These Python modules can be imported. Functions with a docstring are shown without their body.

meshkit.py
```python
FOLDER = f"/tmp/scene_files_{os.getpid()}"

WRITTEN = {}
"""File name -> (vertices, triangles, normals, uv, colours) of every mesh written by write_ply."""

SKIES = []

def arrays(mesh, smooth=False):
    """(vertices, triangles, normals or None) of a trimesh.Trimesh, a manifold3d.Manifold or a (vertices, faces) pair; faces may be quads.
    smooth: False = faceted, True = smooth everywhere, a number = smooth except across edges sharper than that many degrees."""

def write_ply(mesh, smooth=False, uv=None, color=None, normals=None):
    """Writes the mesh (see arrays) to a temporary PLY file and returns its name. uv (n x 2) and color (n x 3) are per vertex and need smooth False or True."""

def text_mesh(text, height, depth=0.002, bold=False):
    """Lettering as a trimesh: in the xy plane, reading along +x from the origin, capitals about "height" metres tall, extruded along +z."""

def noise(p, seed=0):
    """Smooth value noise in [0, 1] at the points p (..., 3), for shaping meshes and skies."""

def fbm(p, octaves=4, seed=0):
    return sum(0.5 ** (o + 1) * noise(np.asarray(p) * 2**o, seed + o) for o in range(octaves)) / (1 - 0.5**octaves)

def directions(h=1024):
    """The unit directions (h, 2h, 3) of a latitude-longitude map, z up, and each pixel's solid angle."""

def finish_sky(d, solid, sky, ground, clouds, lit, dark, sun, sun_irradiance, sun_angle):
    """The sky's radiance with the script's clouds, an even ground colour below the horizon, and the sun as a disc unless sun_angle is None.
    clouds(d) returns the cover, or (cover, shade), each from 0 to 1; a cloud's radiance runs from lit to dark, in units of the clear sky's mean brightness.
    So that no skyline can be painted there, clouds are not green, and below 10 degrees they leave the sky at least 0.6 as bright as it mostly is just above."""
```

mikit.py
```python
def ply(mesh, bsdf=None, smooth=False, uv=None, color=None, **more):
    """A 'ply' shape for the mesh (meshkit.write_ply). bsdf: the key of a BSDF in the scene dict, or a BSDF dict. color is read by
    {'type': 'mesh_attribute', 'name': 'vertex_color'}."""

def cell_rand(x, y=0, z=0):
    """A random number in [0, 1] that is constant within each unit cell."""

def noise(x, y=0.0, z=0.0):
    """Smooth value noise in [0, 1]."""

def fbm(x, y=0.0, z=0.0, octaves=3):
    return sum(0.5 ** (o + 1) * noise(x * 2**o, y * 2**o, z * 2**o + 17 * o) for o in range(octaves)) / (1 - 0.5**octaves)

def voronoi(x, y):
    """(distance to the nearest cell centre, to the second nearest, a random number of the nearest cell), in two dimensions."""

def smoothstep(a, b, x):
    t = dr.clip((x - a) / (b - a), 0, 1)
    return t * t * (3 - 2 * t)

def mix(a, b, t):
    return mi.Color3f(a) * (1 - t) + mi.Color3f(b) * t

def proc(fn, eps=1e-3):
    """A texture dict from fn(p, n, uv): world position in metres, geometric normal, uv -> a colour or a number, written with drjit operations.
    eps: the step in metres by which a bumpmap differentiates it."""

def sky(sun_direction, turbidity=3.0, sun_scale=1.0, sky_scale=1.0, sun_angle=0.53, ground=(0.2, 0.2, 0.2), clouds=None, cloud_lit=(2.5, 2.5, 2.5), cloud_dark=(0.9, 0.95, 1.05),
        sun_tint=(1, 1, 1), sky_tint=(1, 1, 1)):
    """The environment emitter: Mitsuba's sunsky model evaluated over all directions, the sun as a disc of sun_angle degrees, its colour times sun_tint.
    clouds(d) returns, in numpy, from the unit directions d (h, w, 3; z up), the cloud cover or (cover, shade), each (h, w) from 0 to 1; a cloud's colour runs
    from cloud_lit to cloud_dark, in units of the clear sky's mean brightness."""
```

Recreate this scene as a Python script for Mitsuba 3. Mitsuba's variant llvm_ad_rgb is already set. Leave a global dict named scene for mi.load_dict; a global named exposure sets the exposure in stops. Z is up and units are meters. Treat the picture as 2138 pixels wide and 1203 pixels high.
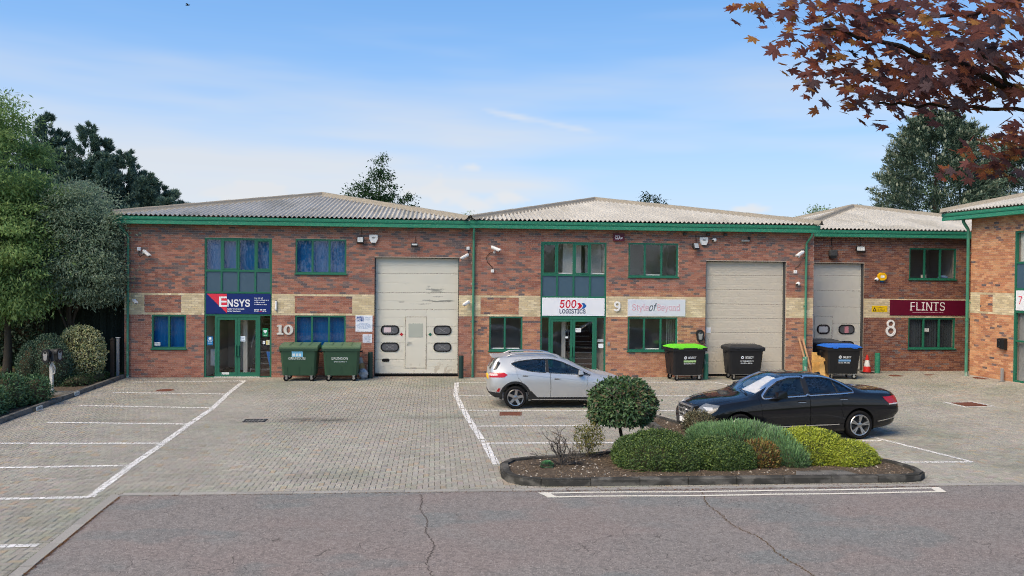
import math, random
import numpy as np
import trimesh
import manifold3d as m3
import mapbox_earcut as earcut
from shapely.geometry import Polygon, LineString, Point, box as sbox
from shapely.strtree import STRtree
from shapely import affinity
from shapely.ops import unary_union
import drjit as dr
import mitsuba as mi
import mikit
import meshkit
from mikit import proc, noise, fbm, voronoi, cell_rand, smoothstep, mix

T = mi.ScalarTransform4f
scene, labels = {}, {}

# ------------------------------------------------------------------ camera, sky, exposure
CAM = np.array([0.0, -30.94, 3.62])
_psi, _pit, _rol = math.radians(5.0), math.radians(-0.78), math.radians(0.54)
FWD = np.array([math.sin(_psi) * math.cos(_pit), math.cos(_psi) * math.cos(_pit), math.sin(_pit)])
_right = np.array([math.cos(_psi), -math.sin(_psi), 0.0])
_up0 = np.cross(_right, FWD)
_upv = -_right * math.sin(_rol) + _up0 * math.cos(_rol)
scene['camera'] = {'type': 'perspective', 'fov_axis': 'x', 'fov': 2 * math.degrees(math.atan(1069 / 1811.0)),
                   'near_clip': 0.1, 'far_clip': 2000.0,
                   'to_world': T().look_at(origin=CAM.tolist(), target=(CAM + FWD).tolist(), up=_upv.tolist())}


def sky_clouds(d):
    """Soft fair-weather cloud: a few low banks near the horizon, thin streaks higher up."""
    az, el = np.degrees(np.arctan2(d[..., 0], d[..., 1])), np.degrees(np.arcsin(d[..., 2]))
    n = meshkit.fbm(np.stack([az / 5.0, el / 2.2, az * 0 + 3], -1), 5, 11)
    n2 = meshkit.fbm(np.stack([az / 26.0 + 0.05 * el, el / 3.0, az * 0 + 7], -1), 5, 5)
    banks = 0
    for a0, e0, wa, we, g in ((-14.5, 5.0, 6.0, 2.4, 1.4), (0.2, 6.2, 5.4, 2.1, 1.45), (3.4, 5.2, 4.0, 1.2, 0.6), (22, 4.0, 12, 1.5, 0.8), (-40, 7, 14, 3, 1.0), (58, 8, 16, 4, 1.0),
                              (95, 10, 22, 5, 1.1), (-95, 12, 30, 6, 1.1), (150, 11, 30, 6, 1.2), (-150, 10, 30, 6, 1.2)):
        banks = banks + g * np.exp(-((az - a0) / wa) ** 2 - ((el - e0) / we) ** 2)
    n3 = meshkit.fbm(np.stack([az / 2.4 + 11, el / 1.1, az * 0 + 5], -1), 5, 31)
    c = np.clip((banks * 1.0 + 2.3 * (n - 0.5) + 1.7 * (n3 - 0.5) - 0.40) * 0.80, 0, 1)
    c = 0.95 * c * c * (3 - 2 * c) * np.clip(banks * 1.6, 0, 1)
    wisps = 0
    for a0, e0, sl, la, we, g in ((6.6, 10.1, -0.19, 5.2, 0.42, 0.55), (-11.2, 9.0, 0.12, 1.5, 0.55, 0.42), (18.5, 11.2, -0.5, 2.4, 0.22, 0.30), (21, 8.2, 0.07, 11, 0.9, 0.22), (16, 6.4, 0.05, 10, 0.8, 0.22)):
        wisps = wisps + g * np.exp(-((az - a0) / la) ** 4 - ((el - e0 - sl * (az - a0)) / we) ** 2)
    c = np.maximum(c, 1.5 * wisps * np.clip(0.25 + 1.5 * (n - 0.2), 0, 1.3))
    veil = 0.95 * np.exp(-(np.maximum(el, 0) / 9.8) ** 1.15) + 0.12 * np.clip((n2 - 0.42) * 3, 0, 1) + 0.02
    veil = veil + 0.34 * np.clip((n2 - 0.36) * 2.6, 0, 1) * np.exp(-((el - 6) / 8.0) ** 2)
    c = np.maximum(c, np.clip(veil, 0, 0.88))
    return c, 0.12 * np.clip((n2 - 0.5) * 3, 0, 1)


SUN_DIR = (-0.52, -0.42, 0.74)
scene['sky'] = mikit.sky(SUN_DIR, turbidity=3.0, sun_scale=0.50, sky_scale=1.0, sun_angle=45.0, ground=(0.22, 0.21, 0.19), clouds=sky_clouds,
                         cloud_lit=(2.05, 2.07, 2.10), cloud_dark=(1.3, 1.36, 1.46), sun_tint=(1.0, 0.96, 0.90), sky_tint=(0.29, 0.66, 0.88))
exposure = 2.65
# ------------------------------------------------------------------ helpers
_used = {}
PLAIN = {}
XF = np.eye(4)                     # frame in which put() places what it is given


def newkey(name):
    n = _used.get(name, -1) + 1
    _used[name] = n
    return name if n == 0 else f'{name}_{n:03d}'


def note(key, label=None, cat=None, group=None, kind=None):
    d = {k: v for k, v in (('label', label), ('category', cat), ('group', group), ('kind', kind)) if v}
    if d:
        labels.setdefault(key, {}).update(d)


def thing(name, label, cat, group=None):
    k = newkey(name)
    note(k, label, cat, group)
    return k


class MB:
    """Collects pieces into one mesh, each with one colour."""
    def __init__(s):
        s.v, s.f, s.c, s.n = [], [], [], 0

    def add(s, vf, c=(0.5, 0.5, 0.5)):
        v, f = np.asarray(vf[0], float), np.asarray(vf[1], int)
        if f.shape[1] == 4:
            f = np.vstack([f[:, [0, 1, 2]], f[:, [0, 2, 3]]])
        s.v.append(v)
        s.f.append(f + s.n)
        s.c.append(np.broadcast_to(np.asarray(c, float), (len(v), 3)))
        s.n += len(v)
        return s

    def box(s, x0, x1, y0, y1, z0, z1, c=(0.5, 0.5, 0.5)):
        return s.add(box(x0, x1, y0, y1, z0, z1), c)

    def get(s):
        return np.vstack(s.v), np.vstack(s.f)

    def col(s):
        return np.vstack(s.c)


def pack(c):
    """A colour per vertex in the two numbers of a uv (meshes with colour attributes cannot be joined by the renderer)."""
    c = np.clip(c, 0, 1)
    return np.column_stack([np.floor(np.sqrt(c[:, 0]) * 1023 + 0.5) + 0.05 + 0.9 * np.sqrt(c[:, 1]), np.sqrt(c[:, 2])])


def put(parent, name, m, bsdf, smooth=False, label=None, cat=None, group=None, kind=None, color=None):
    """Makes m ONE entry of the scene; returns its key."""
    key = newkey(f'{parent}__{name}' if parent else name)
    if isinstance(m, MB):
        if color is True:
            color = m.col()
        m = m.get()
    elif hasattr(m, 'to_mesh'):
        q = m.to_mesh()
        m = (np.array(q.vert_properties[:, :3], float), np.array(q.tri_verts))
    elif hasattr(m, 'vertices'):
        m = (np.array(m.vertices), np.array(m.faces))
    v, f = np.asarray(m[0], float), np.asarray(m[1], int)
    if f.shape[1] == 4:
        f = np.vstack([f[:, [0, 1, 2]], f[:, [0, 2, 3]]])
    v = v @ XF[:3, :3].T + XF[:3, 3]
    if bsdf in PLAIN:                       # a plain colour: one shared BSDF per finish, the colour with the mesh
        bsdf, plain = PLAIN[bsdf]
        color = plain if plain is not None else color
    if color is not None and not hasattr(color, '__len__'):
        color = None
    if color is not None:
        color = np.asarray(color, float)
        if smooth not in (False, True):
            g = trimesh.graph.smooth_shade(trimesh.Trimesh(v, f, process=False), angle=np.radians(smooth), facet_minarea=None)
            v, f, smooth = np.array(g.vertices), np.array(g.faces), True
            color = color if color.ndim == 1 else color[0]
        color = np.broadcast_to(color, v.shape)
    scene[key] = mikit.ply((v, f), bsdf, smooth=smooth, uv=None if color is None else pack(color))
    note(key, label, cat, group, kind)
    return key


def rotz(a):
    m = np.eye(4)
    m[:2, :2] = [[math.cos(a), -math.sin(a)], [math.sin(a), math.cos(a)]]
    return m


def roty(a):
    m = np.eye(4)
    m[0, 0] = m[2, 2] = math.cos(a)
    m[0, 2], m[2, 0] = math.sin(a), -math.sin(a)
    return m


def rotx(a):
    m = np.eye(4)
    m[1, 1] = m[2, 2] = math.cos(a)
    m[1, 2], m[2, 1] = -math.sin(a), math.sin(a)
    return m


def shift(x, y, z=0.0):
    m = np.eye(4)
    m[:3, 3] = (x, y, z)
    return m


def tf(m, vf):
    v = np.asarray(vf[0], float)
    return v @ m[:3, :3].T + m[:3, 3], vf[1]


_BF = np.array([[0, 2, 3, 1], [4, 5, 7, 6], [0, 1, 5, 4], [2, 6, 7, 3], [0, 4, 6, 2], [1, 3, 7, 5]])


def box(x0, x1, y0, y1, z0, z1):
    v = np.array([[x, y, z] for z in (z0, z1) for y in (y0, y1) for x in (x0, x1)], float)
    return v, _BF


def hull(points):
    h = m3.Manifold.hull_points(np.asarray(points, np.float32)).to_mesh()
    return np.array(h.vert_properties[:, :3], float), np.array(h.tri_verts)


def rbox(x0, x1, y0, y1, z0, z1, r=0.01):
    """A box with chamfered edges."""
    p = []
    for x, sx in ((x0, 1), (x1, -1)):
        for y, sy in ((y0, 1), (y1, -1)):
            for z, sz in ((z0, 1), (z1, -1)):
                p += [(x, y + sy * r, z + sz * r), (x + sx * r, y, z + sz * r), (x + sx * r, y + sy * r, z)]
    return hull(p)


def frustum(x0, x1, y0, y1, z0, X0, X1, Y0, Y1, z1, r=0.0):
    p = []
    for (a, b, c, d, z) in ((x0, x1, y0, y1, z0), (X0, X1, Y0, Y1, z1)):
        for x, sx in ((a, 1), (b, -1)):
            for y, sy in ((c, 1), (d, -1)):
                p += [(x + sx * r, y, z), (x, y + sy * r, z)]
    return hull(p)


def cyl(p0, p1, r0, r1=None, n=16, caps=True):
    p0, p1 = np.asarray(p0, float), np.asarray(p1, float)
    r1 = r0 if r1 is None else r1
    z = (p1 - p0) / np.linalg.norm(p1 - p0)
    a = np.cross(z, [0, 0, 1.0] if abs(z[2]) < 0.9 else [1.0, 0, 0])
    a /= np.linalg.norm(a)
    b = np.cross(z, a)
    t = np.arange(n) * 2 * math.pi / n
    ring = np.cos(t)[:, None] * a + np.sin(t)[:, None] * b
    v = np.vstack([p0 + ring * r0, p1 + ring * r1, [p0], [p1]])
    i = np.arange(n)
    j = (i + 1) % n
    f = np.vstack([np.stack([i, j, j + n], 1), np.stack([i, j + n, i + n], 1)])
    if caps:
        f = np.vstack([f, np.stack([j, i, i * 0 + 2 * n], 1), np.stack([i + n, j + n, i * 0 + 2 * n + 1], 1)])
    return v, f


def lathe(profile, n=32, m=None):
    """profile [(r, h)] turned about z; m: matrix."""
    p = np.asarray(profile, float)
    t = np.arange(n) * 2 * math.pi / n
    v = np.stack([p[:, None, 0] * np.cos(t), p[:, None, 0] * np.sin(t), np.broadcast_to(p[:, None, 1], (len(p), n))], -1).reshape(-1, 3)
    f = []
    for k in range(len(p) - 1):
        i = np.arange(n)
        j = (i + 1) % n
        f.append(np.stack([k * n + i, k * n + j, (k + 1) * n + j, (k + 1) * n + i], 1))
    vf = (v, np.vstack(f))
    return tf(m, vf) if m is not None else vf


def tube(points, radii, n=8, closed=True):
    p = np.asarray(points, float)
    t = np.gradient(p, axis=0)
    t /= np.linalg.norm(t, axis=1, keepdims=True) + 1e-12
    up = np.array([0.13, 0.21, 0.97])
    a = np.cross(t, up)
    a /= np.linalg.norm(a, axis=1, keepdims=True) + 1e-12
    b = np.cross(t, a)
    ang = np.arange(n) * 2 * math.pi / n
    r = np.broadcast_to(radii, (len(p),))[:, None, None]
    v = (p[:, None] + r * (np.cos(ang)[None, :, None] * a[:, None] + np.sin(ang)[None, :, None] * b[:, None])).reshape(-1, 3)
    i, j = np.meshgrid(np.arange(len(p) - 1), np.arange(n), indexing='ij')
    q = np.stack([i * n + j, i * n + (j + 1) % n, (i + 1) * n + (j + 1) % n, (i + 1) * n + j], -1).reshape(-1, 4)
    f = np.vstack([q[:, [0, 1, 2]], q[:, [0, 2, 3]]])
    if closed:
        k = len(v)
        v = np.vstack([v, p[:1], p[-1:]])
        a_ = np.arange(n)
        f = np.vstack([f, np.stack([(a_ + 1) % n, a_, a_ * 0 + k], 1), np.stack([k - n + a_, k - n + (a_ + 1) % n, a_ * 0 + k + 1], 1)])
    return v, f[:, ::-1]


def tri(poly):
    """(points, triangles) of a shapely polygon."""
    rings = [np.asarray(poly.exterior.coords)[:-1]] + [np.asarray(r.coords)[:-1] for r in poly.interiors]
    pts = np.vstack(rings)[:, :2].astype(np.float64)
    return pts, earcut.triangulate_float64(pts, np.cumsum([len(r) for r in rings]).astype(np.uint32)).reshape(-1, 3).astype(int)


def geoms(g):
    return [x for x in getattr(g, 'geoms', [g]) if x.geom_type == 'Polygon' and x.area > 1e-8]


def prism(poly, h0, h1):
    """A shapely polygon (x, y) as a solid from z = h0 to h1."""
    vs, fs, n = [], [], 0
    for g in geoms(poly):
        m = trimesh.creation.extrude_polygon(g, h1 - h0, engine='earcut')
        vs.append(np.array(m.vertices) + [0, 0, h0])
        fs.append(np.array(m.faces) + n)
        n += len(m.vertices)
    return np.vstack(vs), np.vstack(fs)


def stand(poly, y0, y1):
    """A polygon drawn in (x, z) as an upright solid between y0 and y1."""
    v, f = prism(poly, -y1, -y0)
    return np.stack([v[:, 0], -v[:, 2], v[:, 1]], 1), f


def sheet(poly, z):
    vs, fs, n = [], [], 0
    for g in geoms(poly):
        p, t = tri(g)
        a = p[t]
        cr = (a[:, 1, 0] - a[:, 0, 0]) * (a[:, 2, 1] - a[:, 0, 1]) - (a[:, 1, 1] - a[:, 0, 1]) * (a[:, 2, 0] - a[:, 0, 0])
        t = np.where(cr[:, None] < 0, t[:, ::-1], t)
        vs.append(np.column_stack([p, np.full(len(p), z)]))
        fs.append(t + n)
        n += len(p)
    return np.vstack(vs), np.vstack(fs)


def ring(x0, x1, z0, z1, w, y0, y1):
    """A rectangular frame of width w standing in (x, z)."""
    return stand(sbox(x0, z0, x1, z1).difference(sbox(x0 + w, z0 + w, x1 - w, z1 - w)), y0, y1)


def rounded(x0, x1, z0, z1, r):
    return sbox(x0 + r, z0 + r, x1 - r, z1 - r).buffer(r, quad_segs=6)


def wtext(text, h, x, z, y, bold=False, sx=1.0, depth=0.004, serif=0.0, shear=0.0, anchor='l', width=None):
    """Lettering standing on a wall: reads along +x, faces -y, its capitals h tall, baseline at z."""
    m = meshkit.text_mesh(text, h, depth, bold)
    v, f = np.array(m.vertices), np.array(m.faces)
    v[:, 0] *= sx
    v[:, 0] += shear * v[:, 1]
    parts = [(v, f)]
    if serif:
        e = m.edges_unique
        p = v[e]
        s = serif * h
        for a, b in p:
            if abs(a[1] - b[1]) < 1e-5 and abs(a[2] - depth) < 1e-6 and abs(b[2] - depth) < 1e-6:
                L = abs(a[0] - b[0])
                lo = min(abs(a[1]), abs(a[1] - h))
                if 0.04 * h < L < 0.26 * h and lo < 0.06 * h:
                    x0, x1, yy = min(a[0], b[0]) - s, max(a[0], b[0]) + s, a[1]
                    t = 0.07 * h
                    parts.append(box(x0, x1, yy if yy < h / 2 else yy - t, yy + t if yy < h / 2 else yy, 0, depth * 1.02))
    v = np.vstack([q[0] for q in parts])
    n, fs = 0, []
    for q in parts:
        ff = np.asarray(q[1])
        if ff.shape[1] == 4:
            ff = np.vstack([ff[:, [0, 1, 2]], ff[:, [0, 2, 3]]])
        fs.append(ff + n)
        n += len(q[0])
    if width:
        v[:, 0] = (v[:, 0] - v[:, 0].min()) * width / np.ptp(v[:, 0])
    w = v[:, 0].max()
    off = {'l': 0, 'c': -w / 2, 'r': -w}[anchor]
    return np.stack([v[:, 0] + x + off, y - v[:, 2], v[:, 1] + z], 1), np.vstack(fs)


def scribble(mb, x0, x1, z, h, y, rng, c):
    """A line of print too small to read: a row of short strokes of a letter's size."""
    x = x0
    while x < x1 - h * 0.3:
        w = h * rng.uniform(0.35, 0.75)
        mb.box(x, min(x + w, x1), y - 0.0015, y, z, z + h * rng.choice([0.7, 0.7, 1.0]), c)
        x += w + h * 0.22 + (h * 0.5 if rng.random() < 0.18 else 0)


def inframe(p, margin=0.0):
    """Whether points lie in the camera's view (used to choose which pieces are single parts)."""
    d = np.asarray(p, float) - CAM
    z = d @ FWD
    x = d @ (_right * math.cos(_rol) + _up0 * math.sin(_rol))
    y = d @ _upv
    return (z > 0.2) & (np.abs(x) < z * (1069 / 1811 + margin)) & (np.abs(y) < z * (601.5 / 1811 + margin)), z


def ground_z(x, y):
    """The forecourt rises a little towards the end unit on the right."""
    a = np.clip((np.asarray(x, float) - 16.5) / 3.0, 0, 1)
    b = np.clip((1.2 - np.asarray(y, float)) / 2.6, 0, 1)
    return 0.16 * a * a * (3 - 2 * a) * b * b * (3 - 2 * b)
# ------------------------------------------------------------------ materials
def lin(r, g, b):
    return tuple((c / 255 / 12.92 if c / 255 <= 0.04045 else ((c / 255 + 0.055) / 1.055) ** 2.4) for c in (r, g, b))


def f_piece(p, n, uv):
    """The colour that pack() wrote for each piece."""
    w = dr.floor(uv.x)
    return mi.Color3f(dr.square(w / 1023), dr.square(dr.clip((uv.x - w - 0.05) / 0.9, 0, 1)), dr.square(uv.y))


def f_grainy(p, n, uv):
    g = 0.86 + 0.28 * noise(p.x * 90 + p.y * 31, p.y * 90, p.z * 90)
    return f_piece(p, n, uv) * g


VC = proc(f_piece)


def principled(color, rough, spec=0.5, metallic=0.0, **kw):
    return {'type': 'twosided', 'b': {'type': 'principled', 'base_color': color, 'roughness': float(rough), 'metallic': float(metallic), 'specular': float(spec), **kw}}


def matte(color):
    return {'type': 'twosided', 'b': {'type': 'diffuse', 'reflectance': color}}


# finishes that take their colour from the mesh
scene['m_pieces'] = matte(proc(f_grainy))                   # bricks, paving blocks, stones, bark
scene['m_satin'] = principled(VC, 0.45, 0.4)       # paint, plastic, print
scene['m_gloss'] = principled(VC, 0.16, 0.5)       # lamp lenses, screens
scene['m_metal'] = principled(VC, 0.28, 0.5, 1.0)
scene['m_carpaint'] = principled(VC, 0.32, 0.5, 0.55, clearcoat=1.0, clearcoat_gloss=0.96)
scene['m_blackpaint'] = principled(VC, 0.05, 0.5)
scene['m_leaf'] = principled(VC, 0.5, 0.4)
scene['m_thinleaf'] = {'type': 'principledthin', 'base_color': VC, 'roughness': 0.42, 'diff_trans': 1.0, 'eta': 1.4}


def mat(name, color, rough=0.6, metallic=0.0, spec=0.5):
    if isinstance(color, dict):
        scene[name] = principled(color, rough, spec) if rough < 0.6 else matte(color)
    else:
        PLAIN[name] = ('m_metal' if metallic else 'm_pieces' if rough > 0.72 else 'm_satin' if rough > 0.3 else 'm_gloss', color)
    return name


PLAIN['m_print'] = ('m_satin', None)
PLAIN['m_paint'] = ('m_pieces', None)


mat('m_green', (0.018, 0.138, 0.086), 0.42)


def f_fascia(p, n, uv):
    w = fbm(p.x * 1.2 + p.y, p.y * 1.5, p.z * 6.0, 3)
    spots = smoothstep(0.66, 0.74, noise(p.x * 22, p.y * 22, p.z * 30))
    return mix(mix((0.018, 0.190, 0.112), (0.036, 0.255, 0.158), w), (0.16, 0.33, 0.23), spots * 0.35)


mat('m_fascia', proc(f_fascia), 0.5, spec=0.35)


def f_pipe(p, n, uv):
    flake = smoothstep(0.60, 0.68, fbm(p.x * 14, p.y * 14, p.z * 5, 3)) * smoothstep(2.1, 0.6, p.z)
    return mix(mix((0.045, 0.20, 0.13), (0.07, 0.245, 0.17), noise(p.x * 5, p.y * 5, p.z * 3)), (0.32, 0.42, 0.36), flake)


mat('m_pipe', proc(f_pipe), 0.55, spec=0.3)


def f_roof(p, n, uv):
    s = fbm(p.x * 1.6, p.y * 0.35, 0, 3)
    big = fbm(p.x * 0.7, p.y * 0.6, 3, 3)
    lichen = smoothstep(0.60, 0.74, fbm(p.x * 1.8, p.y * 0.5, 5, 3))
    c = mix((0.40, 0.392, 0.365), (0.53, 0.52, 0.485), s)
    c = mix(c, (0.34, 0.33, 0.30), smoothstep(0.45, 0.75, big) * 0.3)
    return mix(c, (0.22, 0.21, 0.165), lichen * 0.28)


mat('m_roof', proc(f_roof), 0.85, spec=0.2)
mat('m_ridge', (0.30, 0.275, 0.23), 0.9, spec=0.2)
mat('m_mortar', (0.50, 0.42, 0.36), 0.95, spec=0.1)
mat('m_wallplain', (0.20, 0.10, 0.075), 0.95, spec=0.1)


def f_asphalt(p, n, uv):
    g1 = cell_rand(p.x * 95 + p.y * 7, p.y * 95)
    g2 = noise(p.x * 60, p.y * 60)
    g3 = noise(p.x * 24, p.y * 24, 9)
    v = 0.30 * g1 + 0.38 * g2 + 0.32 * g3
    c = mix((0.148, 0.138, 0.132), (0.300, 0.280, 0.266), smoothstep(0.05, 0.95, v))
    pink = smoothstep(0.40, 0.66, fbm(p.x * 0.55, p.y * 0.8, 1, 4))
    c = mix(c, mi.Color3f(c.x * 1.045, c.y * 0.985, c.z * 0.975), pink)
    grey = smoothstep(0.52, 0.68, fbm(p.x * 0.9, p.y * 1.4, 21, 4))
    c = mix(c, mi.Color3f(c.x * 0.86, c.y * 0.97, c.z * 1.0), grey * 0.8)
    pale = smoothstep(0.955, 0.985, cell_rand(p.x * 75, p.y * 75, 5))
    c = mix(c, (0.42, 0.37, 0.34), pale * 0.8)
    d1, d2, r = voronoi(p.x * 1.7 + 0.6 * noise(p.x * 6, p.y * 6), p.y * 1.7 + 0.6 * noise(p.x * 6, p.y * 6, 4))
    hair = smoothstep(0.020, 0.006, d2 - d1) * smoothstep(0.54, 0.66, fbm(p.x * 0.8, p.y * 0.8, 33, 2))
    return mix(c, (0.035, 0.028, 0.026), hair * 0.55)


mat('m_asphalt', proc(f_asphalt), 0.92, spec=0.18)


def f_concrete(p, n, uv):
    g = fbm(p.x * 14, p.y * 14, p.z * 14, 4)
    f = noise(p.x * 70, p.y * 70, p.z * 70)
    c = mix((0.10, 0.098, 0.092), (0.235, 0.23, 0.215), 0.7 * g + 0.3 * f)
    algae = smoothstep(0.50, 0.68, fbm(p.x * 5, p.y * 5, p.z * 9 + 3, 4))
    return mix(c, (0.055, 0.058, 0.052), algae * 0.6)


mat('m_concrete', proc(f_concrete), 0.93, spec=0.15)


def f_bedding(p, n, uv):
    g = fbm(p.x * 1.1, p.y * 1.1, 2, 4)
    return mix((0.115, 0.110, 0.094), (0.205, 0.198, 0.172), smoothstep(0.35, 0.65, g))


mat('m_bedding', proc(f_bedding), 0.97, spec=0.1)


def f_soil(p, n, uv):
    g = fbm(p.x * 22, p.y * 22, 0, 4)
    ch = cell_rand(p.x * 48, p.y * 48)
    c = mix((0.050, 0.040, 0.032), (0.150, 0.122, 0.095), g)
    return mix(c, (0.22, 0.17, 0.12), smoothstep(0.90, 0.97, ch) * 0.8)


mat('m_soil', proc(f_soil), 0.97, spec=0.1)


def f_lawn(p, n, uv):
    g = fbm(p.x * 3, p.y * 3, 0, 4)
    b = noise(p.x * 60, p.y * 60)
    dry = smoothstep(0.45, 0.65, fbm(p.x * 0.5, p.y * 0.9, 7, 3))
    c = mix((0.050, 0.085, 0.028), (0.11, 0.15, 0.055), 0.6 * g + 0.4 * b)
    return mix(c, (0.20, 0.13, 0.08), dry * 0.7)


mat('m_lawn', proc(f_lawn), 0.95, spec=0.1)


def f_cream(p, n, uv):
    """Cream paint with the ghost of old lettering: grime left along the ribs where letters were peeled off."""
    c = mix((0.63, 0.62, 0.545), (0.69, 0.68, 0.60), fbm(p.x * 1.3, p.z * 2.0, 1, 3))
    a = smoothstep(0.56, 0.68, fbm(p.x * 2.2, p.z * 30.0, 4, 3)) * smoothstep(0.50, 0.58, fbm(p.x * 1.6 + 3, p.z * 2.6, 8, 2))
    zone = smoothstep(2.50, 2.62, p.z) * smoothstep(3.62, 3.50, p.z) * smoothstep(-1.95, -1.6, p.x) * smoothstep(0.72, 0.5, p.x)
    c = mix(c, (0.20, 0.21, 0.19), a * zone * 0.8)
    spl = smoothstep(0.62, 0.72, fbm(p.x * 9, p.z * 7, 2, 3)) * smoothstep(0.75, 0.2, p.z)
    return mix(c, (0.40, 0.34, 0.26), spl * 0.6)


mat('m_door_cream', proc(f_cream), 0.65)
mat('m_door_beige', (0.56, 0.52, 0.44), 0.55, spec=0.3)
mat('m_door_pale', (0.60, 0.59, 0.53), 0.55, spec=0.3)
mat('m_black', (0.014, 0.015, 0.017), 0.5, spec=0.4)
mat('m_rubber', (0.018, 0.018, 0.019), 0.85, spec=0.25)
mat('m_darkgreen', (0.012, 0.038, 0.034), 0.5, spec=0.4)
mat('m_spandrel', (0.055, 0.105, 0.155), 0.32, spec=0.5)
mat('m_blind', (0.007, 0.098, 0.30), 0.75, spec=0.2)
mat('m_white', (0.78, 0.79, 0.80), 0.4, spec=0.4)
mat('m_offwhite', (0.62, 0.61, 0.57), 0.5, spec=0.35)
mat('m_grey', (0.28, 0.285, 0.29), 0.55, spec=0.35)
mat('m_darkgrey', (0.05, 0.053, 0.057), 0.6, spec=0.3)
mat('m_steel', (0.55, 0.56, 0.57), 0.32, metallic=1.0)
mat('m_chrome', (0.80, 0.81, 0.83), 0.12, metallic=1.0)
mat('m_rust', (0.16, 0.062, 0.028), 0.95, spec=0.15)
mat('m_iron', (0.17, 0.075, 0.055), 0.9, spec=0.2)
mat('m_carpet', (0.09, 0.055, 0.045), 0.95, spec=0.1)
mat('m_inwall', (0.50, 0.49, 0.46), 0.9, spec=0.2)
mat('m_curtain', (0.60, 0.60, 0.58), 0.9, spec=0.1)
mat('m_frosted', (0.36, 0.40, 0.40), 0.5, spec=0.4)
scene['m_glass'] = {'type': 'thindielectric', 'int_ior': 1.5}
scene['m_glass_tint'] = {'type': 'thindielectric', 'int_ior': 1.55, 'specular_transmittance': {'type': 'rgb', 'value': [0.32, 0.42, 0.42]}}
scene['m_glass_dark'] = {'type': 'thindielectric', 'int_ior': 1.55, 'specular_transmittance': {'type': 'rgb', 'value': [0.10, 0.13, 0.15]}}
mat('m_rustedge', proc(lambda p, n, uv: mix((0.40, 0.36, 0.28), (0.17, 0.085, 0.04), smoothstep(0.42, 0.58, fbm(p.x * 5, p.z * 4.0, p.y, 4)))), 0.8, spec=0.2)
mat('m_frosted2', (0.40, 0.43, 0.38), 0.5, spec=0.3)
mat('m_darkblind', (0.055, 0.07, 0.085), 0.7, spec=0.2)


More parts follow.
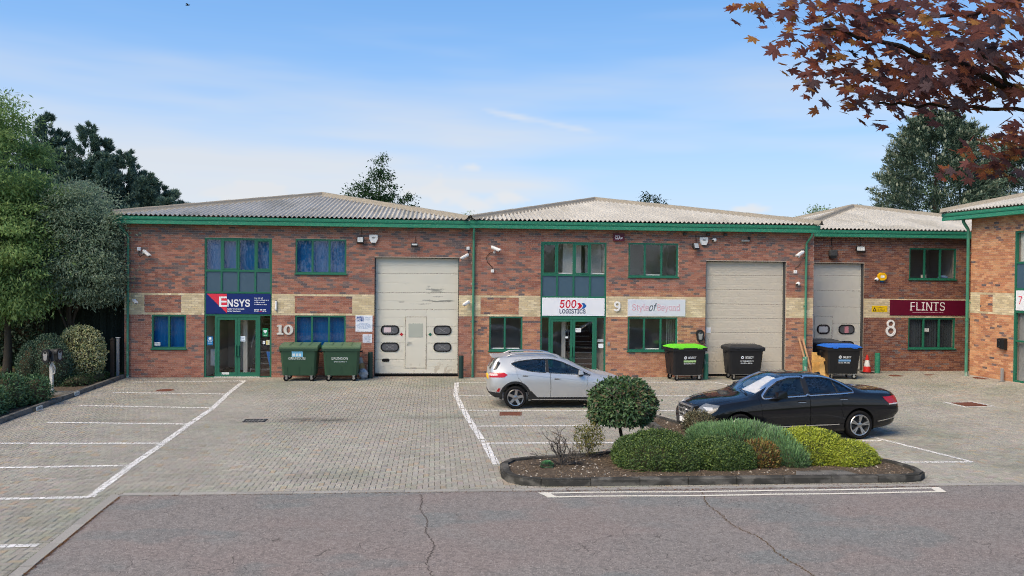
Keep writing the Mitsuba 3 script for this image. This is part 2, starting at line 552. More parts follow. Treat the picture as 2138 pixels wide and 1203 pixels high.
def f_kerb(p, n, uv):
    g = fbm(p.x * 9, p.y * 9, p.z * 14, 4)
    f = noise(p.x * 60, p.y * 60, p.z * 60)
    c = mix((0.055, 0.055, 0.053), (0.19, 0.185, 0.17), 0.7 * g + 0.3 * f)
    grime = smoothstep(0.40, 0.58, fbm(p.x * 4, p.y * 4, p.z * 6 + 3, 4))
    return mix(c, (0.030, 0.031, 0.030), grime * 0.7)


mat('m_kerb', proc(f_kerb), 0.93, spec=0.15)
# ------------------------------------------------------------------ ground, road, forecourt
rng = np.random.default_rng(7)
GROUND = put(None, 'ground', sheet(sbox(-400, -400, 400, 600), -0.14), 'm_lawn', kind='structure', label='grassy ground around the industrial estate')
lawn = put(None, 'lawn', sheet(sbox(-60, -40, -10.75, 14), 0.03), 'm_lawn', kind='structure', label='patchy mown grass beyond the kerb on the left')

# island outline (outer kerb face) and its narrow tail between the bays
ISL = Polygon([(1.22, -14.75), (1.20, -15.45), (1.28, -15.80), (1.52, -16.06), (1.95, -16.16), (8.40, -16.16), (8.72, -16.08), (8.93, -15.85), (9.0, -15.45), (8.88, -14.95),
               (8.55, -14.20), (7.55, -13.05), (6.75, -12.1), (6.3, -11.35), (5.95, -10.3), (5.62, -9.15), (5.3, -9.0), (5.08, -9.25), (5.15, -10.4), (5.15, -11.6), (4.75, -12.75),
               (4.1, -13.45), (3.2, -13.85), (1.75, -14.22), (1.42, -14.38)])
KW = 0.15
ROAD_Y = -16.43
road_poly = Polygon([(-4.80, -24.2), (-4.83, -20.9), (-5.02, -17.4), (-5.08, ROAD_Y), (40, ROAD_Y), (40, -24.2)])
put(None, 'road', sheet(road_poly, -0.004), 'm_asphalt', kind='structure', label='pinkish grey worn asphalt road across the foreground')
ROAD = 'road'

FORE = Polygon([(-10.62, 0.35), (-10.62, -0.2), (-10.26, -9.5), (-10.0, -24), (-4.99, -24), (-5.02, -20.9), (-5.20, -17.4), (-5.24, ROAD_Y + 0.0), (-5.08, ROAD_Y + 0.17), (24, ROAD_Y + 0.17), (24, -1.0),
                (21.9, 2.1), (13.95, 2.2), (13.95, 0.35)])
FORE = FORE.difference(ISL.buffer(0.002))
bx0, by0 = -10.7, -24.0
gx, gy = np.meshgrid(np.linspace(-10.7, 24, 90), np.linspace(-24, 2.4, 70))
gv = np.column_stack([gx.ravel(), gy.ravel(), ground_z(gx.ravel(), gy.ravel()) - 0.010])
gi = np.arange(89 * 69)
a_ = (gi // 89) * 90 + gi % 89
keep = ~((gv[a_, 1] < ROAD_Y - 0.4) & (gv[a_, 0] > -5.6))
a_ = a_[keep]
FC = put(None, 'forecourt', (gv, np.stack([a_, a_ + 1, a_ + 91, a_ + 90], 1)), 'm_bedding', smooth=True, kind='structure', label='block paved forecourt with mossy joints and white bay lines')

# herringbone paving blocks, each its own chamfered piece
PB, PJ = 0.1, 0.0036
i0, i1 = int(-11 / PB), int(24.2 / PB)
j0, j1 = int(-24.2 / PB), int(2.6 / PB)
I, J = np.meshgrid(np.arange(i0, i1), np.arange(j0, j1), indexing='ij')
K = (I - J) % 4
hz = np.column_stack([I[K == 0], J[K == 0]])
vt = np.column_stack([I[K == 3], J[K == 3]])
rect = np.vstack([np.column_stack([hz[:, 0] * PB, hz[:, 1] * PB, (hz[:, 0] + 2) * PB, (hz[:, 1] + 1) * PB]),
                  np.column_stack([vt[:, 0] * PB, vt[:, 1] * PB, (vt[:, 0] + 1) * PB, (vt[:, 1] + 2) * PB])])
cen = (rect[:, :2] + rect[:, 2:]) / 2
# only what the photograph could show, and a margin of some metres
dz = (cen - CAM[:2]) @ (FWD[:2] / np.linalg.norm(FWD[:2]))
dx = (cen - CAM[:2]) @ _right[:2]
sel = (np.abs(dx) < dz * 0.60 + 3.0) & (dz > 6)
rect, cen = rect[sel], cen[sel]
import shapely
inner = FORE.buffer(-0.004)
boxes = shapely.box(rect[:, 0] + PJ, rect[:, 1] + PJ, rect[:, 2] - PJ, rect[:, 3] - PJ)
inside = shapely.contains(inner, boxes)
cross = shapely.intersects(inner, boxes) & ~inside


def stains(c):
    """Oil, tyre and damp marks that the photograph shows on the blocks: how dark a mark is at each block."""
    s = np.zeros(len(c))
    n = meshkit.fbm(np.column_stack([c * 1.7, c[:, :1] * 0 + 2]), 4, 3)
    for (x, y, a, b, g) in ((-3.0, -9.15, 1.1, 0.34, 0.85), (-4.4, -9.35, 0.6, 0.18, 0.4), (0.1, -8.8, 1.6, 0.2, 0.25), (-2.3, -15.2, 1.2, 0.5, 0.22), (-1.6, -5.3, 0.9, 0.22, 0.25), (3.2, -8.9, 0.7, 0.3, 0.2), (3.5, -6.4, 1.6, 0.5, 0.22),
                            (-7.5, -9.0, 1.5, 0.25, 0.25), (-5.75, -18.0, 0.35, 0.2, 0.3), (11.5, -8.0, 0.8, 0.4, 0.15)):
        s = np.maximum(s, g * np.exp(-((c[:, 0] - x) / a) ** 2 - ((c[:, 1] - y) / b) ** 2))
    return s * np.clip(0.35 + 1.8 * (n - 0.28), 0, 1.25)


def block_colors(c):
    k = len(c)
    n1 = meshkit.fbm(np.column_stack([c * 0.35, c[:, :1] * 0]), 4, 21)
    n2 = meshkit.fbm(np.column_stack([c * 1.6, c[:, :1] * 0 + 9]), 4, 22)
    base = np.array([0.345, 0.33, 0.288])
    col = base * (1 + 0.30 * (n1[:, None] - 0.5) + 0.24 * (n2[:, None] - 0.5)) * (1 + 0.055 * rng.standard_normal((k, 1)).clip(-2, 2))
    col = col * (1 + 0.02 * rng.standard_normal((k, 3)))
    warm = rng.random(k) < 0.05
    col[warm] *= [1.08, 0.96, 0.86]
    mossy = np.clip((meshkit.fbm(np.column_stack([c * 0.6, c[:, :1] * 0 + 4]), 3, 8) - 0.5) * 3, 0, 1)[:, None]
    col = col * (1 - 0.13 * mossy) * (1 + mossy * np.array([-0.05, 0.02, -0.03]))
    return np.clip(col * (1 - stains(c))[:, None], 0.02, 0.6)


def block_meshes(r, ch=0.0035, dp=0.0125):
    """Tops with a chamfer round them: 8 corners, 10 triangles each."""
    k = len(r)
    x0, y0, x1, y1 = (r[:, q] + s * PJ for q, s in ((0, 1), (1, 1), (2, -1), (3, -1)))
    z = ground_z((x0 + x1) / 2, (y0 + y1) / 2) + rng.normal(0, 0.0011, k)
    tl = rng.normal(0, 0.004, (2, k))
    v = np.zeros((k, 8, 3))
    for q, (X, Y) in enumerate(((x0, y0), (x1, y0), (x1, y1), (x0, y1))):
        sx, sy = (1, -1, -1, 1)[q], (1, 1, -1, -1)[q]
        v[:, q] = np.stack([X + sx * ch, Y + sy * ch, z + tl[0] * (X - (x0 + x1) / 2) + tl[1] * (Y - (y0 + y1) / 2)], 1)
        v[:, q + 4] = np.stack([X, Y, z - dp], 1)
    f = np.array([[0, 1, 2], [0, 2, 3]] + [t for a, b in ((0, 1), (1, 2), (2, 3), (3, 0)) for t in ([a + 4, b + 4, b], [a + 4, b, a])])
    return v, f


rin = rect[inside]
bc = block_colors(cen[inside])
bv, bf = block_meshes(rin)
vis, depth = inframe(bv.mean(1), -0.01)
order = np.argsort(np.where(vis & ~((rin[:, 0] < -5.0) & (rin[:, 1] < -20.7)), depth, 1e9))
single, rest = order[:300], order[300:]
for q in single:
    put(FC, 'paving_block', (bv[q], bf), 'm_pieces', color=np.repeat(bc[q][None], 8, 0))
mb = MB()
v = bv[rest].reshape(-1, 3)
mb.add((v, (bf[None] + 8 * np.arange(len(rest))[:, None, None]).reshape(-1, 3)), np.repeat(bc[rest], 8, 0))
cc = block_colors(cen[cross])
for g, c in zip(shapely.intersection(boxes[cross], inner), cc):
    for p in geoms(g):
        if p.area > 3e-4:
            v, f = sheet(p, 0)
            v[:, 2] = ground_z(v[:, 0], v[:, 1])
            mb.add((v, f), c)
put(FC, 'block_paving', mb, 'm_pieces', color=True, kind='stuff', label='grey herringbone block paving of the forecourt')

# painted bay lines: paint lies on the block tops, the joints stay bare
tree = STRtree(boxes)


def bay_line(pts, w=0.10, wear=0.06):
    area = LineString(pts).buffer(w / 2, cap_style='flat', join_style='mitre')
    m = MB()
    for q in tree.query(area):
        g = boxes[q].buffer(-0.0035, join_style='mitre').intersection(area)
        for p in geoms(g):
            if p.area < 2e-4 or rng.random() < wear * 0.5:
                continue
            v, f = sheet(p, 0)
            v[:, 2] = ground_z(v[:, 0], v[:, 1]) + 0.0045
            m.add((v, f), np.array([0.80, 0.80, 0.78]) * rng.uniform(0.82, 1.0) * (0.75 if rng.random() < wear else 1))
    put(FC, 'bay_line', m, 'm_paint', color=True)


LD = [(-6.44, -0.96), (-6.21, -4.3), (-5.95, -7.05), (-5.87, -9.61), (-5.75, -12.0), (-5.67, -14.15), (-5.52, -16.5)]
bay_line(LD, 0.14)
for (x, y), xl, yl in zip([(-6.44, -1.06)] + LD[1:], (-9.96, -9.68, -9.62, -9.3, -9.4, -9.5, -9.5), (-1.35, -3.92, -6.53, -9.24, -11.87, -14.3, -16.62)):
    bay_line([(xl, yl), (x, y)], 0.13)
bay_line([(-9.3, -19.1), (-5.22, -19.02)], 0.13)
RD = [(0.72, -1.57), (0.62, -4.74), (0.76, -7.64), (0.91, -10.1), (1.07, -12.26), (1.18, -14.36)]
bay_line(RD, 0.15)
for (x, y), xr, yr in zip(RD[:5], (9.66, 10.2, 6.7, 4.9, 3.9), (-1.55, -4.95, -7.85, -10.15, -12.3)):
    bay_line([(x, y), (xr, yr)], 0.12)
bay_line([(9.66, -1.55), (10.35, -4.0), (11.2, -11.6), (10.68, -14.56)][:2], 0.11)
bay_line([(9.3, -10.9), (10.05, -12.0), (10.68, -14.56)], 0.11)
bay_line([(9.2, -12.3), (10.0, -12.3)], 0.11)
bay_line([(8.95, -14.5), (10.66, -14.56)], 0.11)
bay_line([(5.9, -7.85), (8.9, -7.8)], 0.11)
bay_line([(15.02, -6.52), (15.10, -7.42), (16.05, -7.30), (15.95, -6.46), (15.02, -6.52)], 0.10)

# flush edging between paving and road, in lengths with joints
E1 = [(-4.92, -22.6), (-4.93, -20.9), (-5.12, -17.4), (-5.16, ROAD_Y + 0.085)]
E2 = [(-5.08, ROAD_Y + 0.085), (22, ROAD_Y + 0.085)]
for line, w in ((E1, 0.165), (E2, 0.155)):
    L = LineString(line)
    s = 0.0
    while s < L.length - 0.05:
        e = min(s + 0.915, L.length)
        n = 2
        p = [L.interpolate(t) for t in np.linspace(s + 0.004, e - 0.004, n)]
        seg = LineString([(q.x, q.y) for q in p]).buffer(w / 2 - 0.003, cap_style='flat')
        v, f = prism(seg, -0.06, 0.003 + rng.normal(0, 0.0015))
        put(ROAD, 'edging_stone', (v, f), 'm_pieces', color=np.array([0.335, 0.325, 0.30]) * rng.uniform(0.86, 1.1))
        s = e

# double no-waiting lines with their end bars
M = MB()
ya, yb = -16.60, -16.86
wl = 0.075


def bend(x):
    return 0.02 * math.sin(x * 0.9) + 0.012 * math.sin(x * 2.3 + 1)


for y in (ya, yb):
    xs = np.linspace(1.84, 8.62, 60)
    up = [(x, y + bend(x) + wl / 2) for x in xs]
    dn = [(x, y + bend(x) - wl / 2) for x in xs]
    m = MB().add(sheet(Polygon(up + dn[::-1]), 0.001))
    put(ROAD, 'waiting_line', m, 'm_print', color=np.array([0.62, 0.60, 0.52]))
for xa, xb in ((1.72, 1.86), (8.62, 8.55)):
    g = Polygon([(xa, ya + 0.045 + bend(xa)), (xa + 0.17, ya + 0.045 + bend(xa)), (xb + 0.17, yb - 0.045 + bend(xb)), (xb, yb - 0.045 + bend(xb))])
    put(ROAD, 'waiting_line_end_bar', sheet(g, 0.003), 'm_print', color=np.array([0.62, 0.60, 0.52]))

# cracks with debris in them
for pts in ([(-0.25, -16.55), (-0.2, -17.3), (-0.15, -17.9), (-0.10, -18.6), (-0.02, -19.1), (-0.06, -20.0), (0.0, -21.6)], [(4.50, -16.55), (4.40, -17.1), (4.38, -17.6), (4.34, -18.3), (4.5, -19.1), (4.56, -20.2), (4.62, -21.5)],
            [(-0.12, -18.9), (-0.42, -18.75), (-0.75, -18.4)], [(-0.05, -19.0), (0.35, -18.9), (0.55, -18.85)], [(-0.15, -18.0), (0.3, -17.7), (0.52, -18.3)]):
    L = LineString(pts)
    t = np.linspace(0, L.length, max(8, int(L.length / 0.03)))
    p = np.array([[L.interpolate(q).x, L.interpolate(q).y] for q in t])
    big = L.length > 2
    p[:, 0] += rng.normal(0, 0.012, len(t)) + 0.03 * np.sin(t * 5)
    w = (0.010 if big else 0.004) * (0.35 + 0.9 * meshkit.fbm(np.column_stack([t * 2.2, t * 0, t * 0 + pts[0][0]]), 3, 2))
    up, dn = p + np.column_stack([w, w * 0]), p - np.column_stack([w, w * 0])
    put(ROAD, 'crack', sheet(Polygon(np.vstack([up, dn[::-1]])).buffer(0), -0.0005), 'm_pieces', color=np.array([0.115, 0.098, 0.09]) if pts[0][0] < 2 or not big else np.array([0.13, 0.085, 0.05]))

# dead leaves, moss and grit caught along the edging
lit = MB()
for n, (xa, xb, y0, sp) in {500: (-5.0, 9.5, ROAD_Y - 0.03, 0.025), 260: (1.3, 8.8, -16.30, 0.05), 420: (1.6, 8.8, -16.47, 0.04)}.items():
    for k in range(n):
        x, y = rng.uniform(xa, xb), y0 + rng.normal(0, sp)
        a, s = rng.uniform(0, 6.28), rng.uniform(0.008, 0.022)
        q = np.array([[-s, 0, 0], [0, -s * 0.5, 0.001], [s, 0, 0.004], [0, s * 0.5, 0.001]]) @ rotz(a)[:3, :3].T + [x, y, 0.004]
        lit.add((q, np.array([[0, 1, 2], [0, 2, 3]])), np.array([0.17, 0.075, 0.035]) * rng.uniform(0.5, 1.3) if rng.random() < 0.8 else (0.4, 0.37, 0.33))
for k in range(700):
    t = rng.uniform(-22, -16.5)
    x = np.interp(t, [-22, -20.9, -17.4, -16.4], [-4.82, -4.84, -5.03, -5.07]) + abs(rng.normal(0, 0.02))
    s = rng.uniform(0.008, 0.02)
    q = np.array([[-s, 0, 0], [0, -s * 0.6, 0.001], [s, 0, 0.005], [0, s * 0.6, 0.001]]) @ rotz(rng.uniform(0, 6))[:3, :3].T + [x, t, 0.004]
    lit.add((q, np.array([[0, 1, 2], [0, 2, 3]])), np.array([0.15, 0.075, 0.035]) * rng.uniform(0.5, 1.3))
put(None, 'litter', lit, 'm_pieces', color=True, kind='stuff', label='brown leaf litter and grit along the road edging', cat='litter')

# kerb of the left-hand bed
L = LineString([(-10.62, -0.12), (-10.26, -9.5), (-10.0, -22)])
s = 0.0
while s < L.length - 0.1:
    e = min(s + 0.915, L.length)
    a, b = L.interpolate(s + 0.004), L.interpolate(e - 0.004)
    seg = LineString([(a.x - 0.065, a.y), (b.x - 0.065, b.y)]).buffer(0.064, cap_style='flat')
    v, f = prism(seg, -0.1, 0.12)
    top = v[:, 2] > 0
    v[top, 0] -= np.where(v[top, 0] > (a.x + b.x) / 2 - 0.06, 0.02, 0)
    put('lawn', 'kerb_stone', (v, f), 'm_concrete')
    s = e
put(None, 'soil_bed', sheet(Polygon([(-10.75, -0.2), (-10.39, -9.5), (-10.13, -22), (-11.6, -22), (-12.3, -8), (-13.2, -3.5), (-12.9, -0.2)]), 0.045), 'm_soil', kind='structure', label='bare soil of the planted bed along the kerb')

# manhole covers, gully grating
def cover(pts, name, label, bsdf, z=0.006, cat='manhole cover', plates=1):
    t = thing(name, label, cat)
    g = Polygon(pts)
    put(t, 'frame', prism(g.difference(g.buffer(-0.035)), -0.01, z), bsdf)
    x0, y0, x1, y1 = g.buffer(-0.042).bounds
    h = g.buffer(-0.042)
    put(t, 'cover_plate', prism(h, -0.01, z - 0.003), bsdf)
    return t


cover([(1.72, -7.98), (2.30, -7.98), (2.24, -8.55), (1.66, -8.55)], 'manhole_cover', 'rusty red rectangular manhole cover beside the silver hatchback', 'm_iron')
cover([(15.17, -6.62), (15.22, -7.28), (15.88, -7.22), (15.82, -6.58)], 'manhole_cover', 'rusty manhole cover framed by a white painted outline', 'm_iron', 0.02)
for (x, y, r, lab) in ((-8.3, -3.39, 0.26, 'round rusty cover in the left-hand parking bays'), (4.2, -8.62, 0.2, 'small brown cover near the clipped ball tree'), (19.35, -1.75, 0.3, 'rusty round cover by the end unit downpipe'),
                       (17.3, 0.3, 0.28, 'reddish cover in front of the grey roller window corner'), (18.6, 0.15, 0.25, 'brown cover below the barred ground floor window')):
    t = thing('manhole_cover', lab, 'manhole cover')
    z = float(ground_z(x, y))
    put(t, 'frame', prism(Point(x, y).buffer(r).difference(Point(x, y).buffer(r - 0.035)), z - 0.01, z + 0.006), 'm_iron')
    put(t, 'cover_plate', prism(Point(x, y).buffer(r - 0.04), z - 0.01, z + 0.004), 'm_iron')
t = thing('gully_grating', 'dark cast iron gully grating among the stained blocks', 'drain')
put(t, 'frame', prism(sbox(-4.68, -9.36, -4.14, -8.94).difference(sbox(-4.64, -9.32, -4.18, -8.98)), -0.005, 0.008), 'm_black')
put(t, 'pit', sheet(sbox(-4.66, -9.34, -4.16, -8.96), -0.002), 'm_black')
for q in range(6):
    x = -4.62 + q * 0.078
    put(t, 'bar', prism(Polygon([(x, -9.32), (x + 0.036, -9.32), (x + 0.056, -8.98), (x + 0.02, -8.98)]), -0.004, 0.009), 'm_darkgrey')
# ------------------------------------------------------------------ the brick units
CR = 0.075
REDS = np.array([lin(166, 116, 99), lin(155, 106, 92), lin(174, 125, 106), lin(150, 102, 90), lin(164, 119, 105), lin(145, 100, 91)])
ORNG = np.array([lin(180, 131, 104), lin(188, 139, 110), lin(172, 123, 100), lin(165, 117, 99), lin(192, 146, 117), lin(158, 111, 94)])
SAND = np.array([lin(196, 142, 106), lin(204, 150, 112), lin(188, 130, 98), lin(182, 128, 100), lin(208, 160, 122), lin(174, 120, 92)])
DARK = np.array([lin(124, 106, 102), lin(114, 101, 101), lin(134, 109, 101), lin(108, 97, 98), lin(140, 111, 102)])
BRWN = np.array([lin(134, 92, 78), lin(122, 82, 72), lin(144, 98, 80), lin(116, 80, 72), lin(150, 106, 86)])
CREAM = np.array([lin(214, 200, 166), lin(206, 190, 154), lin(220, 207, 176), lin(202, 187, 154)])


def brick_color(r, n, x, z, style):
    """Brick blends: a mixed blend with blue-black bricks above the pale band, a plainer one below it."""
    if style == 'cream':
        c = CREAM[r.integers(0, len(CREAM))]
    else:
        upper = z > 3.15
        if style == 'mixed':
            pd = (0.38 if upper else 0.10)
            pd = pd * (0.55 + 1.0 * float(meshkit.noise(np.array([x * 0.8, z * 0.9, 3.0]))))
            base = REDS
        elif style == 'orange':
            pd = 0.26 if upper else 0.07
            pd = pd * (0.55 + 1.0 * float(meshkit.noise(np.array([x * 0.8, z * 0.9, 5.0]))))
            base = ORNG if not upper else REDS
        elif style == 'brown':
            pd, base = 0.10, BRWN
        else:
            pd, base = 0.07, SAND
        c = (DARK if r.random() < pd else base)[r.integers(0, 5)]
    return np.asarray(c) * r.uniform(0.88, 1.12)


def brick_mesh(x0, x1, z0, z1, y0=0.0, y1=0.03):
    v = np.array([[x0, y0, z0], [x1, y0, z0], [x1, y0, z1], [x0, y0, z1], [x0, y1, z0], [x1, y1, z0], [x1, y1, z1], [x0, y1, z1]])
    return v, _BRF


_BRF = np.array([[0, 1, 2], [0, 2, 3], [4, 5, 1], [4, 1, 0], [3, 2, 6], [3, 6, 7], [4, 0, 3], [4, 3, 7], [1, 5, 6], [1, 6, 2]])


def brick_wall(unit, x0, x1, ztop, openings, insets, seed, style, z0=0.0, band=(29, 39), thick=0.24, hide=()):
    r = np.random.default_rng(seed)
    g = sbox(x0, z0 - 0.1, x1, ztop)
    for o in openings:
        g = g.difference(sbox(o[0], o[2], o[1], o[3]))
    wall = put(unit, 'wall', stand(g, 0.007, thick), 'm_mortar')
    pieces = []
    for n in range(int((ztop - z0) / CR)):
        za, zb = z0 + n * CR + 0.005, z0 + (n + 1) * CR - 0.005
        zc = (za + zb) / 2
        spans = [(x0, x1)]
        for o in openings:
            if o[2] < zc < o[3]:
                spans = [s for a, b in spans for s in ((a, min(b, o[0])), (max(a, o[1]), b)) if s[1] - s[0] > 0.02]
        cuts = []
        if band[0] <= n < band[1]:
            cuts = [q for i in insets for q in i] if band[0] < n < band[1] - 1 else []
        off = 0.1125 * (n % 2) + 0.003 * r.standard_normal()
        for a, b in spans:
            edges = sorted([a] + [c for c in cuts if a < c < b] + [b])
            for ea, eb in zip(edges, edges[1:]):
                mid = (ea + eb) / 2
                ins = any(i[0] < mid < i[1] for i in insets)
                st = 'cream' if band[0] <= n < band[1] and not (ins and band[0] < n < band[1] - 1) else style
                x = x0 + off - 0.225 + math.floor((ea - x0 - off + 0.225) / 0.225) * 0.225
                while x < eb:
                    xa, xb = max(x + 0.005, ea + (0.0 if ea == a else 0.003)), min(x + 0.220, eb)
                    if xb - xa > 0.025:
                        y = -abs(r.normal(0, 0.0012))
                        pieces.append((xa, xb, za + r.normal(0, 0.0008), zb + r.normal(0, 0.0008), y, brick_color(r, n, mid + x, zc, st)))
                    x += 0.225
    P = np.array([[(p[0] + p[1]) / 2, 0, (p[2] + p[3]) / 2] for p in pieces]) @ XF[:3, :3].T + XF[:3, 3]
    vis, depth = inframe(P, -0.004)
    full = np.array([p[1] - p[0] > 0.2 for p in pieces])
    bad = np.array([any(h[0] < (p[0] + p[1]) / 2 < h[1] and h[2] < p[2] < h[3] for h in hide) for p in pieces])
    order = np.argsort(np.where(vis & full & ~bad, depth, 1e9))
    single = set(order[:300].tolist())
    rest = MB()
    for k, p in enumerate(pieces):
        m = brick_mesh(*p[:4], y0=p[4])
        if k in single:
            put(wall, 'brick', m, 'm_pieces', color=p[5])
        else:
            rest.add(m, p[5])
    put(wall, 'brickwork', rest, 'm_pieces', color=True, kind='stuff')
    return wall


def shell(unit, x0, x1, depth, h, front=0.24):
    """The other walls of a unit: plain, they are never seen from the forecourt."""
    m = MB()
    m.box(x0, x0 + 0.2, front, depth, -0.1, h)
    m.box(x1 - 0.2, x1, front, depth, -0.1, h)
    m.box(x0 + 0.2, x1 - 0.2, depth - 0.2, depth, -0.1, h)
    put(unit, 'rear_wall', m, 'm_wallplain')


def corrugated(E0, E1, apex, pitch=0.16, amp=0.036, lift=0.0):
    """A triangular slope of corrugated sheeting from the eave E0-E1 up to apex."""
    E0, E1, A = (np.asarray(p, float) for p in (E0, E1, apex))
    u = E1 - E0
    L = np.linalg.norm(u)
    u /= L
    n = np.cross(u, A - E0)
    n /= np.linalg.norm(n)
    if n[2] < 0:
        n = -n
    s = np.cross(n, u)
    if s[2] < 0:
        s = -s
    ta = (A - E0) @ u
    H = (A - E0) @ s
    k = int(L / (pitch / 8))
    t = np.linspace(0, L, k)
    v1 = np.where(t < ta, t / ta, (L - t) / (L - ta)) * H
    prof = amp * np.cos(2 * math.pi * t / pitch)
    prof = np.where(prof > 0, prof, prof * 0.8)
    lo = E0 + t[:, None] * u + n * (prof[:, None] + lift)
    hi = lo + s * v1[:, None]
    i = np.arange(k - 1)
    return np.vstack([lo, hi]), np.stack([i, i + 1, i + 1 + k, i + k], 1)


def ridge_caps(roof, a, b, r=0.085, seg=1.5):
    a, b = np.asarray(a, float), np.asarray(b, float)
    L = np.linalg.norm(b - a)
    n = max(1, round(L / seg))
    for q in range(n):
        p0, p1 = a + (b - a) * q / n, a + (b - a) * min(1, (q + 1.04) / n)
        d = (p1 - p0) / np.linalg.norm(p1 - p0)
        side = np.cross(d, [0, 0, 1])
        side /= np.linalg.norm(side)
        up = np.cross(side, d)
        th = np.linspace(0, math.pi, 7)
        prof = np.vstack([[[-2.4 * r, -0.055]], np.column_stack([-np.cos(th) * r, 0.025 + np.sin(th) * r]), [[2.4 * r, -0.055]]])
        k = len(prof)
        rr = (1.0, 1.10)
        v = np.vstack([p + prof[:, :1] * side * w + prof[:, 1:] * up * w for p, w in ((p0, rr[0]), (p1, rr[1]))])
        i = np.arange(k - 1)
        put(roof, 'ridge_cap', (v, np.stack([i, i + 1, i + 1 + k, i + k], 1)), 'm_ridge', smooth=50)


def hip_roof(unit, x0, x1, y0, y1, apex, zf=5.60, caps=('fl', 'fr'), pitch=0.16):
    fl, fr, br, bl = (x0, y0, zf), (x1, y0, zf), (x1, y1, zf), (x0, y1, zf)
    A = np.asarray(apex, float)
    v, f, n = [], [], 0
    for a, b in ((fl, fr), (fr, br), (br, bl), (bl, fl)):
        vv, ff = corrugated(a, b, A, pitch)
        v.append(vv)
        f.append(ff + n)
        n += len(vv)
    roof = put(unit, 'roof', (np.vstack(v), np.vstack(f)), 'm_roof', smooth=True)
    lift = np.array([0, 0, 0.03])
    for c in caps:
        ridge_caps(roof, np.asarray(dict(fl=fl, fr=fr, br=br, bl=bl)[c]) + lift, A + lift)
    return roof


def fascia(unit, x0, x1, zb, y_wall=0.0, over=0.36, end=(True, True), name='fascia', mat_='m_fascia'):
    """Gutter board: a deep board, a groove, a gutter lip; soffit behind."""
    yo = y_wall - over
    prof = [(yo + 0.02, zb), (yo, zb + 0.01), (yo, zb + 0.125), (yo + 0.018, zb + 0.130), (yo + 0.018, zb + 0.15), (yo - 0.012, zb + 0.155), (yo - 0.022, zb + 0.20), (yo - 0.022, zb + 0.262), (yo + 0.0, zb + 0.272),
            (yo + 0.03, zb + 0.262), (yo + 0.03, zb + 0.02)]
    g = Polygon(prof)
    v, f = prism(g, x0, x1)
    k = put(unit, name, (np.stack([v[:, 2], v[:, 0], v[:, 1]], 1), f), mat_)
    put(unit, 'soffit', box(x0 + 0.02, x1 - 0.02, yo + 0.03, y_wall + 0.10, zb + 0.03, zb + 0.05), 'm_fascia')
    return k


def downpipe(unit, x, z0, z1, y=-0.075, r=0.042, jog=0.0, label=None):
    pts = [(x, y, z0), (x, y, z1 - 0.42), (x + jog * 0.15, y - 0.02, z1 - 0.34), (x + jog, y - 0.20, z1 - 0.10), (x + jog, y - 0.22, z1 + 0.02)]
    k = put(unit, 'downpipe', tube(pts, [r] * 5, 12), 'm_pipe', smooth=40, label=label)
    for z in (z0 + 0.01, 1.95, 3.3):
        put(k, 'collar', cyl((x, y, z), (x, y, z + 0.07), r * 1.22, n=12), 'm_pipe', smooth=40)
    for z in (0.9, 2.6, 4.4):
        put(k, 'bracket', MB().box(x - 0.062, x + 0.062, y + 0.02, 0.0, z, z + 0.03), 'm_pipe')
    return k


def pane(parent, x0, x1, z0, z1, y, m='m_glass'):
    return put(parent, 'pane', (np.array([[x0, y, z0], [x1, y, z0], [x1, y, z1], [x0, y, z1]]), np.array([[0, 1, 2, 3]])), m)


def slats(x0, x1, z0, z1, y, w=0.105, ang=0.5, stagger=0.0, rng_=None):
    m = MB()
    n = int((x1 - x0) / (w * 0.86))
    for q in range(n):
        x = x0 + (q + 0.5) * (x1 - x0) / n
        a = ang + (rng_.normal(0, 0.05) if rng_ is not None else 0)
        dx, dy = w / 2 * math.cos(a), w / 2 * math.sin(a)
        v = np.array([[x - dx, y - dy, z0], [x, y - 0.004, z0], [x + dx, y + dy, z0], [x - dx, y - dy, z1], [x, y - 0.004, z1], [x + dx, y + dy, z1]])
        m.add((v, np.array([[0, 1, 4, 3], [1, 2, 5, 4]])))
    return m


def room(unit, x0, x1, z0, z1, d, y0=0.24, wall='m_inwall', stair=None):
    m = MB()
    m.box(x0 - 0.05, x0, y0, d, z0, z1).box(x1, x1 + 0.05, y0, d, z0, z1).box(x0 - 0.05, x1 + 0.05, d, d + 0.05, z0, z1).box(x0 - 0.05, x1 + 0.05, y0, d, z1, z1 + 0.05)
    k = put(unit, 'room', m, wall)
    put(k, 'floor', box(x0, x1, y0, d, z0 - 0.04, z0), 'm_carpet')
    return k


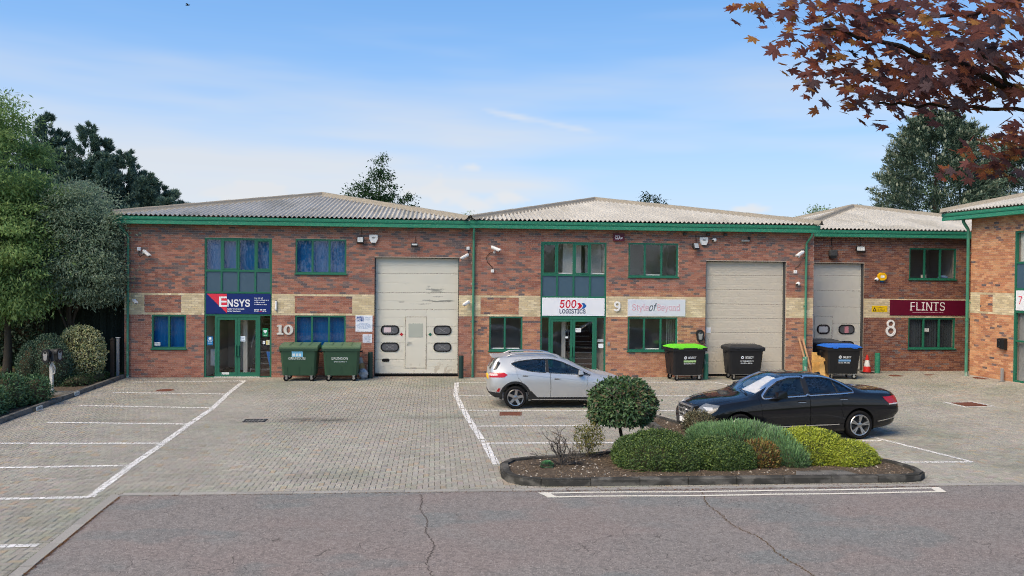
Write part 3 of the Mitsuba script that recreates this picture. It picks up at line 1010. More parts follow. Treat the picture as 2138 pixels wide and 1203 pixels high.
def window(unit, x0, x1, z0, z1, splits=(1 / 3, 2 / 3), sashes=(), y=0.018, glass='m_glass', blind=None, interior=0, label=None, rs=None, sill=True):
    """A green aluminium window: frame > panes, sill, blind."""
    w, d = 0.055, 0.075
    m = MB()
    m.add(ring(x0, x1, z0, z1, w, y, y + d))
    xs = [x0] + [x0 + (x1 - x0) * s for s in splits] + [x1]
    for x in xs[1:-1]:
        m.box(x - 0.032, x + 0.032, y + 0.002, y + d - 0.004, z0 + w, z1 - w)
    k = put(unit, 'window', m, 'm_green', label=label)
    for q, (a, b) in enumerate(zip(xs, xs[1:])):
        a, b = a + (w if q == 0 else 0.032), b - (w if q == len(xs) - 2 else 0.032)
        if q in sashes:
            put(k, 'sash', ring(a + 0.003, b - 0.003, z0 + w + 0.003, z1 - w - 0.003, 0.045, y - 0.008, y + d - 0.01), 'm_green')
            put(k, 'pane', box(a + 0.045, b - 0.045, y + 0.03, y + 0.033, z0 + w + 0.045, z1 - w - 0.045), glass) if False else pane(k, a + 0.046, b - 0.046, z0 + w + 0.046, z1 - w - 0.046, y + 0.03, glass)
        else:
            pane(k, a, b, z0 + w, z1 - w, y + 0.03, glass)
        if blind:
            put(k, 'blind', slats(a - 0.02, b + 0.02, z0 + w - 0.02, z1 - w + 0.02, y + 0.17, ang=0.13, rng_=rs), blind)
    if sill:
        put(k, 'sill', rbox(x0 - 0.03, x1 + 0.03, y - 0.075, y + 0.07, z0 - 0.045, z0 + 0.004, 0.008), 'm_green')
    if interior:
        room(unit, x0 - 0.3, x1 + 0.3, z0 - 0.55, z1 + 0.35, interior)
    else:
        room(unit, x0 - 0.1, x1 + 0.1, z0 - 0.1, z1 + 0.1, 1.6)
    return k


def oval_light(door, x0, x1, z0, z1, y, mark=None, mesh_x=True, glass='m_frosted'):
    r = (z1 - z0) * 0.46
    k = put(door, 'vision_panel', stand(rounded(x0, x1, z0, z1, r).difference(rounded(x0 + 0.04, x1 - 0.04, z0 + 0.04, z1 - 0.04, r * 0.8)), y - 0.022, y + 0.005), 'm_rubber')
    put(k, 'pane', stand(rounded(x0 + 0.035, x1 - 0.035, z0 + 0.035, z1 - 0.035, r * 0.8), y - 0.008, y + 0.002), 'm_vision')
    if mesh_x:
        g = [LineString([(x0 + 0.18, z0 + 0.08), (x1 - 0.18, z1 - 0.08)]).buffer(0.006), LineString([(x0 + 0.18, z1 - 0.08), (x1 - 0.18, z0 + 0.08)]).buffer(0.006)]
        put(k, 'cross_mark', stand(unary_union(g), y - 0.011, y - 0.0075), 'm_grey')
    if mark:
        put(k, 'notice', box(mark[0], mark[1], y - 0.012, y - 0.0085, mark[2], mark[3]), 'm_print', color=np.array(mark[4]))
    return k


mat('m_vision', (0.11, 0.115, 0.13), 0.18, spec=0.6)


def section_door(unit, x0, x1, z0, z1, seams, rib, y=0.20, bsdf='m_door_cream', flat_below=0.0, cut=None, label=None):
    """A sectional overhead door: each section its own panel, pressed ribs across it. cut: outline of a wicket door to leave out."""
    frame = MB()
    frame.box(x0 - 0.03, x0, 0.06, 0.26, z0, z1).box(x1, x1 + 0.03, 0.06, 0.26, z0, z1).box(x0 - 0.03, x1 + 0.03, 0.06, 0.26, z1, z1 + 0.05)
    k = put(unit, 'loading_door', frame, 'm_darkgrey', label=label)
    put(k, 'seal', box(x0, x1, y - 0.01, y + 0.05, z0 - 0.02, z0 + 0.05), 'm_rubber')
    zs = [z0 + 0.05] + list(seams) + [z1]
    for a, b in zip(zs, zs[1:]):
        a, b = a + 0.004, b - 0.004
        prof = [(y + 0.004, a)]
        pr = rib if a >= flat_below else (b - a) / 2
        n = max(1, round((b - a) / pr))
        h = (b - a) / n
        for q in range(n):
            s = a + q * h
            prof += [(y, s + 0.004), (y, s + h - 0.012), (y + 0.006, s + h - 0.008), (y + 0.006, s + h - 0.003)]
        prof += [(y + 0.004, b), (y + 0.04, b), (y + 0.04, a)]
        pieces = [(x0 + 0.004, x1 - 0.004, a, b)]
        if cut and cut[2] < b - 0.02 and cut[3] > a + 0.02:
            pieces = [(x0 + 0.004, cut[0], a, b), (cut[1], x1 - 0.004, a, b)] + [(cut[0] + 0.002, cut[1] - 0.002, p, q) for p, q in ((a, cut[2]), (cut[3], b)) if q - p > 0.02]
        for xa, xb, za, zb in pieces:
            v, f = prism(geoms(Polygon(prof).buffer(0).intersection(sbox(-9, za, 9, zb)))[0], xa, xb)
            put(k, 'panel', (np.stack([v[:, 2], v[:, 0], v[:, 1]], 1), f[:, ::-1]), bsdf)
    return k
# ---- openings shared by the two front units (measured from the front)
EAVE = 5.29
rs = np.random.default_rng(3)

# ============================ unit 10
U10 = thing('brick_unit', 'brick unit numbered 10 with blue blinds and a blue and red sign over its door', 'building')
o10 = [(-8.02, -5.72, 0.0, 4.86), (-4.92, -3.16, 3.62, 4.86), (-4.92, -3.16, 1.05, 2.175), (-9.79, -8.63, 0.98, 2.175), (-2.17, 0.81, 0.0, 4.245)]
brick_wall(U10, -10.70, 1.26, EAVE + 0.04, o10, [(-10.04, -8.81), (-4.93, -2.95)], 101, 'mixed', hide=[(-5.3, -2.7, 0, 1.4), (-10.7, -10.45, 0, 6)])
shell(U10, -10.70, 1.25, 14.4, 5.4)
fascia(U10, -10.98, 1.16, 5.285)
hip_roof(U10, -10.98, 1.14, -0.42, 14.4, (-4.90, 7.0, 7.02), caps=('fl', 'fr'))
downpipe(U10, -10.56, 0.0, 5.29, jog=-0.22)
window(U10, -4.92, -3.16, 3.645, 4.86, sashes=(), blind='m_blind', rs=rs)
window(U10, -4.92, -3.16, 1.07, 2.175, sashes=(), blind='m_blind', rs=rs)
window(U10, -9.79, -8.63, 1.00, 2.175, splits=(0.5,), blind='m_blind', rs=rs)


def screen(unit, x0, x1, zt, z_tr, z_sp, z_sign, zd_top, leaf, label, blind=None, glass='m_glass', sash=(1, 3), inside=None):
    """The full-height entrance screen: glazed upstairs, spandrels, a space for the sign, doors with side lights."""
    y, d, w = 0.02, 0.09, 0.06
    m = MB()
    m.box(x0, x0 + w, y, y + d, 0, zt).box(x1 - w, x1, y, y + d, 0, zt).box(x0 + w, x1 - w, y, y + d, zt - w, zt)
    m.box(x0 + w, x1 - w, y, y + d, z_tr - 0.035, z_tr + 0.035).box(x0 + w, x1 - w, y, y + d, z_sp - 0.06, z_sp).box(x0 + w, x1 - w, y, y + d, zd_top, zd_top + 0.05)
    m.box(x0 + w, x1 - w, y + 0.01, y + d, 0.0, 0.03)
    step = (x1 - x0) / 4
    for q in (1, 2, 3):
        x = x0 + q * step
        m.box(x - 0.032, x + 0.032, y + 0.003, y + d - 0.003, z_tr + 0.035, zt - w).box(x - 0.03, x + 0.03, y + 0.003, y + d - 0.003, z_sp, z_tr - 0.035)
    la, lb = leaf
    m.box(la, la + 0.07, y - 0.004, y + d, 0.03, zd_top).box(lb - 0.07, lb, y - 0.004, y + d, 0.03, zd_top).box(la + 0.07, lb - 0.07, y - 0.004, y + d, zd_top - 0.06, zd_top)
    m.box(x0 + w, x1 - w, y + 0.04, y + 0.07, z_sign, z_sp - 0.06)
    k = put(unit, 'entrance', m, 'm_green', label=label)
    for q in range(4):
        a, b = x0 + q * step + (w if q == 0 else 0.032), x0 + (q + 1) * step - (w if q == 3 else 0.032)
        za, zb = z_tr + 0.035, zt - w
        if q in sash:
            put(k, 'sash', ring(a + 0.003, b - 0.003, za + 0.003, zb - 0.003, 0.045, y - 0.008, y + d - 0.01), 'm_green')
            pane(k, a + 0.046, b - 0.046, za + 0.046, zb - 0.046, y + 0.035, glass)
        else:
            pane(k, a, b, za, zb, y + 0.035, glass)
        if blind:
            put(k, 'blind', slats(a - 0.01, b + 0.01, za - 0.02, zb + 0.02, y + 0.18, ang=0.13, rng_=rs), blind)
        put(k, 'spandrel_panel', box(a, b, y + 0.03, y + 0.06, z_sp, z_tr - 0.035), 'm_spandrel')
    mid = (la + lb) / 2
    for a, b, hx in ((la + 0.072, mid - 0.004, mid - 0.045), (mid + 0.004, lb - 0.072, mid + 0.045)):
        dm = MB()
        dm.add(ring(a, b, 0.035, zd_top - 0.063, 0.085, y + 0.006, y + 0.06))
        dm.box(a + 0.085, b - 0.085, y + 0.008, y + 0.058, 0.12, 0.17)
        put(k, 'door_leaf', dm, 'm_green')
        pane(k, a + 0.085, b - 0.085, 0.17, zd_top - 0.148, y + 0.035, glass)
        put(k, 'handle', rbox(hx - 0.025, hx + 0.025, y - 0.07, y + 0.006, 0.74, 1.13, 0.012), 'm_green')
    pane(k, x0 + w, la, 0.03, zd_top, y + 0.035, glass)
    pane(k, lb, x1 - w, 0.03, zd_top, y + 0.035, glass)
    put(k, 'threshold', box(la, lb, -0.05, y + 0.02, 0.0, 0.022), 'm_offwhite')
    return k


E10 = screen(U10, -8.02, -5.72, 4.86, 3.72, 2.99, 2.2, 2.15, (-7.66, -6.12), 'green framed glazed entrance of unit 10 with a staircase inside', blind='m_blind')
room(U10, -8.0, -5.74, 0.0, 2.9, 3.4, y0=0.245, wall='m_inwall')
room(U10, -8.0, -5.74, 2.95, 5.0, 2.2, y0=0.245)


def stair(unit, x0, x1, y, n=11, rise=0.19, go=0.24, flip=False):
    k = put(unit, 'stair', MB().box(x0 - 0.04, x0, y, y + n * go, 0, 0.2).box(x1, x1 + 0.04, y, y + n * go, 0, 0.2), 'm_offwhite')
    for q in range(n):
        put(k, 'tread', box(x0, x1, y + q * go, y + (q + 1) * go + 0.02, q * rise + 0.0, (q + 1) * rise), 'm_carpet')
        put(k, 'nosing', box(x0, x1, y + q * go - 0.012, y + q * go + 0.02, (q + 1) * rise - 0.02, (q + 1) * rise + 0.006), 'm_grey')
    put(k, 'handrail', tube([(x0, y, 0.95), (x0, y + n * go, 0.95 + n * rise)], [0.025, 0.025], 8), 'm_offwhite', smooth=True)
    return k


stair(U10, -6.62, -5.76, 0.95)
put(U10, 'column', box(-6.86, -6.72, 0.8, 0.95, 0, 2.9), 'm_offwhite')
put(U10, 'column', box(-7.42, -7.16, 2.4, 2.6, 0, 2.9), 'm_offwhite')
put(U10, 'radiator', rbox(-7.93, -7.70, 0.5, 0.58, 0.35, 0.95, 0.01), 'm_white')

# loading door of unit 10, its wicket and vision panels
wk = (-1.09, -0.33, 0.30, 2.14)
D10 = section_door(U10, -2.14, 0.79, 0.06, 4.23, [0.60, 1.20, 1.80, 2.40, 3.00, 3.68], 0.10, flat_below=99, cut=wk, label='cream sectional loading door with a wicket door and four dark vision panels')
wy = 0.197
m = MB()
m.box(wk[0] + 0.010, wk[1] - 0.010, wy, wy + 0.04, wk[2] + 0.008, wk[3] - 0.008)
W10 = put(D10, 'wicket_door', m, 'm_door_cream')
for a, b, c, d_ in ((wk[0], wk[0] + 0.014, wk[2], wk[3]), (wk[1] - 0.018, wk[1], wk[2], wk[3]), (wk[0] + 0.014, wk[1] - 0.018, wk[3] - 0.014, wk[3]), (wk[0] + 0.014, wk[1] - 0.018, wk[2], wk[2] + 0.016)):
    put(D10, 'rusty_edge', box(a, b, wy - 0.006, wy + 0.03, c, d_), 'm_rustedge')
put(D10, 'wicket_pane', box(-0.97, -0.46, wy - 0.008, wy - 0.001, 1.41, 1.90), 'm_frosted2')
put(D10, 'handle', MB().box(-1.01, -0.86, wy - 0.05, wy - 0.03, 1.205, 1.228).box(-1.01, -0.985, wy - 0.05, wy, 1.19, 1.24), 'm_steel')
put(D10, 'lock', cyl((-1.0, wy, 1.13), (-1.0, wy - 0.02, 1.13), 0.022, n=12), 'm_darkgrey')
for q, (a, b, c, d_) in enumerate(((-1.95, -1.30, 1.49, 1.83), (-1.95, -1.30, 0.89, 1.22), (-0.08, 0.56, 1.49, 1.83), (-0.08, 0.56, 0.89, 1.22))):
    oval_light(D10, a, b, c, d_, 0.2, mark=(-1.84, -1.59, 1.58, 1.76, (0.66, 0.55, 0.58)) if q == 0 else None, glass='m_glass')
put(D10, 'vent_slot', stand(rounded(-1.90, -1.64, 0.53, 0.64, 0.05), 0.185, 0.205), 'm_rubber')
for x, c in ((-1.22, (0.42, 0.02, 0.03)), (-0.20, (0.012, 0.12, 0.075))):
    put(D10, 'diamond_sign', stand(Polygon([(x - 0.065, 1.51), (x, 1.445), (x + 0.065, 1.51), (x, 1.575)]), 0.192, 0.199), 'm_print', color=np.array(c))

# ============================ unit 9
U9 = thing('brick_unit', 'two storey brick unit numbered 9 with a white logistics sign over its glazed entrance', 'building')
o9 = [(3.74, 6.13, 0.0, 4.87), (6.93, 8.77, 3.62, 4.87), (6.93, 8.77, 0.93, 2.175), (1.90, 3.10, 0.93, 2.175), (9.81, 12.84, 0.0, 4.245)]
brick_wall(U9, 1.26, 13.88, EAVE + 0.05, o9, [(1.58, 2.96)], 202, 'orange', hide=[(1.4, 6.5, 0, 0.9), (8.0, 9.8, 0, 1.2)])
shell(U9, 1.26, 13.88, 15.0, 5.4)
put(U9, 'side_wall', box(13.88, 13.90, 0.03, 2.2, 0, 5.3), 'm_wallplain')
fascia(U9, 1.16, 13.95, 5.30)
hip_roof(U9, 1.18, 13.97, -0.42, 15.0, (7.02, 7.4, 7.05), zf=5.615, caps=('fl', 'fr', 'br'))
downpipe(U9, 1.32, 0.0, 5.30)
downpipe(U9, 13.56, 0.0, 5.30, jog=0.12)
window(U9, 6.93, 8.77, 3.645, 4.87, interior=2.6)
window(U9, 6.93, 8.77, 0.95, 2.175, interior=2.6)
window(U9, 1.90, 3.10, 0.95, 2.175, splits=(0.47,), sashes=(), interior=2.2)
E9 = screen(U9, 3.74, 6.13, 4.87, 3.68, 2.92, 2.2, 2.15, (4.05, 5.80), 'green framed glazed entrance of unit 9 below the white sign', sash=(0, 2))
room(U9, 3.76, 6.11, 0.0, 2.75, 3.2, y0=0.245)
room(U9, 3.76, 6.11, 2.85, 5.0, 2.4, y0=0.245)
stair(U9, 4.98, 5.98, 0.8)
put(U9, 'column', box(4.62, 4.76, 0.7, 0.84, 0, 2.7), 'm_offwhite')
put(U9, 'partition', box(4.62, 5.30, 0.6, 0.66, 3.0, 4.9), 'm_curtain')
put(U9, 'partition', box(5.50, 6.10, 0.9, 0.96, 3.0, 4.9), 'm_curtain')
put(U9, 'curtain', slats(8.42, 8.74, 0.95, 2.15, 0.30, w=0.08, ang=0.9), 'm_curtain')
put(U9, 'curtain', slats(6.96, 7.08, 0.95, 2.15, 0.30, w=0.06, ang=0.9), 'm_curtain')
for x0_, x1_, z_ in ((7.58, 8.12, 3.70), (7.58, 8.12, 1.0), (2.0, 3.0, 1.0), (4.40, 4.88, 3.725), (5.60, 6.06, 3.725)):
    put(U9, 'inner_sill', box(x0_, x1_, 0.095, 0.25, z_ + 0.002, z_ + 0.035), 'm_white')
D9 = section_door(U9, 9.84, 12.80, 0.03, 4.23, [0.55, 1.08, 1.61, 2.14, 2.67, 3.20, 3.73], 0.088, bsdf='m_door_beige', label='plain beige sectional loading door with closely spaced ribs')
put(D9, 'notice', box(9.90, 10.08, 0.19, 0.198, 1.60, 1.80), 'm_white')

# ============================ unit 8, set back
XF = shift(0, 2.0, -0.06)
U8 = thing('brick_unit', 'set back brick unit numbered 8 with a maroon sign board between its two windows', 'building')
o8 = [(14.56, 16.86, 0.0, 4.32), (18.70, 20.66, 3.69, 4.95), (18.70, 20.66, 0.93, 2.175), ]
brick_wall(U8, 13.90, 22.6, 5.36, o8, [], 303, 'brown', hide=[(13.8, 17, 0, 2)])
shell(U8, 13.90, 25.6, 15.0, 5.4)
put(U8, 'side_wall', box(22.6, 25.6, 0.0, 0.2, 0, 5.4), 'm_wallplain')
fascia(U8, 13.955, 25.7, 5.33)
hip_roof(U8, 13.99, 25.7, -0.42, 14.0, (19.75, 6.9, 7.12), zf=5.645, caps=('fl', 'fr', 'bl'), pitch=0.16)
window(U8, 18.70, 20.66, 3.71, 4.95, interior=2.4)
window(U8, 18.70, 20.66, 0.95, 2.175, blind='m_darkblind', rs=rs)
wk8 = (14.92, 15.66, 0.2, 2.22)
D8 = section_door(U8, 14.59, 16.82, 0.04, 4.30, [0.62, 1.22, 1.92, 2.58, 3.22, 3.82], 0.085, flat_below=1.9, bsdf='m_door_pale', cut=wk8, label='pale sectional loading door with oval vision panels behind the blue lidded bin')
put(D8, 'wicket_door', box(wk8[0] + 0.01, wk8[1] - 0.01, 0.197, 0.24, wk8[2], wk8[3] - 0.01), 'm_door_pale')
for a, b in ((wk8[0], wk8[0] + 0.01), (wk8[1] - 0.012, wk8[1])):
    put(D8, 'wicket_edge', box(a, b, 0.193, 0.23, wk8[2], wk8[3]), 'm_rustedge')
oval_light(D8, 15.03, 15.56, 1.50, 1.88, 0.2, mark=(15.12, 15.47, 1.58, 1.80, (0.55, 0.57, 0.60)), mesh_x=False)
oval_light(D8, 15.92, 16.58, 1.50, 1.88, 0.2, mark=(16.17, 16.33, 1.55, 1.81, (0.60, 0.25, 0.30)), mesh_x=False)
oval_light(D8, 15.92, 16.58, 0.86, 1.22, 0.2, mesh_x=False)
XF = np.eye(4)

# ============================ unit 7, end on at the right
A7 = math.atan2(-0.9961, 0.088)
XF = shift(19.33, -1.02, 0.20) @ rotz(A7)
U7 = thing('brick_unit', 'orange brick unit at the right edge, turned towards the forecourt, numbered 7 in red', 'building')
o7 = [(2.12, 5.4, 0.0, 5.12), (8.0, 10.0, 1.0, 2.2)]
brick_wall(U7, 0.0, 11.0, 5.72, o7, [(0.50, 1.12)], 404, 'orange7', z0=0.0, band=(30, 40))
shell(U7, 0.0, 11.0, 8.0, 5.72)
fascia(U7, -0.95, 11.5, 5.62, over=0.50)
roof7 = hip_roof(U7, -0.95, 11.5, -0.56, 8.6, (4.8, 4.2, 7.2), zf=5.94, caps=('fl',))
downpipe(U7, -0.03, -0.12, 5.62, y=-0.10, r=0.055)
m = MB()
for a, b in ((2.12, 2.19), (3.0, 3.07), (3.9, 3.97), (5.33, 5.40)):
    m.box(a, b, 0.02, 0.11, 0, 5.12)
for a, b in ((0, 0.06), (1.36, 1.42), (2.34, 2.42), (3.10, 3.18), (4.0, 4.07), (5.05, 5.12)):
    m.box(2.19, 5.33, 0.022, 0.108, a, b)
E7 = put(U7, 'entrance', m, 'm_green', label='green framed entrance screen cut by the right edge')
for a, b in ((2.19, 3.0), (3.07, 3.9), (3.97, 5.33)):
    pane(E7, a, b, 4.07, 5.05, 0.06)
    put(E7, 'spandrel_panel', box(a, b, 0.05, 0.08, 3.18, 4.0), 'm_spandrel')
    pane(E7, a, b, 1.42, 2.34, 0.06)
    pane(E7, a, b, 0.06, 1.36, 0.06)
put(E7, 'blind', box(2.15, 5.35, 0.20, 0.21, 4.05, 5.1), 'm_curtain')
put(E7, 'blind', box(2.15, 2.98, 0.20, 0.21, 0.05, 2.36), 'm_grey')
put(E7, 'lining', box(2.98, 5.35, 1.30, 1.32, 0.05, 2.36), 'm_inwall')
put(E7, 'door_leaf', ring(2.98, 3.9, 0.06, 2.34, 0.10, 0.0, 0.05), 'm_green')
put(U7, 'window', ring(8.0, 10.0, 1.0, 2.2, 0.06, 0.02, 0.1), 'm_green')
put(U7, 'lining', box(8.0, 10.0, 0.12, 0.14, 1.0, 2.2), 'm_inwall')
XF = np.eye(4)
# ------------------------------------------------------------------ signs and what is fixed to the walls
rg = np.random.default_rng(11)


def board(name, label, x0, x1, z0, z1, y, color, t=0.012, cat='sign'):
    k = thing(name, label, cat)
    put(k, 'board', rbox(x0, x1, y - t, y, z0, z1, 0.002), 'm_print', color=np.array(color))
    return k, y - t - 0.0005


# the blue and red sign over door 10
S, y = board('sign_board', 'dark blue entrance sign with a red triangle and white lettering', -7.965, -5.765, 2.215, 2.915, 0.022, lin(8, 38, 108), 0.02)
put(S, 'red_triangle', stand(Polygon([(-7.93, 2.91), (-7.25, 2.91), (-7.25, 2.235)]), y - 0.003, y), 'm_print', color=np.array(lin(214, 52, 74)))
put(S, 'lettering', wtext('E', 0.34, -7.52, 2.47, y - 0.003, bold=True, width=0.27), 'm_print', color=np.array(lin(235, 238, 242)))
put(S, 'lettering', wtext('NSYS', 0.245, -7.235, 2.47, y, bold=True, width=0.77), 'm_print', color=np.array(lin(235, 238, 242)))
put(S, 'lettering', wtext('better environment', 0.05, -7.24, 2.365, y, bold=True, width=0.58), 'm_print', color=np.array(lin(225, 230, 238)))
put(S, 'lettering', wtext('better business', 0.05, -7.24, 2.285, y, bold=True, width=0.45), 'm_print', color=np.array(lin(225, 230, 238)))
m = MB()
for q, (l, z) in enumerate(((0.30, 2.755), (0.50, 2.68), (0.36, 2.605), (0.43, 2.53))):
    scribble(m, -6.32, -6.32 + l, z, 0.038, y, rg, lin(222, 228, 236))
scribble(m, -6.32, -5.90, 2.345, 0.055, y, rg, lin(235, 238, 242))
scribble(m, -6.32, -6.18, 2.295, 0.034, y, rg, lin(222, 228, 236))
scribble(m, -6.18, -6.05, 2.295, 0.034, y, rg, lin(214, 52, 74))
scribble(m, -6.05, -5.90, 2.295, 0.034, y, rg, lin(222, 228, 236))
put(S, 'small_print', m, 'm_print', color=True, kind='stuff')

# white logistics sign over door 9
S, y = board('sign_board', 'white entrance sign with red 500, two chevrons and navy LOGISTICS', 3.80, 6.075, 2.21, 2.86, 0.022, lin(226, 231, 240), 0.02)
put(S, 'lettering', wtext('500', 0.27, 4.44, 2.505, y, bold=True, width=0.60, shear=0.12), 'm_print', color=np.array(lin(196, 30, 52)))
for x, c in ((5.07, lin(196, 30, 52)), (5.225, lin(24, 88, 160))):
    put(S, 'chevron', stand(Polygon([(x, 2.47), (x + 0.10, 2.47), (x + 0.195, 2.572), (x + 0.10, 2.675), (x, 2.675), (x + 0.07, 2.572)]), y - 0.003, y), 'm_print', color=np.array(c))
put(S, 'lettering', wtext('LOGISTICS', 0.148, 4.43, 2.30, y, bold=True, width=0.95), 'm_print', color=np.array(lin(22, 38, 78)))

# pale sign with pink serif lettering
S, y = board('sign_board', 'pale grey sign reading Style of Beyond in faded pink serif letters', 6.92, 9.05, 2.215, 2.825, 0.0, lin(208, 214, 226), 0.03)
pk = np.array(lin(208, 164, 178))
put(S, 'lettering', wtext('Style', 0.23, 7.08, 2.42, y, width=0.62, serif=0.10), 'm_print', color=pk)
put(S, 'lettering', wtext('of', 0.27, 7.70, 2.41, y - 0.002, width=0.30, shear=0.35), 'm_print', color=np.array(lin(70, 84, 92)))
put(S, 'lettering', wtext('Beyond', 0.23, 8.01, 2.42, y, width=0.84, serif=0.10), 'm_print', color=pk)

# maroon sign of unit 8
XF = shift(0, 2.0, -0.06)
S, y = board('sign_board', 'maroon sign board with white serif lettering FLINTS', 17.92, 21.06, 2.27, 2.88, 0.0, lin(96, 12, 42), 0.03)
put(S, 'lettering', wtext('FLINTS', 0.335, 19.47, 2.47, y, width=1.46, serif=0.10, anchor='c'), 'm_print', color=np.array(lin(232, 226, 226)))
m = MB()
scribble(m, 18.86, 20.14, 2.375, 0.03, y, rg, lin(206, 170, 178))
put(S, 'small_print', m, 'm_print', color=True, kind='stuff')
S, y = board('warning_sign', 'small yellow warning sign with a black triangle', 17.18, 17.82, 2.40, 2.64, 0.0, lin(228, 190, 20), 0.01)
put(S, 'triangle', stand(Polygon([(17.20, 2.425), (17.38, 2.425), (17.29, 2.60)]).difference(Polygon([(17.25, 2.455), (17.33, 2.455), (17.29, 2.535)])), y - 0.002, y), 'm_print', color=np.array((0.03, 0.03, 0.02)))
m = MB()
scribble(m, 17.42, 17.66, 2.555, 0.045, y, rg, (0.10, 0.06, 0.02))
for z in (2.50, 2.455, 2.42):
    scribble(m, 17.42, 17.42 + rg.uniform(0.25, 0.36), z, 0.022, y, rg, (0.12, 0.08, 0.02))
put(S, 'small_print', m, 'm_print', color=True, kind='stuff')
N = thing('house_number', 'large white figure 8 on the brown brick wall', 'number')
for (zc, r) in ((1.93, 0.165), (1.645, 0.205)):
    put(N, 'figure_ring', stand(Point(17.96, zc).buffer(r, 24).difference(Point(17.96, zc).buffer(r * 0.58, 24)), -0.05 - 0.002 * (r > 0.18), -0.012), 'm_white')
XF = np.eye(4)

# house numbers 10, 9
N = thing('house_number', 'cream slab serif number 10 on the brick pier right of the blue sign', 'number')
z0, h = 1.50, 0.34
one = unary_union([sbox(-5.475, z0, -5.375, z0 + h), sbox(-5.535, z0, -5.315, z0 + 0.055), Polygon([(-5.535, z0 + h - 0.075), (-5.475, z0 + h - 0.06), (-5.475, z0 + h), (-5.535, z0 + h - 0.03)])])
zero = affinity.scale(Point(-5.14, z0 + h / 2).buffer(1, 24), 0.165, h / 2 + 0.005).difference(affinity.scale(Point(-5.14, z0 + h / 2).buffer(1, 24), 0.062, h / 2 - 0.05))
for g in (one, zero):
    put(N, 'figure', stand(g, -0.045, -0.008), 'm_offwhite')
N = thing('house_number', 'silver figure 9 on the pale brick band beside the white sign', 'number')
nine = Point(6.53, 2.63).buffer(0.115, 20).difference(Point(6.53, 2.63).buffer(0.052, 20)).union(LineString([(6.613, 2.62), (6.61, 2.52), (6.57, 2.435), (6.50, 2.41), (6.44, 2.44)]).buffer(0.031))
put(N, 'figure', stand(nine, -0.05, -0.01), 'm_white')

# notices beside the loading door of unit 10
S, y = board('notice_board', 'white security notice with a blue logo block left of the loading door', -2.82, -2.23, 1.61, 2.19, 0.0, lin(222, 228, 238), 0.008)
put(S, 'logo_block', stand(sbox(-2.78, 1.98, -2.54, 2.145), y - 0.002, y), 'm_print', color=np.array(lin(22, 66, 140)))
put(S, 'lettering', wtext('ADT', 0.10, -2.77, 2.005, y - 0.002, bold=True, width=0.22), 'm_print', color=np.array(lin(232, 236, 244)))
m = MB()
for z in (2.09, 2.02):
    scribble(m, -2.50, -2.28, z, 0.032, y, rg, lin(120, 150, 190))
for q in range(6):
    w = (0.16, 0.22, 0.26, 0.25, 0.24, 0.16)[q]
    scribble(m, -2.525 - w, -2.525 + w, 1.90 - 0.037 * q, 0.022, y, rg, lin(110, 145, 192))
scribble(m, -2.77, -2.70, 1.655, 0.02, y, rg, lin(150, 120, 150))
put(S, 'small_print', m, 'm_print', color=True, kind='stuff')
S, y = board('notice_board', 'small pale notice under the security notice', -2.57, -2.24, 1.22, 1.53, 0.0, lin(206, 212, 222), 0.008)
m = MB()
scribble(m, -2.42, -2.30, 1.485, 0.024, y, rg, lin(190, 90, 100))
for q in range(5):
    scribble(m, -2.53, -2.53 + rg.uniform(0.18, 0.26), 1.44 - 0.032 * q, 0.02, y, rg, lin(150, 165, 190))
scribble(m, -2.40, -2.31, 1.255, 0.03, y, rg, lin(50, 70, 130))
put(S, 'small_print', m, 'm_print', color=True, kind='stuff')


# stickers on the entrance glazing of unit 10
def sticker(label, x0, x1, z0, z1, bg, y=0.052, lines=(), mark=None, cat='notice'):
    k = thing('window_notice', label, cat)
    put(k, 'sheet', box(x0, x1, y - 0.003, y, z0, z1), 'm_print', color=np.array(bg))
    if mark is not None:
        put(k, 'pictogram', stand(mark[0], y - 0.005, y - 0.0035), 'm_print', color=np.array(mark[1]))
    if lines:
        m_ = MB()
        for (a, b, z, h, c) in lines:
            scribble(m_, a, b, z, h, y - 0.0035, rg, c)
        put(k, 'small_print', m_, 'm_print', color=True, kind='stuff')
    return k


WHT = lin(226, 234, 240)
sticker('blue and white mandatory notice on the left side light', -7.93, -7.73, 1.12, 1.42, lin(20, 110, 170), mark=(Point(-7.83, 1.355).buffer(0.05).union(sbox(-7.93, 1.29, -7.73, 1.30)), WHT), lines=[(-7.9, -7.76, 1.23, 0.022, WHT), (-7.9, -7.77, 1.18, 0.022, WHT)])
sticker('green first aid notice with a white heart on the right side light', -6.04, -5.85, 1.43, 1.72, lin(16, 128, 84), mark=(unary_union([Point(-5.98, 1.62).buffer(0.035), Point(-5.92, 1.62).buffer(0.035), Polygon([(-6.012, 1.605), (-5.888, 1.605), (-5.95, 1.53)])]), WHT),
        lines=[(-6.0, -5.89, 1.46, 0.03, WHT)])
sticker('small white paper notice on the right hand door leaf of unit 10', -6.82, -6.63, 1.25, 1.44, lin(214, 228, 240), lines=[(-6.80, -6.66, 1.39, 0.02, lin(150, 165, 190)), (-6.80, -6.66, 1.35, 0.02, lin(150, 165, 190)), (-6.76, -6.66, 1.28, 0.03, lin(30, 60, 130))])
sticker('small white sticker low on the right side light', -6.03, -5.95, 1.16, 1.27, WHT, lines=[(-6.02, -5.96, 1.2, 0.02, lin(120, 130, 140))])
sticker('pale yellow and white leaflet low on the right side light', -5.92, -5.80, 1.13, 1.30, lin(200, 205, 180), mark=(sbox(-5.91, 1.14, -5.87, 1.27), lin(206, 180, 60)))
sticker('white letter plate at the foot of the door of unit 10', -7.42, -7.17, 0.10, 0.18, lin(206, 214, 214), y=0.022)
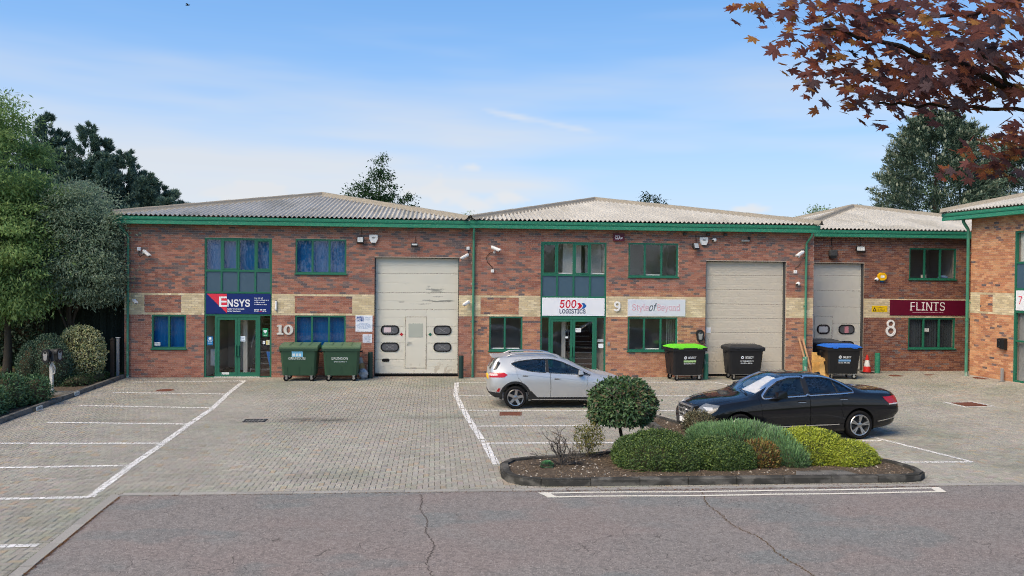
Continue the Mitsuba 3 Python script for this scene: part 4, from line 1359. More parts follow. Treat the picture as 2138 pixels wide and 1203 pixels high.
sticker('small white sticker in the corner of the leftmost window', -9.70, -9.51, 1.10, 1.22, lin(196, 206, 214), y=0.045, lines=[(-9.68, -9.54, 1.15, 0.03, lin(120, 130, 140))])
sticker('white paper on the right hand door leaf of unit 9', 5.02, 5.23, 1.62, 1.77, lin(222, 226, 228), y=0.050, lines=[(5.04, 5.2, 1.7, 0.02, lin(150, 155, 160))])
sticker('small square white sticker on the left hand door leaf of unit 9', 4.66, 4.76, 1.40, 1.46, WHT, y=0.050)
sticker('white paper on the right side light of unit 9', 5.87, 6.05, 1.05, 1.20, WHT, y=0.050)
sticker('row of white stickers across the right side light of unit 9', 5.84, 6.05, 1.27, 1.36, lin(196, 204, 210), y=0.050, lines=[(5.85, 6.04, 1.29, 0.04, lin(120, 130, 140))])
XF = shift(0, 2.0, -0.06)
sticker('white paper behind the middle pane of the ground floor window of unit 8', 19.35, 19.59, 1.62, 1.76, lin(206, 210, 212), y=0.044, lines=[(19.37, 19.56, 1.68, 0.03, lin(110, 120, 125))])
XF = np.eye(4)

# red number and coloured sign of unit 7
XF = shift(19.33, -1.02, 0.20) @ rotz(A7)
S, y = board('sign_board', 'white sign with a red figure 7 and an orange shape at the right edge', 2.20, 5.30, 2.43, 3.10, 0.03, lin(226, 230, 236), 0.02)
put(S, 'lettering', wtext('7', 0.27, 2.30, 2.64, y, sx=0.85), 'm_print', color=np.array(lin(214, 60, 84)))
put(S, 'divider', box(2.585, 2.60, y - 0.004, y, 2.43, 3.10), 'm_grey')
put(S, 'dark_patch', stand(sbox(2.60, 2.44, 2.9, 2.78), y - 0.002, y), 'm_print', color=np.array(lin(40, 60, 72)))
put(S, 'orange_shape', stand(Polygon([(2.62, 2.44), (2.66, 2.62), (2.74, 2.78), (3.4, 2.78), (3.4, 2.44)]), y - 0.004, y - 0.002), 'm_print', color=np.array(lin(226, 84, 42)))
K = thing('letter_box', 'black letter box on the orange brick wall', 'letter box')
put(K, 'case', hull([(1.52, -0.13, 1.12), (1.86, -0.13, 1.06), (1.52, -0.13, 1.42), (1.86, -0.13, 1.42), (1.52, 0, 1.10), (1.86, 0, 1.04), (1.52, 0, 1.45), (1.86, 0, 1.45)]), 'm_black')
put(K, 'lock', cyl((1.62, -0.13, 1.16), (1.62, -0.14, 1.16), 0.018), 'm_steel')
put(K, 'plate', box(1.60, 1.66, -0.134, -0.128, 1.34, 1.36), 'm_steel')
K = thing('short_post', 'stubby grey steel post at the foot of the orange brick wall', 'post')
put(K, 'post', rbox(1.74, 1.82, -0.16, -0.08, -0.2, 0.42, 0.01), 'm_grey')
put(K, 'foot', rbox(1.70, 1.86, -0.20, -0.04, -0.2, -0.03, 0.01), 'm_concrete')
XF = np.eye(4)


# ---- cameras, lights, alarm boxes
def bullet(label, x, y, z, d, L=0.26, r=0.048, mount=None, body='m_white', hood=True):
    """A wall camera: housing along d from (x, y, z), arm to the wall at mount."""
    k = thing('security_camera', label, 'camera')
    p, d = np.array([x, y, z], float), np.asarray(d, float)
    d /= np.linalg.norm(d)
    put(k, 'housing', cyl(p, p + d * L, r, n=14), body, smooth=40)
    put(k, 'lens_ring', cyl(p + d * (L - 0.005), p + d * (L + 0.012), r * 0.82, n=14), 'm_black', smooth=40)
    if hood:
        s = np.cross(d, [0, 0, 1])
        s /= np.linalg.norm(s)
        u = np.cross(s, d)
        put(k, 'hood', hull([p + d * t + s * a * r * 1.15 + u * b for t in (-0.01, L + 0.035) for a, b in ((-1, r * 0.2), (1, r * 0.2), (-0.8, r * 1.12), (0.8, r * 1.12))]), body)
    mt = np.array(mount if mount is not None else (x, 0, z))
    put(k, 'arm', tube([mt, mt + [0, -0.06, 0], p + d * L * 0.3], [0.016, 0.016, 0.016], 6), body, smooth=True)
    put(k, 'wall_plate', cyl(mt, mt + [0, -0.02, 0], 0.042, n=12), body)
    return k


def jbox(label, x, z, cable=None, s=0.10, y=0.0):
    k = thing('junction_box', label, 'junction box')
    put(k, 'case', rbox(x - s / 2, x + s / 2, y - 0.06, y, z - s / 2, z + s / 2, 0.006), 'm_white')
    put(k, 'screw_cap', cyl((x, y - 0.06, z), (x, y - 0.064, z), 0.014, n=8), 'm_grey')
    if cable:
        put(k, 'cable', tube([(a, y - b, c) for a, b, c in cable], [0.011] * len(cable), 6), 'm_black', smooth=True)
    return k


def dome_cam(label, x, z, side=-1, y=0.0):
    k = thing('security_camera', label, 'camera')
    put(k, 'base', cyl((x, y, z), (x, y - 0.05, z), 0.065, 0.06, n=16), 'm_white', smooth=40)
    c = np.array([x + side * 0.05, y - 0.10, z - 0.015])
    s = trimesh.creation.icosphere(2, 0.068)
    put(k, 'turret', (np.array(s.vertices) * [1.25, 1, 0.9] + c, np.array(s.faces)), 'm_white', smooth=True)
    put(k, 'lens', cyl(c + [side * 0.05, -0.045, -0.02], c + [side * 0.085, -0.075, -0.035], 0.034, n=12), 'm_black')
    return k


def floodlight(label, x, z, y=0.0, w=0.24, h=0.20, tilt=0.5, yaw=0.0, cable_top=None):
    k = thing('floodlight', label, 'floodlight')
    M_ = shift(x, y - 0.14, z) @ rotz(yaw) @ rotx(-tilt)
    put(k, 'housing', tf(M_, rbox(-w / 2, w / 2, -0.045, 0.05, -h / 2, h / 2, 0.012)), 'm_black')
    put(k, 'lens', tf(M_, box(-w / 2 + 0.03, w / 2 - 0.03, -0.049, -0.044, -h / 2 + 0.035, h / 2 - 0.02)), 'm_lens')
    put(k, 'bracket', tube([(x - w * 0.4, y, z - 0.03), (x - w * 0.45, y - 0.12, z), (x + w * 0.45, y - 0.12, z), (x + w * 0.4, y, z - 0.03)], [0.012] * 4, 6), 'm_black')
    if cable_top:
        put(k, 'cable', tube([(x + 0.02, y - 0.10, z + h * 0.3), (x + 0.04, y - 0.02, z + h), (x + 0.03, y - 0.015, cable_top)], [0.01] * 3, 6), 'm_black', smooth=True)
    return k


mat('m_lens', (0.50, 0.53, 0.54), 0.18)


def sounder(label, x, z, body='m_white', foot='m_darkgrey'):
    k = thing('alarm_box', label, 'alarm box')
    g = Polygon([(x - 0.135, z + 0.12), (x + 0.135, z + 0.12), (x + 0.135, z - 0.02), (x + 0.075, z - 0.135), (x - 0.075, z - 0.135), (x - 0.135, z - 0.02)]).buffer(0.012)
    put(k, 'case', stand(g, -0.09, 0.0), body)
    put(k, 'badge', stand(affinity.scale(Point(x, z + 0.03).buffer(1), 0.065, 0.03), -0.093, -0.0895), 'm_grey')
    put(k, 'strobe', hull([(x + a, -b, z + c) for a in (-0.05, 0.05) for b, c in ((0.02, -0.14), (0.08, -0.14), (0.03, -0.20), (0.06, -0.20))]), foot)
    return k


bullet('white bullet camera high at the left end of unit 10, angled down to the right', -10.02, -0.12, 4.36, (0.72, -0.45, -0.50), L=0.30, mount=(-10.06, 0, 4.30))
jbox('white junction box by the camera at the left end of unit 10', -10.21, 4.44, cable=[(-10.21, 0.01, 4.40), (-10.22, 0.03, 4.26), (-10.16, 0.05, 4.18), (-10.06, 0.06, 4.24), (-10.02, 0.10, 4.34)], s=0.12)
bullet('white bullet camera on the pale band beside the left downpipe', -10.36, -0.10, 2.66, (0.62, -0.62, -0.40), L=0.20, r=0.05, mount=(-10.37, 0, 2.62))
floodlight('black floodlight above the first floor blue window', -2.66, 4.83, w=0.25, h=0.24, tilt=0.35, cable_top=5.26)
sounder('white alarm box between the blue first floor window and the cream loading door', -2.21, 4.90)
floodlight('small dark floodlight over the cream loading door', -0.77, 4.69, w=0.25, h=0.11, tilt=0.2, cable_top=5.0)
jbox('white junction box below the eaves left of the middle downpipe', 1.12, 4.60, cable=[(1.12, 0.01, 4.56), (1.14, 0.03, 4.42), (1.19, 0.04, 4.36), (1.08, 0.08, 4.32)], s=0.11)
bullet('white bullet camera left of the middle downpipe at the loading door head', 1.12, -0.12, 4.36, (-0.72, -0.45, -0.42), L=0.30, mount=(1.10, 0, 4.33))
bullet('white bullet camera on the pale band left of the middle downpipe', 1.16, -0.10, 2.69, (-0.68, -0.55, -0.45), L=0.24, r=0.05, mount=(1.17, 0, 2.66))
k = thing('wall_light', 'slim white bulkhead light on the pale band above number 10', 'light')
put(k, 'diffuser', rbox(-5.605, -5.535, -0.07, 0, 2.36, 2.68, 0.02), 'm_white')
put(k, 'cap', rbox(-5.60, -5.54, -0.062, 0, 2.335, 2.36, 0.004), 'm_grey')
put(k, 'cap', rbox(-5.60, -5.54, -0.062, 0, 2.68, 2.70, 0.004), 'm_grey')
bullet('silver bullet camera with a drooping cable left of the logistics entrance', 1.96, -0.14, 4.64, (0.80, -0.42, -0.34), L=0.32, r=0.055, mount=(2.06, 0, 4.47))
jbox('white junction box below the silver camera', 2.00, 3.80, cable=[(2.0, 0.01, 3.86), (1.98, 0.02, 3.95), (1.83, 0.025, 4.10), (1.76, 0.025, 4.28), (1.90, 0.03, 4.44), (2.02, 0.06, 4.48)], s=0.11)
S, y = board('alarm_sign', 'maroon alarm company box with white letters under the eaves', 6.36, 6.76, 4.92, 5.20, 0.0, lin(96, 34, 50), 0.07, cat='alarm box')
put(S, 'lettering', wtext('CIA', 0.13, 6.41, 4.99, y, bold=True, width=0.21), 'm_print', color=np.array(lin(232, 226, 230)))
put(S, 'mark', stand(Polygon([(6.63, 5.06), (6.70, 5.06), (6.66, 4.98)]), y - 0.003, y), 'm_print', color=np.array(lin(232, 226, 230)))
floodlight('black floodlight right of the first floor window of unit 9', 9.38, 4.77, w=0.24, h=0.24, tilt=0.35, yaw=0.35, cable_top=5.2)
sounder('white alarm box above the beige loading door, left of a tiny dome camera', 9.70, 4.97)
dome_cam('tiny dome camera right of the alarm box on unit 9', 10.12, 5.02)
k = thing('wall_light', 'dark bulkhead light over the beige loading door', 'light')
put(k, 'body', rbox(11.10, 11.40, -0.12, 0, 4.96, 5.03, 0.015), 'm_grey')
put(k, 'bracket', box(11.36, 11.44, -0.08, 0, 5.03, 5.14), 'm_black')
bullet('silver bullet camera beside the right hand downpipe of unit 9', 13.40, -0.14, 4.60, (-0.74, -0.42, -0.42), L=0.34, r=0.055, mount=(13.30, 0, 4.44))
jbox('white junction box left of the right hand downpipe', 13.17, 3.88, cable=[(13.17, 0.01, 3.93), (13.16, 0.02, 4.02), (13.30, 0.025, 4.10), (13.36, 0.04, 4.2)], s=0.12)
dome_cam('white dome camera low beside the right hand downpipe', 13.30, 3.45, side=-1)
for x, w_ in ((8.99, 'first'), (9.86, 'second'), (10.5, 'third')):
    k = thing('eaves_fitting', f'small dark fitting under the eaves, the {w_} counted from the maroon alarm box', 'fitting', 'dark fittings under the eaves')
    put(k, 'case', rbox(x - 0.06, x + 0.06, -0.12, 0, 5.16, 5.26, 0.02), 'm_darkgrey')
k = thing('entry_phone', 'small grey entry phone right of the logistics entrance', 'entry phone')
put(k, 'case', rbox(6.19, 6.28, -0.035, 0, 1.14, 1.27, 0.006), 'm_grey')
put(k, 'button', cyl((6.235, -0.035, 1.17), (6.235, -0.04, 1.17), 0.013, n=10), 'm_black')


def charger(label, M_):
    k = thing('car_charger', label, 'car charger')
    g = Polygon([(-0.11, 0.06), (-0.10, -0.13), (-0.05, -0.19), (0.05, -0.19), (0.10, -0.13), (0.11, 0.06)]).union(Point(0, 0.06).buffer(0.125))
    put(k, 'case', tf(M_, stand(g, -0.10, 0.0)), 'm_black')
    g2 = affinity.scale(g, 0.55, 0.66, origin=(0, -0.01))
    put(k, 'face_plate', tf(M_, stand(g2, -0.108, -0.099)), 'm_grey')
    put(k, 'screen', tf(M_, box(-0.04, 0.04, -0.112, -0.107, 0.06, 0.11)), 'm_black')
    put(k, 'cable', tf(M_, tube([(0.11, -0.05, -0.05), (0.16, -0.07, -0.16), (0.12, -0.07, -0.25), (0.0, -0.06, -0.23), (-0.03, -0.05, -0.18)], [0.014] * 5, 6)), 'm_black', smooth=True)
    return k


charger('dark car charger on the brick wall beside the beige door', shift(9.60, 0, 1.52) @ np.diag([1.15, 1.15, 1.15, 1]))

XF = shift(0, 2.0, -0.06)
k = thing('wall_light', 'dark square bulkhead light above the pale loading door', 'light')
put(k, 'case', rbox(15.34, 15.68, -0.2, 0, 4.56, 4.84, 0.05), 'm_darkgrey')
put(k, 'base', box(15.40, 15.62, -0.15, 0, 4.50, 4.57), 'm_black')
put(k, 'cable', tube([(15.50, -0.02, 4.84), (15.49, -0.02, 5.30)], [0.012, 0.012], 6), 'm_black')
floodlight('black floodlight with a pale lens above unit 8', 16.62, 4.86, w=0.34, h=0.24, tilt=0.6, yaw=-0.35, cable_top=5.32)
k = thing('alarm_box', 'yellow octagonal alarm box on the brown brick wall', 'alarm box')
g = Polygon([(17.55 + 0.185 * math.cos(a), 3.80 + 0.165 * math.sin(a)) for a in (np.arange(8) + 0.5) * math.pi / 4])
put(k, 'case', stand(g, -0.11, 0), 'm_print', color=np.array(lin(228, 178, 14)))
put(k, 'badge', stand(rounded(17.47, 17.63, 3.75, 3.85, 0.03), -0.114, -0.109), 'm_white')
put(k, 'strobe', hull([(17.55 + a, -b, 3.64 - c) for a in (-0.07, 0.07) for b, c in ((0.02, 0), (0.09, 0), (0.04, 0.06), (0.07, 0.06))]), 'm_blind')
dome_cam('white dome camera beside the yellow alarm box', 17.36, 3.70, side=-1)
XF = np.eye(4)

XF = shift(0, 2.0, -0.06)
k = thing('storage_box', 'pale box inside the first floor window of unit 8', 'box')
put(k, 'carton', rbox(19.36, 19.52, 0.16, 0.30, 3.72, 3.90, 0.01), 'm_offwhite')
put(k, 'flap', box(19.35, 19.53, 0.15, 0.31, 3.895, 3.905), 'm_grey')
k = thing('folded_cloth', 'heap of pale blue cloth inside the first floor window of unit 8', 'cloth')
s = trimesh.creation.icosphere(3, 1.0)
v = np.array(s.vertices)
v = v * (0.8 + 0.6 * (meshkit.fbm(v * 2 + 9, 3, 2) - 0.5))[:, None] * [0.24, 0.08, 0.10] + [20.25, 0.22, 3.80]
put(k, 'heap', (v, np.array(s.faces)), 'm_pieces', smooth=True, color=np.array(lin(120, 150, 190)))
XF = np.eye(4)
# ------------------------------------------------------------------ bins, bollards and what stands in front of the units
def castor(k, x, y, z=0.0, r=0.095, a=0.0):
    M_ = shift(x, y, z) @ rotz(a)
    w = put(k, 'castor', tf(M_, lathe([(0.03, -0.024), (r - 0.012, -0.024), (r, -0.012), (r, 0.012), (r - 0.012, 0.024), (0.03, 0.024)], 20, shift(0, 0, r) @ rotx(math.pi / 2))), 'm_rubber', smooth=40)
    put(w, 'hub', tf(M_, cyl((0, -0.027, r), (0, 0.027, r), r * 0.42, n=12)), 'm_offwhite')
    put(w, 'fork', MB().add(tf(M_, hull([(a_, s * 0.034, c) for s in (1.0,) for a_, c in ((-0.02, r - 0.03), (0.02, r - 0.03), (-0.05, 2 * r + 0.01), (0.04, 2 * r + 0.01))] + [(a_, 0.028, c) for a_, c in ((-0.02, r - 0.03), (0.02, r - 0.03), (-0.05, 2 * r + 0.01), (0.04, 2 * r + 0.01))])))
        .add(tf(M_, hull([(a_, s, c) for s in (-0.034, -0.028) for a_, c in ((-0.02, r - 0.03), (0.02, r - 0.03), (-0.05, 2 * r + 0.01), (0.04, 2 * r + 0.01))])))
        .add(tf(M_, box(-0.06, 0.05, -0.045, 0.045, 2 * r, 2 * r + 0.02))), 'm_steel')


def wheeled_bin(label, x, y, ang, body, lid, logo, dome=True, metal=False, z=0.0, H=1.08, trim=None):
    """Four wheeled container: tapered tub, rim, lid, trunnions, castors; front faces -y before turning."""
    global XF
    XF = shift(x, y, z) @ rotz(ang)
    k = thing('wheeled_bin', label, 'bin', 'wheeled waste bins in front of the units')
    w0, w1, d0, d1 = 0.545, 0.605, 0.36, 0.47
    col = np.array(body)
    mt_ = 'm_satin'
    put(k, 'tub', frustum(-w0, w0, -d0, d0, 0.20, -w1, w1, -d1, d1, H, 0.06), mt_, color=col, smooth=30)
    put(k, 'rim', stand_ring(w1 + 0.035, d1 + 0.035, w1 - 0.03, d1 - 0.03, H - 0.03, H + 0.035), mt_, color=col)
    lc = np.array(lid)
    if dome:
        put(k, 'lid_skirt', rbox(-w1 - 0.045, w1 + 0.045, -d1 - 0.045, d1 + 0.045, H + 0.036, H + 0.082, 0.008), mt_, color=col)
        put(k, 'lid', hull([(sx * (w1 + 0.03), sy * (d1 + 0.03), H + 0.08) for sx in (-1, 1) for sy in (-1, 1)] + [(sx * (w1 + 0.02), sy * (d1 + 0.02), H + 0.10) for sx in (-1, 1) for sy in (-1, 1)] +
                           [(sx * (w1 - 0.07), sy * 0.30, H + 0.165) for sx in (-1, 1) for sy in (-1, 1)] + [(sx * (w1 - 0.16), 0.12, H + 0.19) for sx in (-1, 1)]), mt_, color=lc)
        for sx in (-0.36, 0.36):
            put(k, 'lid_grip', rbox(sx - 0.09, sx + 0.09, -d1 - 0.075, -d1 - 0.03, H + 0.045, H + 0.075, 0.006), mt_, color=lc)
    else:
        put(k, 'lid', hull([(sx * (w1 + 0.03), -d1 - 0.05, H + 0.035 + a) for sx in (-1, 1) for a in (0, 0.05)] + [(sx * (w1 + 0.03), d1 + 0.03, H + 0.15 + a) for sx in (-1, 1) for a in (0, 0.03)] + [(sx * (w1 + 0.03), -d1 + 0.12, H + 0.13) for sx in (-1, 1)] + [(sx * (w1 + 0.03), d1 + 0.03, H + 0.035) for sx in (-1, 1)]), mt_, color=lc)
        for sx in (-0.32, 0.0, 0.32):
            put(k, 'lid_rib', hull([(sx - 0.02, -d1 + 0.10, H + 0.13), (sx + 0.02, -d1 + 0.10, H + 0.13), (sx - 0.02, -d1 + 0.14, H + 0.15), (sx + 0.02, -d1 + 0.14, H + 0.15), (sx - 0.02, d1, H + 0.195), (sx + 0.02, d1, H + 0.195), (sx - 0.02, d1, H + 0.17), (sx + 0.02, d1, H + 0.17)]), mt_, color=lc * 0.9)
    for sx in (-1, 1):
        put(k, 'trunnion', MB().add(cyl((sx * w1, 0, H - 0.10), (sx * (w1 + 0.09), 0, H - 0.10), 0.028, n=10)).add(cyl((sx * (w1 + 0.075), 0, H - 0.10), (sx * (w1 + 0.095), 0, H - 0.10), 0.05, n=12)), 'm_black')
        put(k, 'side_rib', rbox(sx * (w0 + 0.012) - 0.02, sx * (w0 + 0.012) + 0.02, -0.05, 0.05, 0.24, H - 0.16, 0.006), mt_, color=col)
    for sx in (-0.30, 0.30) if not metal else (-0.4, 0, 0.4):
        put(k, 'front_rib', hull([(sx + a, -d0 - (d1 - d0) * t - b, 0.20 + (H - 0.2) * t) for a in (-0.02, 0.02) for t, b in ((0.06, 0.0), (0.06, 0.012), (0.34, 0.0), (0.34, 0.012))]), mt_, color=col)
    put(k, 'underframe', MB().box(-w0 + 0.03, w0 - 0.03, -d0 + 0.03, -d0 + 0.07, 0.185, 0.215).box(-w0 + 0.03, w0 - 0.03, d0 - 0.07, d0 - 0.03, 0.185, 0.215), 'm_steel' if not metal else 'm_black')
    for sx, sy, a in ((-1, -1, 0.5), (1, -1, -0.3), (-1, 1, 0.2), (1, 1, 0.9)):
        castor(k, sx * (w0 - 0.12), sy * (d0 - 0.05), a=a)
    # print on the front, following its slope
    t = (d1 - d0) / (H - 0.2)
    sl = rotx(math.atan(t))

    def onfront(vf, zc):
        v, f = vf
        v = np.asarray(v, float).copy()
        yy = -d0 - (v[:, 2] - 0.2) * t
        v[:, 1] = yy + v[:, 1] - 0.003
        return v, f
    r_ = np.random.default_rng(int(abs(x) * 100))
    if logo == 'green1' or logo == 'green2':
        wht = np.array(lin(222, 230, 226))
        put(k, 'lettering', onfront(wtext('GRUNDON', 0.088, -0.05, 0.74, 0, serif=0.10, width=0.56, anchor='c'), 0), 'm_print', color=wht)
        mm = MB()
        if logo == 'green1':
            put(k, 'sticker', onfront(stand(sbox(-0.22, 0.83, 0.15, 1.02), -0.002, 0), 0), 'm_print', color=np.array(lin(120, 190, 226)))
            scribble(mm, -0.20, 0.13, 0.855, 0.13, -0.003, r_, lin(214, 232, 240))
        else:
            scribble(mm, -0.24, 0.18, 0.655, 0.028, 0, r_, lin(196, 208, 200))
        put(k, 'small_print', (onfront(mm.get(), 0)), 'm_print', color=np.repeat(np.array([lin(214, 226, 232)]), len(mm.get()[0]), 0), kind='stuff')
    elif logo:
        wht = np.array(lin(226, 232, 236))
        x0 = -0.05
        put(k, 'emblem', onfront(stand(Point(x0 - 0.10, 0.815).buffer(0.055).difference(Point(x0 - 0.10, 0.815).buffer(0.022)), -0.002, 0), 0), 'm_print', color=wht)
        put(k, 'lettering', onfront(wtext('SELECT', 0.075, x0, 0.778, 0, bold=True, width=0.30), 0), 'm_print', color=wht)
        put(k, 'label_strip', onfront(stand(sbox(x0 - 0.16, 0.655, x0 + 0.30, 0.715).difference(sbox(x0 - 0.15, 0.665, x0 + 0.29, 0.705)) if logo == 'plain' else sbox(x0 - 0.16, 0.655, x0 + 0.30, 0.725), -0.002, 0), 0), 'm_print',
            color=np.array({'green': lin(176, 214, 150), 'blue': lin(120, 168, 214), 'plain': lin(200, 206, 210)}[logo]))
        mm = MB()
        scribble(mm, x0 - 0.15, x0 + 0.29, 0.59, 0.042, 0, r_, (1, 1, 1))
        if logo == 'plain':
            scribble(mm, x0 - 0.05, x0 + 0.20, 0.672, 0.03, 0, r_, (1, 1, 1))
        put(k, 'small_print', onfront(mm.get(), 0), 'm_print', color=np.repeat(np.array([lin(206, 212, 216)]), len(mm.get()[0]), 0), kind='stuff')
    XF = np.eye(4)
    return k


def stand_ring(X, Y, xi, yi, z0, z1):
    return prism(sbox(-X, -Y, X, Y).difference(sbox(-xi, -yi, xi, yi)), z0, z1)


BIN_G = lin(48, 78, 60)
wheeled_bin('dark green bin with a pale blue sticker above its lettering', -4.60, -0.80, 0.0, BIN_G, lin(78, 104, 80), 'green1', dome=False, metal=True)
wheeled_bin('dark green bin with a ribbed lid, nearer the cream loading door', -3.20, -0.80, 0.04, BIN_G, lin(84, 110, 84), 'green2', dome=False, metal=True)
BLK = (0.011, 0.012, 0.015)
wheeled_bin('black bin with a bright green lid', 8.82, -0.78, 0.13, BLK, lin(98, 198, 42), 'green')
wheeled_bin('all black bin in front of the beige loading door', 11.00, -0.62, -0.02, BLK, (0.022, 0.023, 0.027), 'plain')
wheeled_bin('black bin with a bright blue lid', 14.70, -0.42, -0.03, BLK, lin(36, 98, 190), 'blue')
wheeled_bin('dark bin half hidden behind the blue lidded one', 14.62, 0.95, 0.0, BLK, (0.05, 0.055, 0.062), None, H=1.16)


def bollard(label, x, y, h, r, bsdf, bands=2):
    k = thing('bollard', label, 'bollard', 'bollards guarding the loading doors')
    put(k, 'post', lathe([(0, 0), (r, 0), (r, h - 0.015), (r - 0.012, h), (0, h + 0.004)], 20, shift(x, y)), bsdf, smooth=40)
    for q in range(bands):
        z = h * (0.72 - 0.12 * q)
        put(k, 'collar', lathe([(r, z), (r + 0.007, z + 0.004), (r + 0.007, z + 0.02), (r, z + 0.024)], 20, shift(x, y)), bsdf, smooth=40)
    return k


bollard('dark bollard left of the cream loading door', -2.27, -0.30, 0.92, 0.085, 'm_darkgreen')
bollard('dark bollard between the cream loading door and the downpipe', 0.90, -0.34, 0.80, 0.088, 'm_darkgreen')
bollard('green bollard between the green lidded bin and the all black bin', 9.62, -0.72, 0.92, 0.088, 'm_pipe')
bollard('green bollard in front of the leaning timber', 13.33, -0.62, 0.80, 0.088, 'm_pipe')
bollard('green bollard right of the traffic cone', 17.05, 1.25, 0.78, 0.10, 'm_fascia', 4)

k = thing('traffic_cone', 'red and white traffic cone beside the pale loading door', 'traffic cone')
X, Y = 16.66, 1.30
put(k, 'base', rbox(X - 0.21, X + 0.21, Y - 0.21, Y + 0.21, -0.01, 0.045, 0.012), 'm_black')
for q, (za, zb) in enumerate(((0.045, 0.26), (0.26, 0.50), (0.50, 0.70))):
    rr = lambda z: 0.155 + (0.035 - 0.155) * (z - 0.045) / 0.655
    put(k, ('lower_band', 'white_sleeve', 'tip')[q], cyl((X, Y, za), (X, Y, zb), rr(za), rr(zb), 24), 'm_print', smooth=40, color=np.array((lin(206, 44, 36), lin(222, 222, 220), lin(206, 44, 36))[q]))

# timber and board offcuts leaning on the pier of unit 9
k = thing('leaning_boards', 'golden timber offcuts and two thin battens leaning on the brick pier', 'timber')
WOOD = [lin(206, 164, 100), lin(198, 154, 92), lin(212, 172, 110), lin(190, 148, 90), lin(204, 160, 98)]
for q, (xa, xb, zt, dy) in enumerate(((13.66, 13.86, 0.98, 0.0), (13.72, 13.98, 0.86, -0.05), (13.90, 14.10, 0.80, -0.10), (14.05, 14.22, 0.70, -0.07), (14.20, 14.32, 0.56, -0.12))):
    put(k, 'plank', tf(shift((xa + xb) / 2, -0.50 + dy, 0) @ rotx(-0.30) @ roty(0.10), rbox(-(xb - xa) / 2, (xb - xa) / 2, -0.012, 0.012, 0.0, zt, 0.003)), 'm_pieces', color=np.array(WOOD[q]))
put(k, 'plank', tf(shift(13.82, -0.62, 0.66) @ rotx(-0.3) @ roty(1.42), rbox(-0.05, 0.05, -0.012, 0.012, -0.26, 0.26, 0.003)), 'm_pieces', color=np.array(WOOD[3]))
for x, a, L_ in ((13.62, -0.20, 1.50), (13.72, -0.17, 1.46)):
    put(k, 'batten', tf(shift(x, -0.42, 0) @ rotx(-0.24) @ roty(a), rbox(-0.03, 0.03, -0.015, 0.015, 0.0, L_, 0.003)), 'm_pieces', color=np.array(lin(196, 156, 122)))

# rolled sheeting tied with tape, its foot in a white bag
k = thing('rolled_sheeting', 'grey roll with a tan band, standing in a white bag left of the dark bollard', 'roll')
p0, p1 = np.array([-2.50, -0.42, 0.05]), np.array([-2.66, -0.20, 0.70])
put(k, 'roll', cyl(p0, p1, 0.115, 0.105, 18), 'm_pieces', smooth=40, color=np.array(lin(150, 152, 150)))
q0, q1 = p0 + (p1 - p0) * 0.42, p0 + (p1 - p0) * 0.68
put(k, 'tape_band', cyl(q0, q1, 0.122, 0.116, 18), 'm_pieces', smooth=40, color=np.array(lin(150, 130, 92)))
s = trimesh.creation.icosphere(3, 1.0)
v = np.array(s.vertices)
v = v * (0.85 + 0.5 * (meshkit.fbm(v * 2.2 + 5, 3, 4) - 0.5))[:, None] * [0.18, 0.16, 0.20] + [-2.50, -0.46, 0.17]
put(k, 'bag', (v, np.array(s.faces)), 'm_satin', smooth=True, color=np.array(lin(178, 182, 188)))
k = thing('pipe_stub', 'thin pale pipe stub between the roll and the dark bollard', 'pipe')
put(k, 'pipe', cyl((-2.40, -0.06, 0), (-2.40, -0.06, 0.42), 0.022, n=10), 'm_grey', smooth=40)
put(k, 'elbow', cyl((-2.40, -0.06, 0.40), (-2.40, 0.02, 0.42), 0.024, n=10), 'm_grey', smooth=40)
k = thing('umbrella', 'furled bright blue umbrella leaning inside the glazing of unit 10', 'umbrella')
put(k, 'canopy', hull([(-5.98 + a, 0.42 + b, 0.86) for a in (0, 0.19) for b in (0, 0.06)] + [(-5.90 + a, 0.42 + b, 0.60) for a in (0, 0.13) for b in (0, 0.06)] + [(-5.86, 0.45, 0.30)]), 'm_satin', color=np.array(lin(20, 120, 214)))
put(k, 'tip', cyl((-5.86, 0.45, 0.31), (-5.85, 0.45, 0.2), 0.008, n=6), 'm_steel')

# charging post on the left-hand bed
k = thing('charging_post', 'slim silver charging post on a concrete pad in the left hand bed', 'post')
X, Y = -11.22, -4.45
put(k, 'post', rbox(X - 0.045, X + 0.045, Y - 0.045, Y + 0.045, 0.06, 1.24, 0.008), 'm_offwhite')
put(k, 'pad', rbox(X - 0.42, X + 0.55, Y - 0.35, Y + 0.35, -0.02, 0.085, 0.015), 'm_concrete')
put(k, 'head_box', rbox(X - 0.06, X + 0.17, Y - 0.10, Y + 0.10, 1.00, 1.34, 0.01), 'm_darkgrey')
put(k, 'cable', tube([(X + 0.05, Y - 0.05, 0.95), (X + 0.13, Y - 0.07, 0.82), (X + 0.12, Y - 0.07, 0.66), (X + 0.06, Y - 0.06, 0.62)], [0.016] * 4, 6), 'm_offwhite', smooth=True)
charger('dark car charger facing the bays on the left side of the silver post', shift(X - 0.07, Y - 0.10, 1.17) @ rotz(-0.25) @ np.diag([1.0, 1.0, 1.05, 1]))
charger('dark car charger turned sideways on the right side of the silver post', shift(X + 0.17, Y - 0.04, 1.19) @ rotz(1.2) @ np.diag([1.0, 1.0, 1.05, 1]))

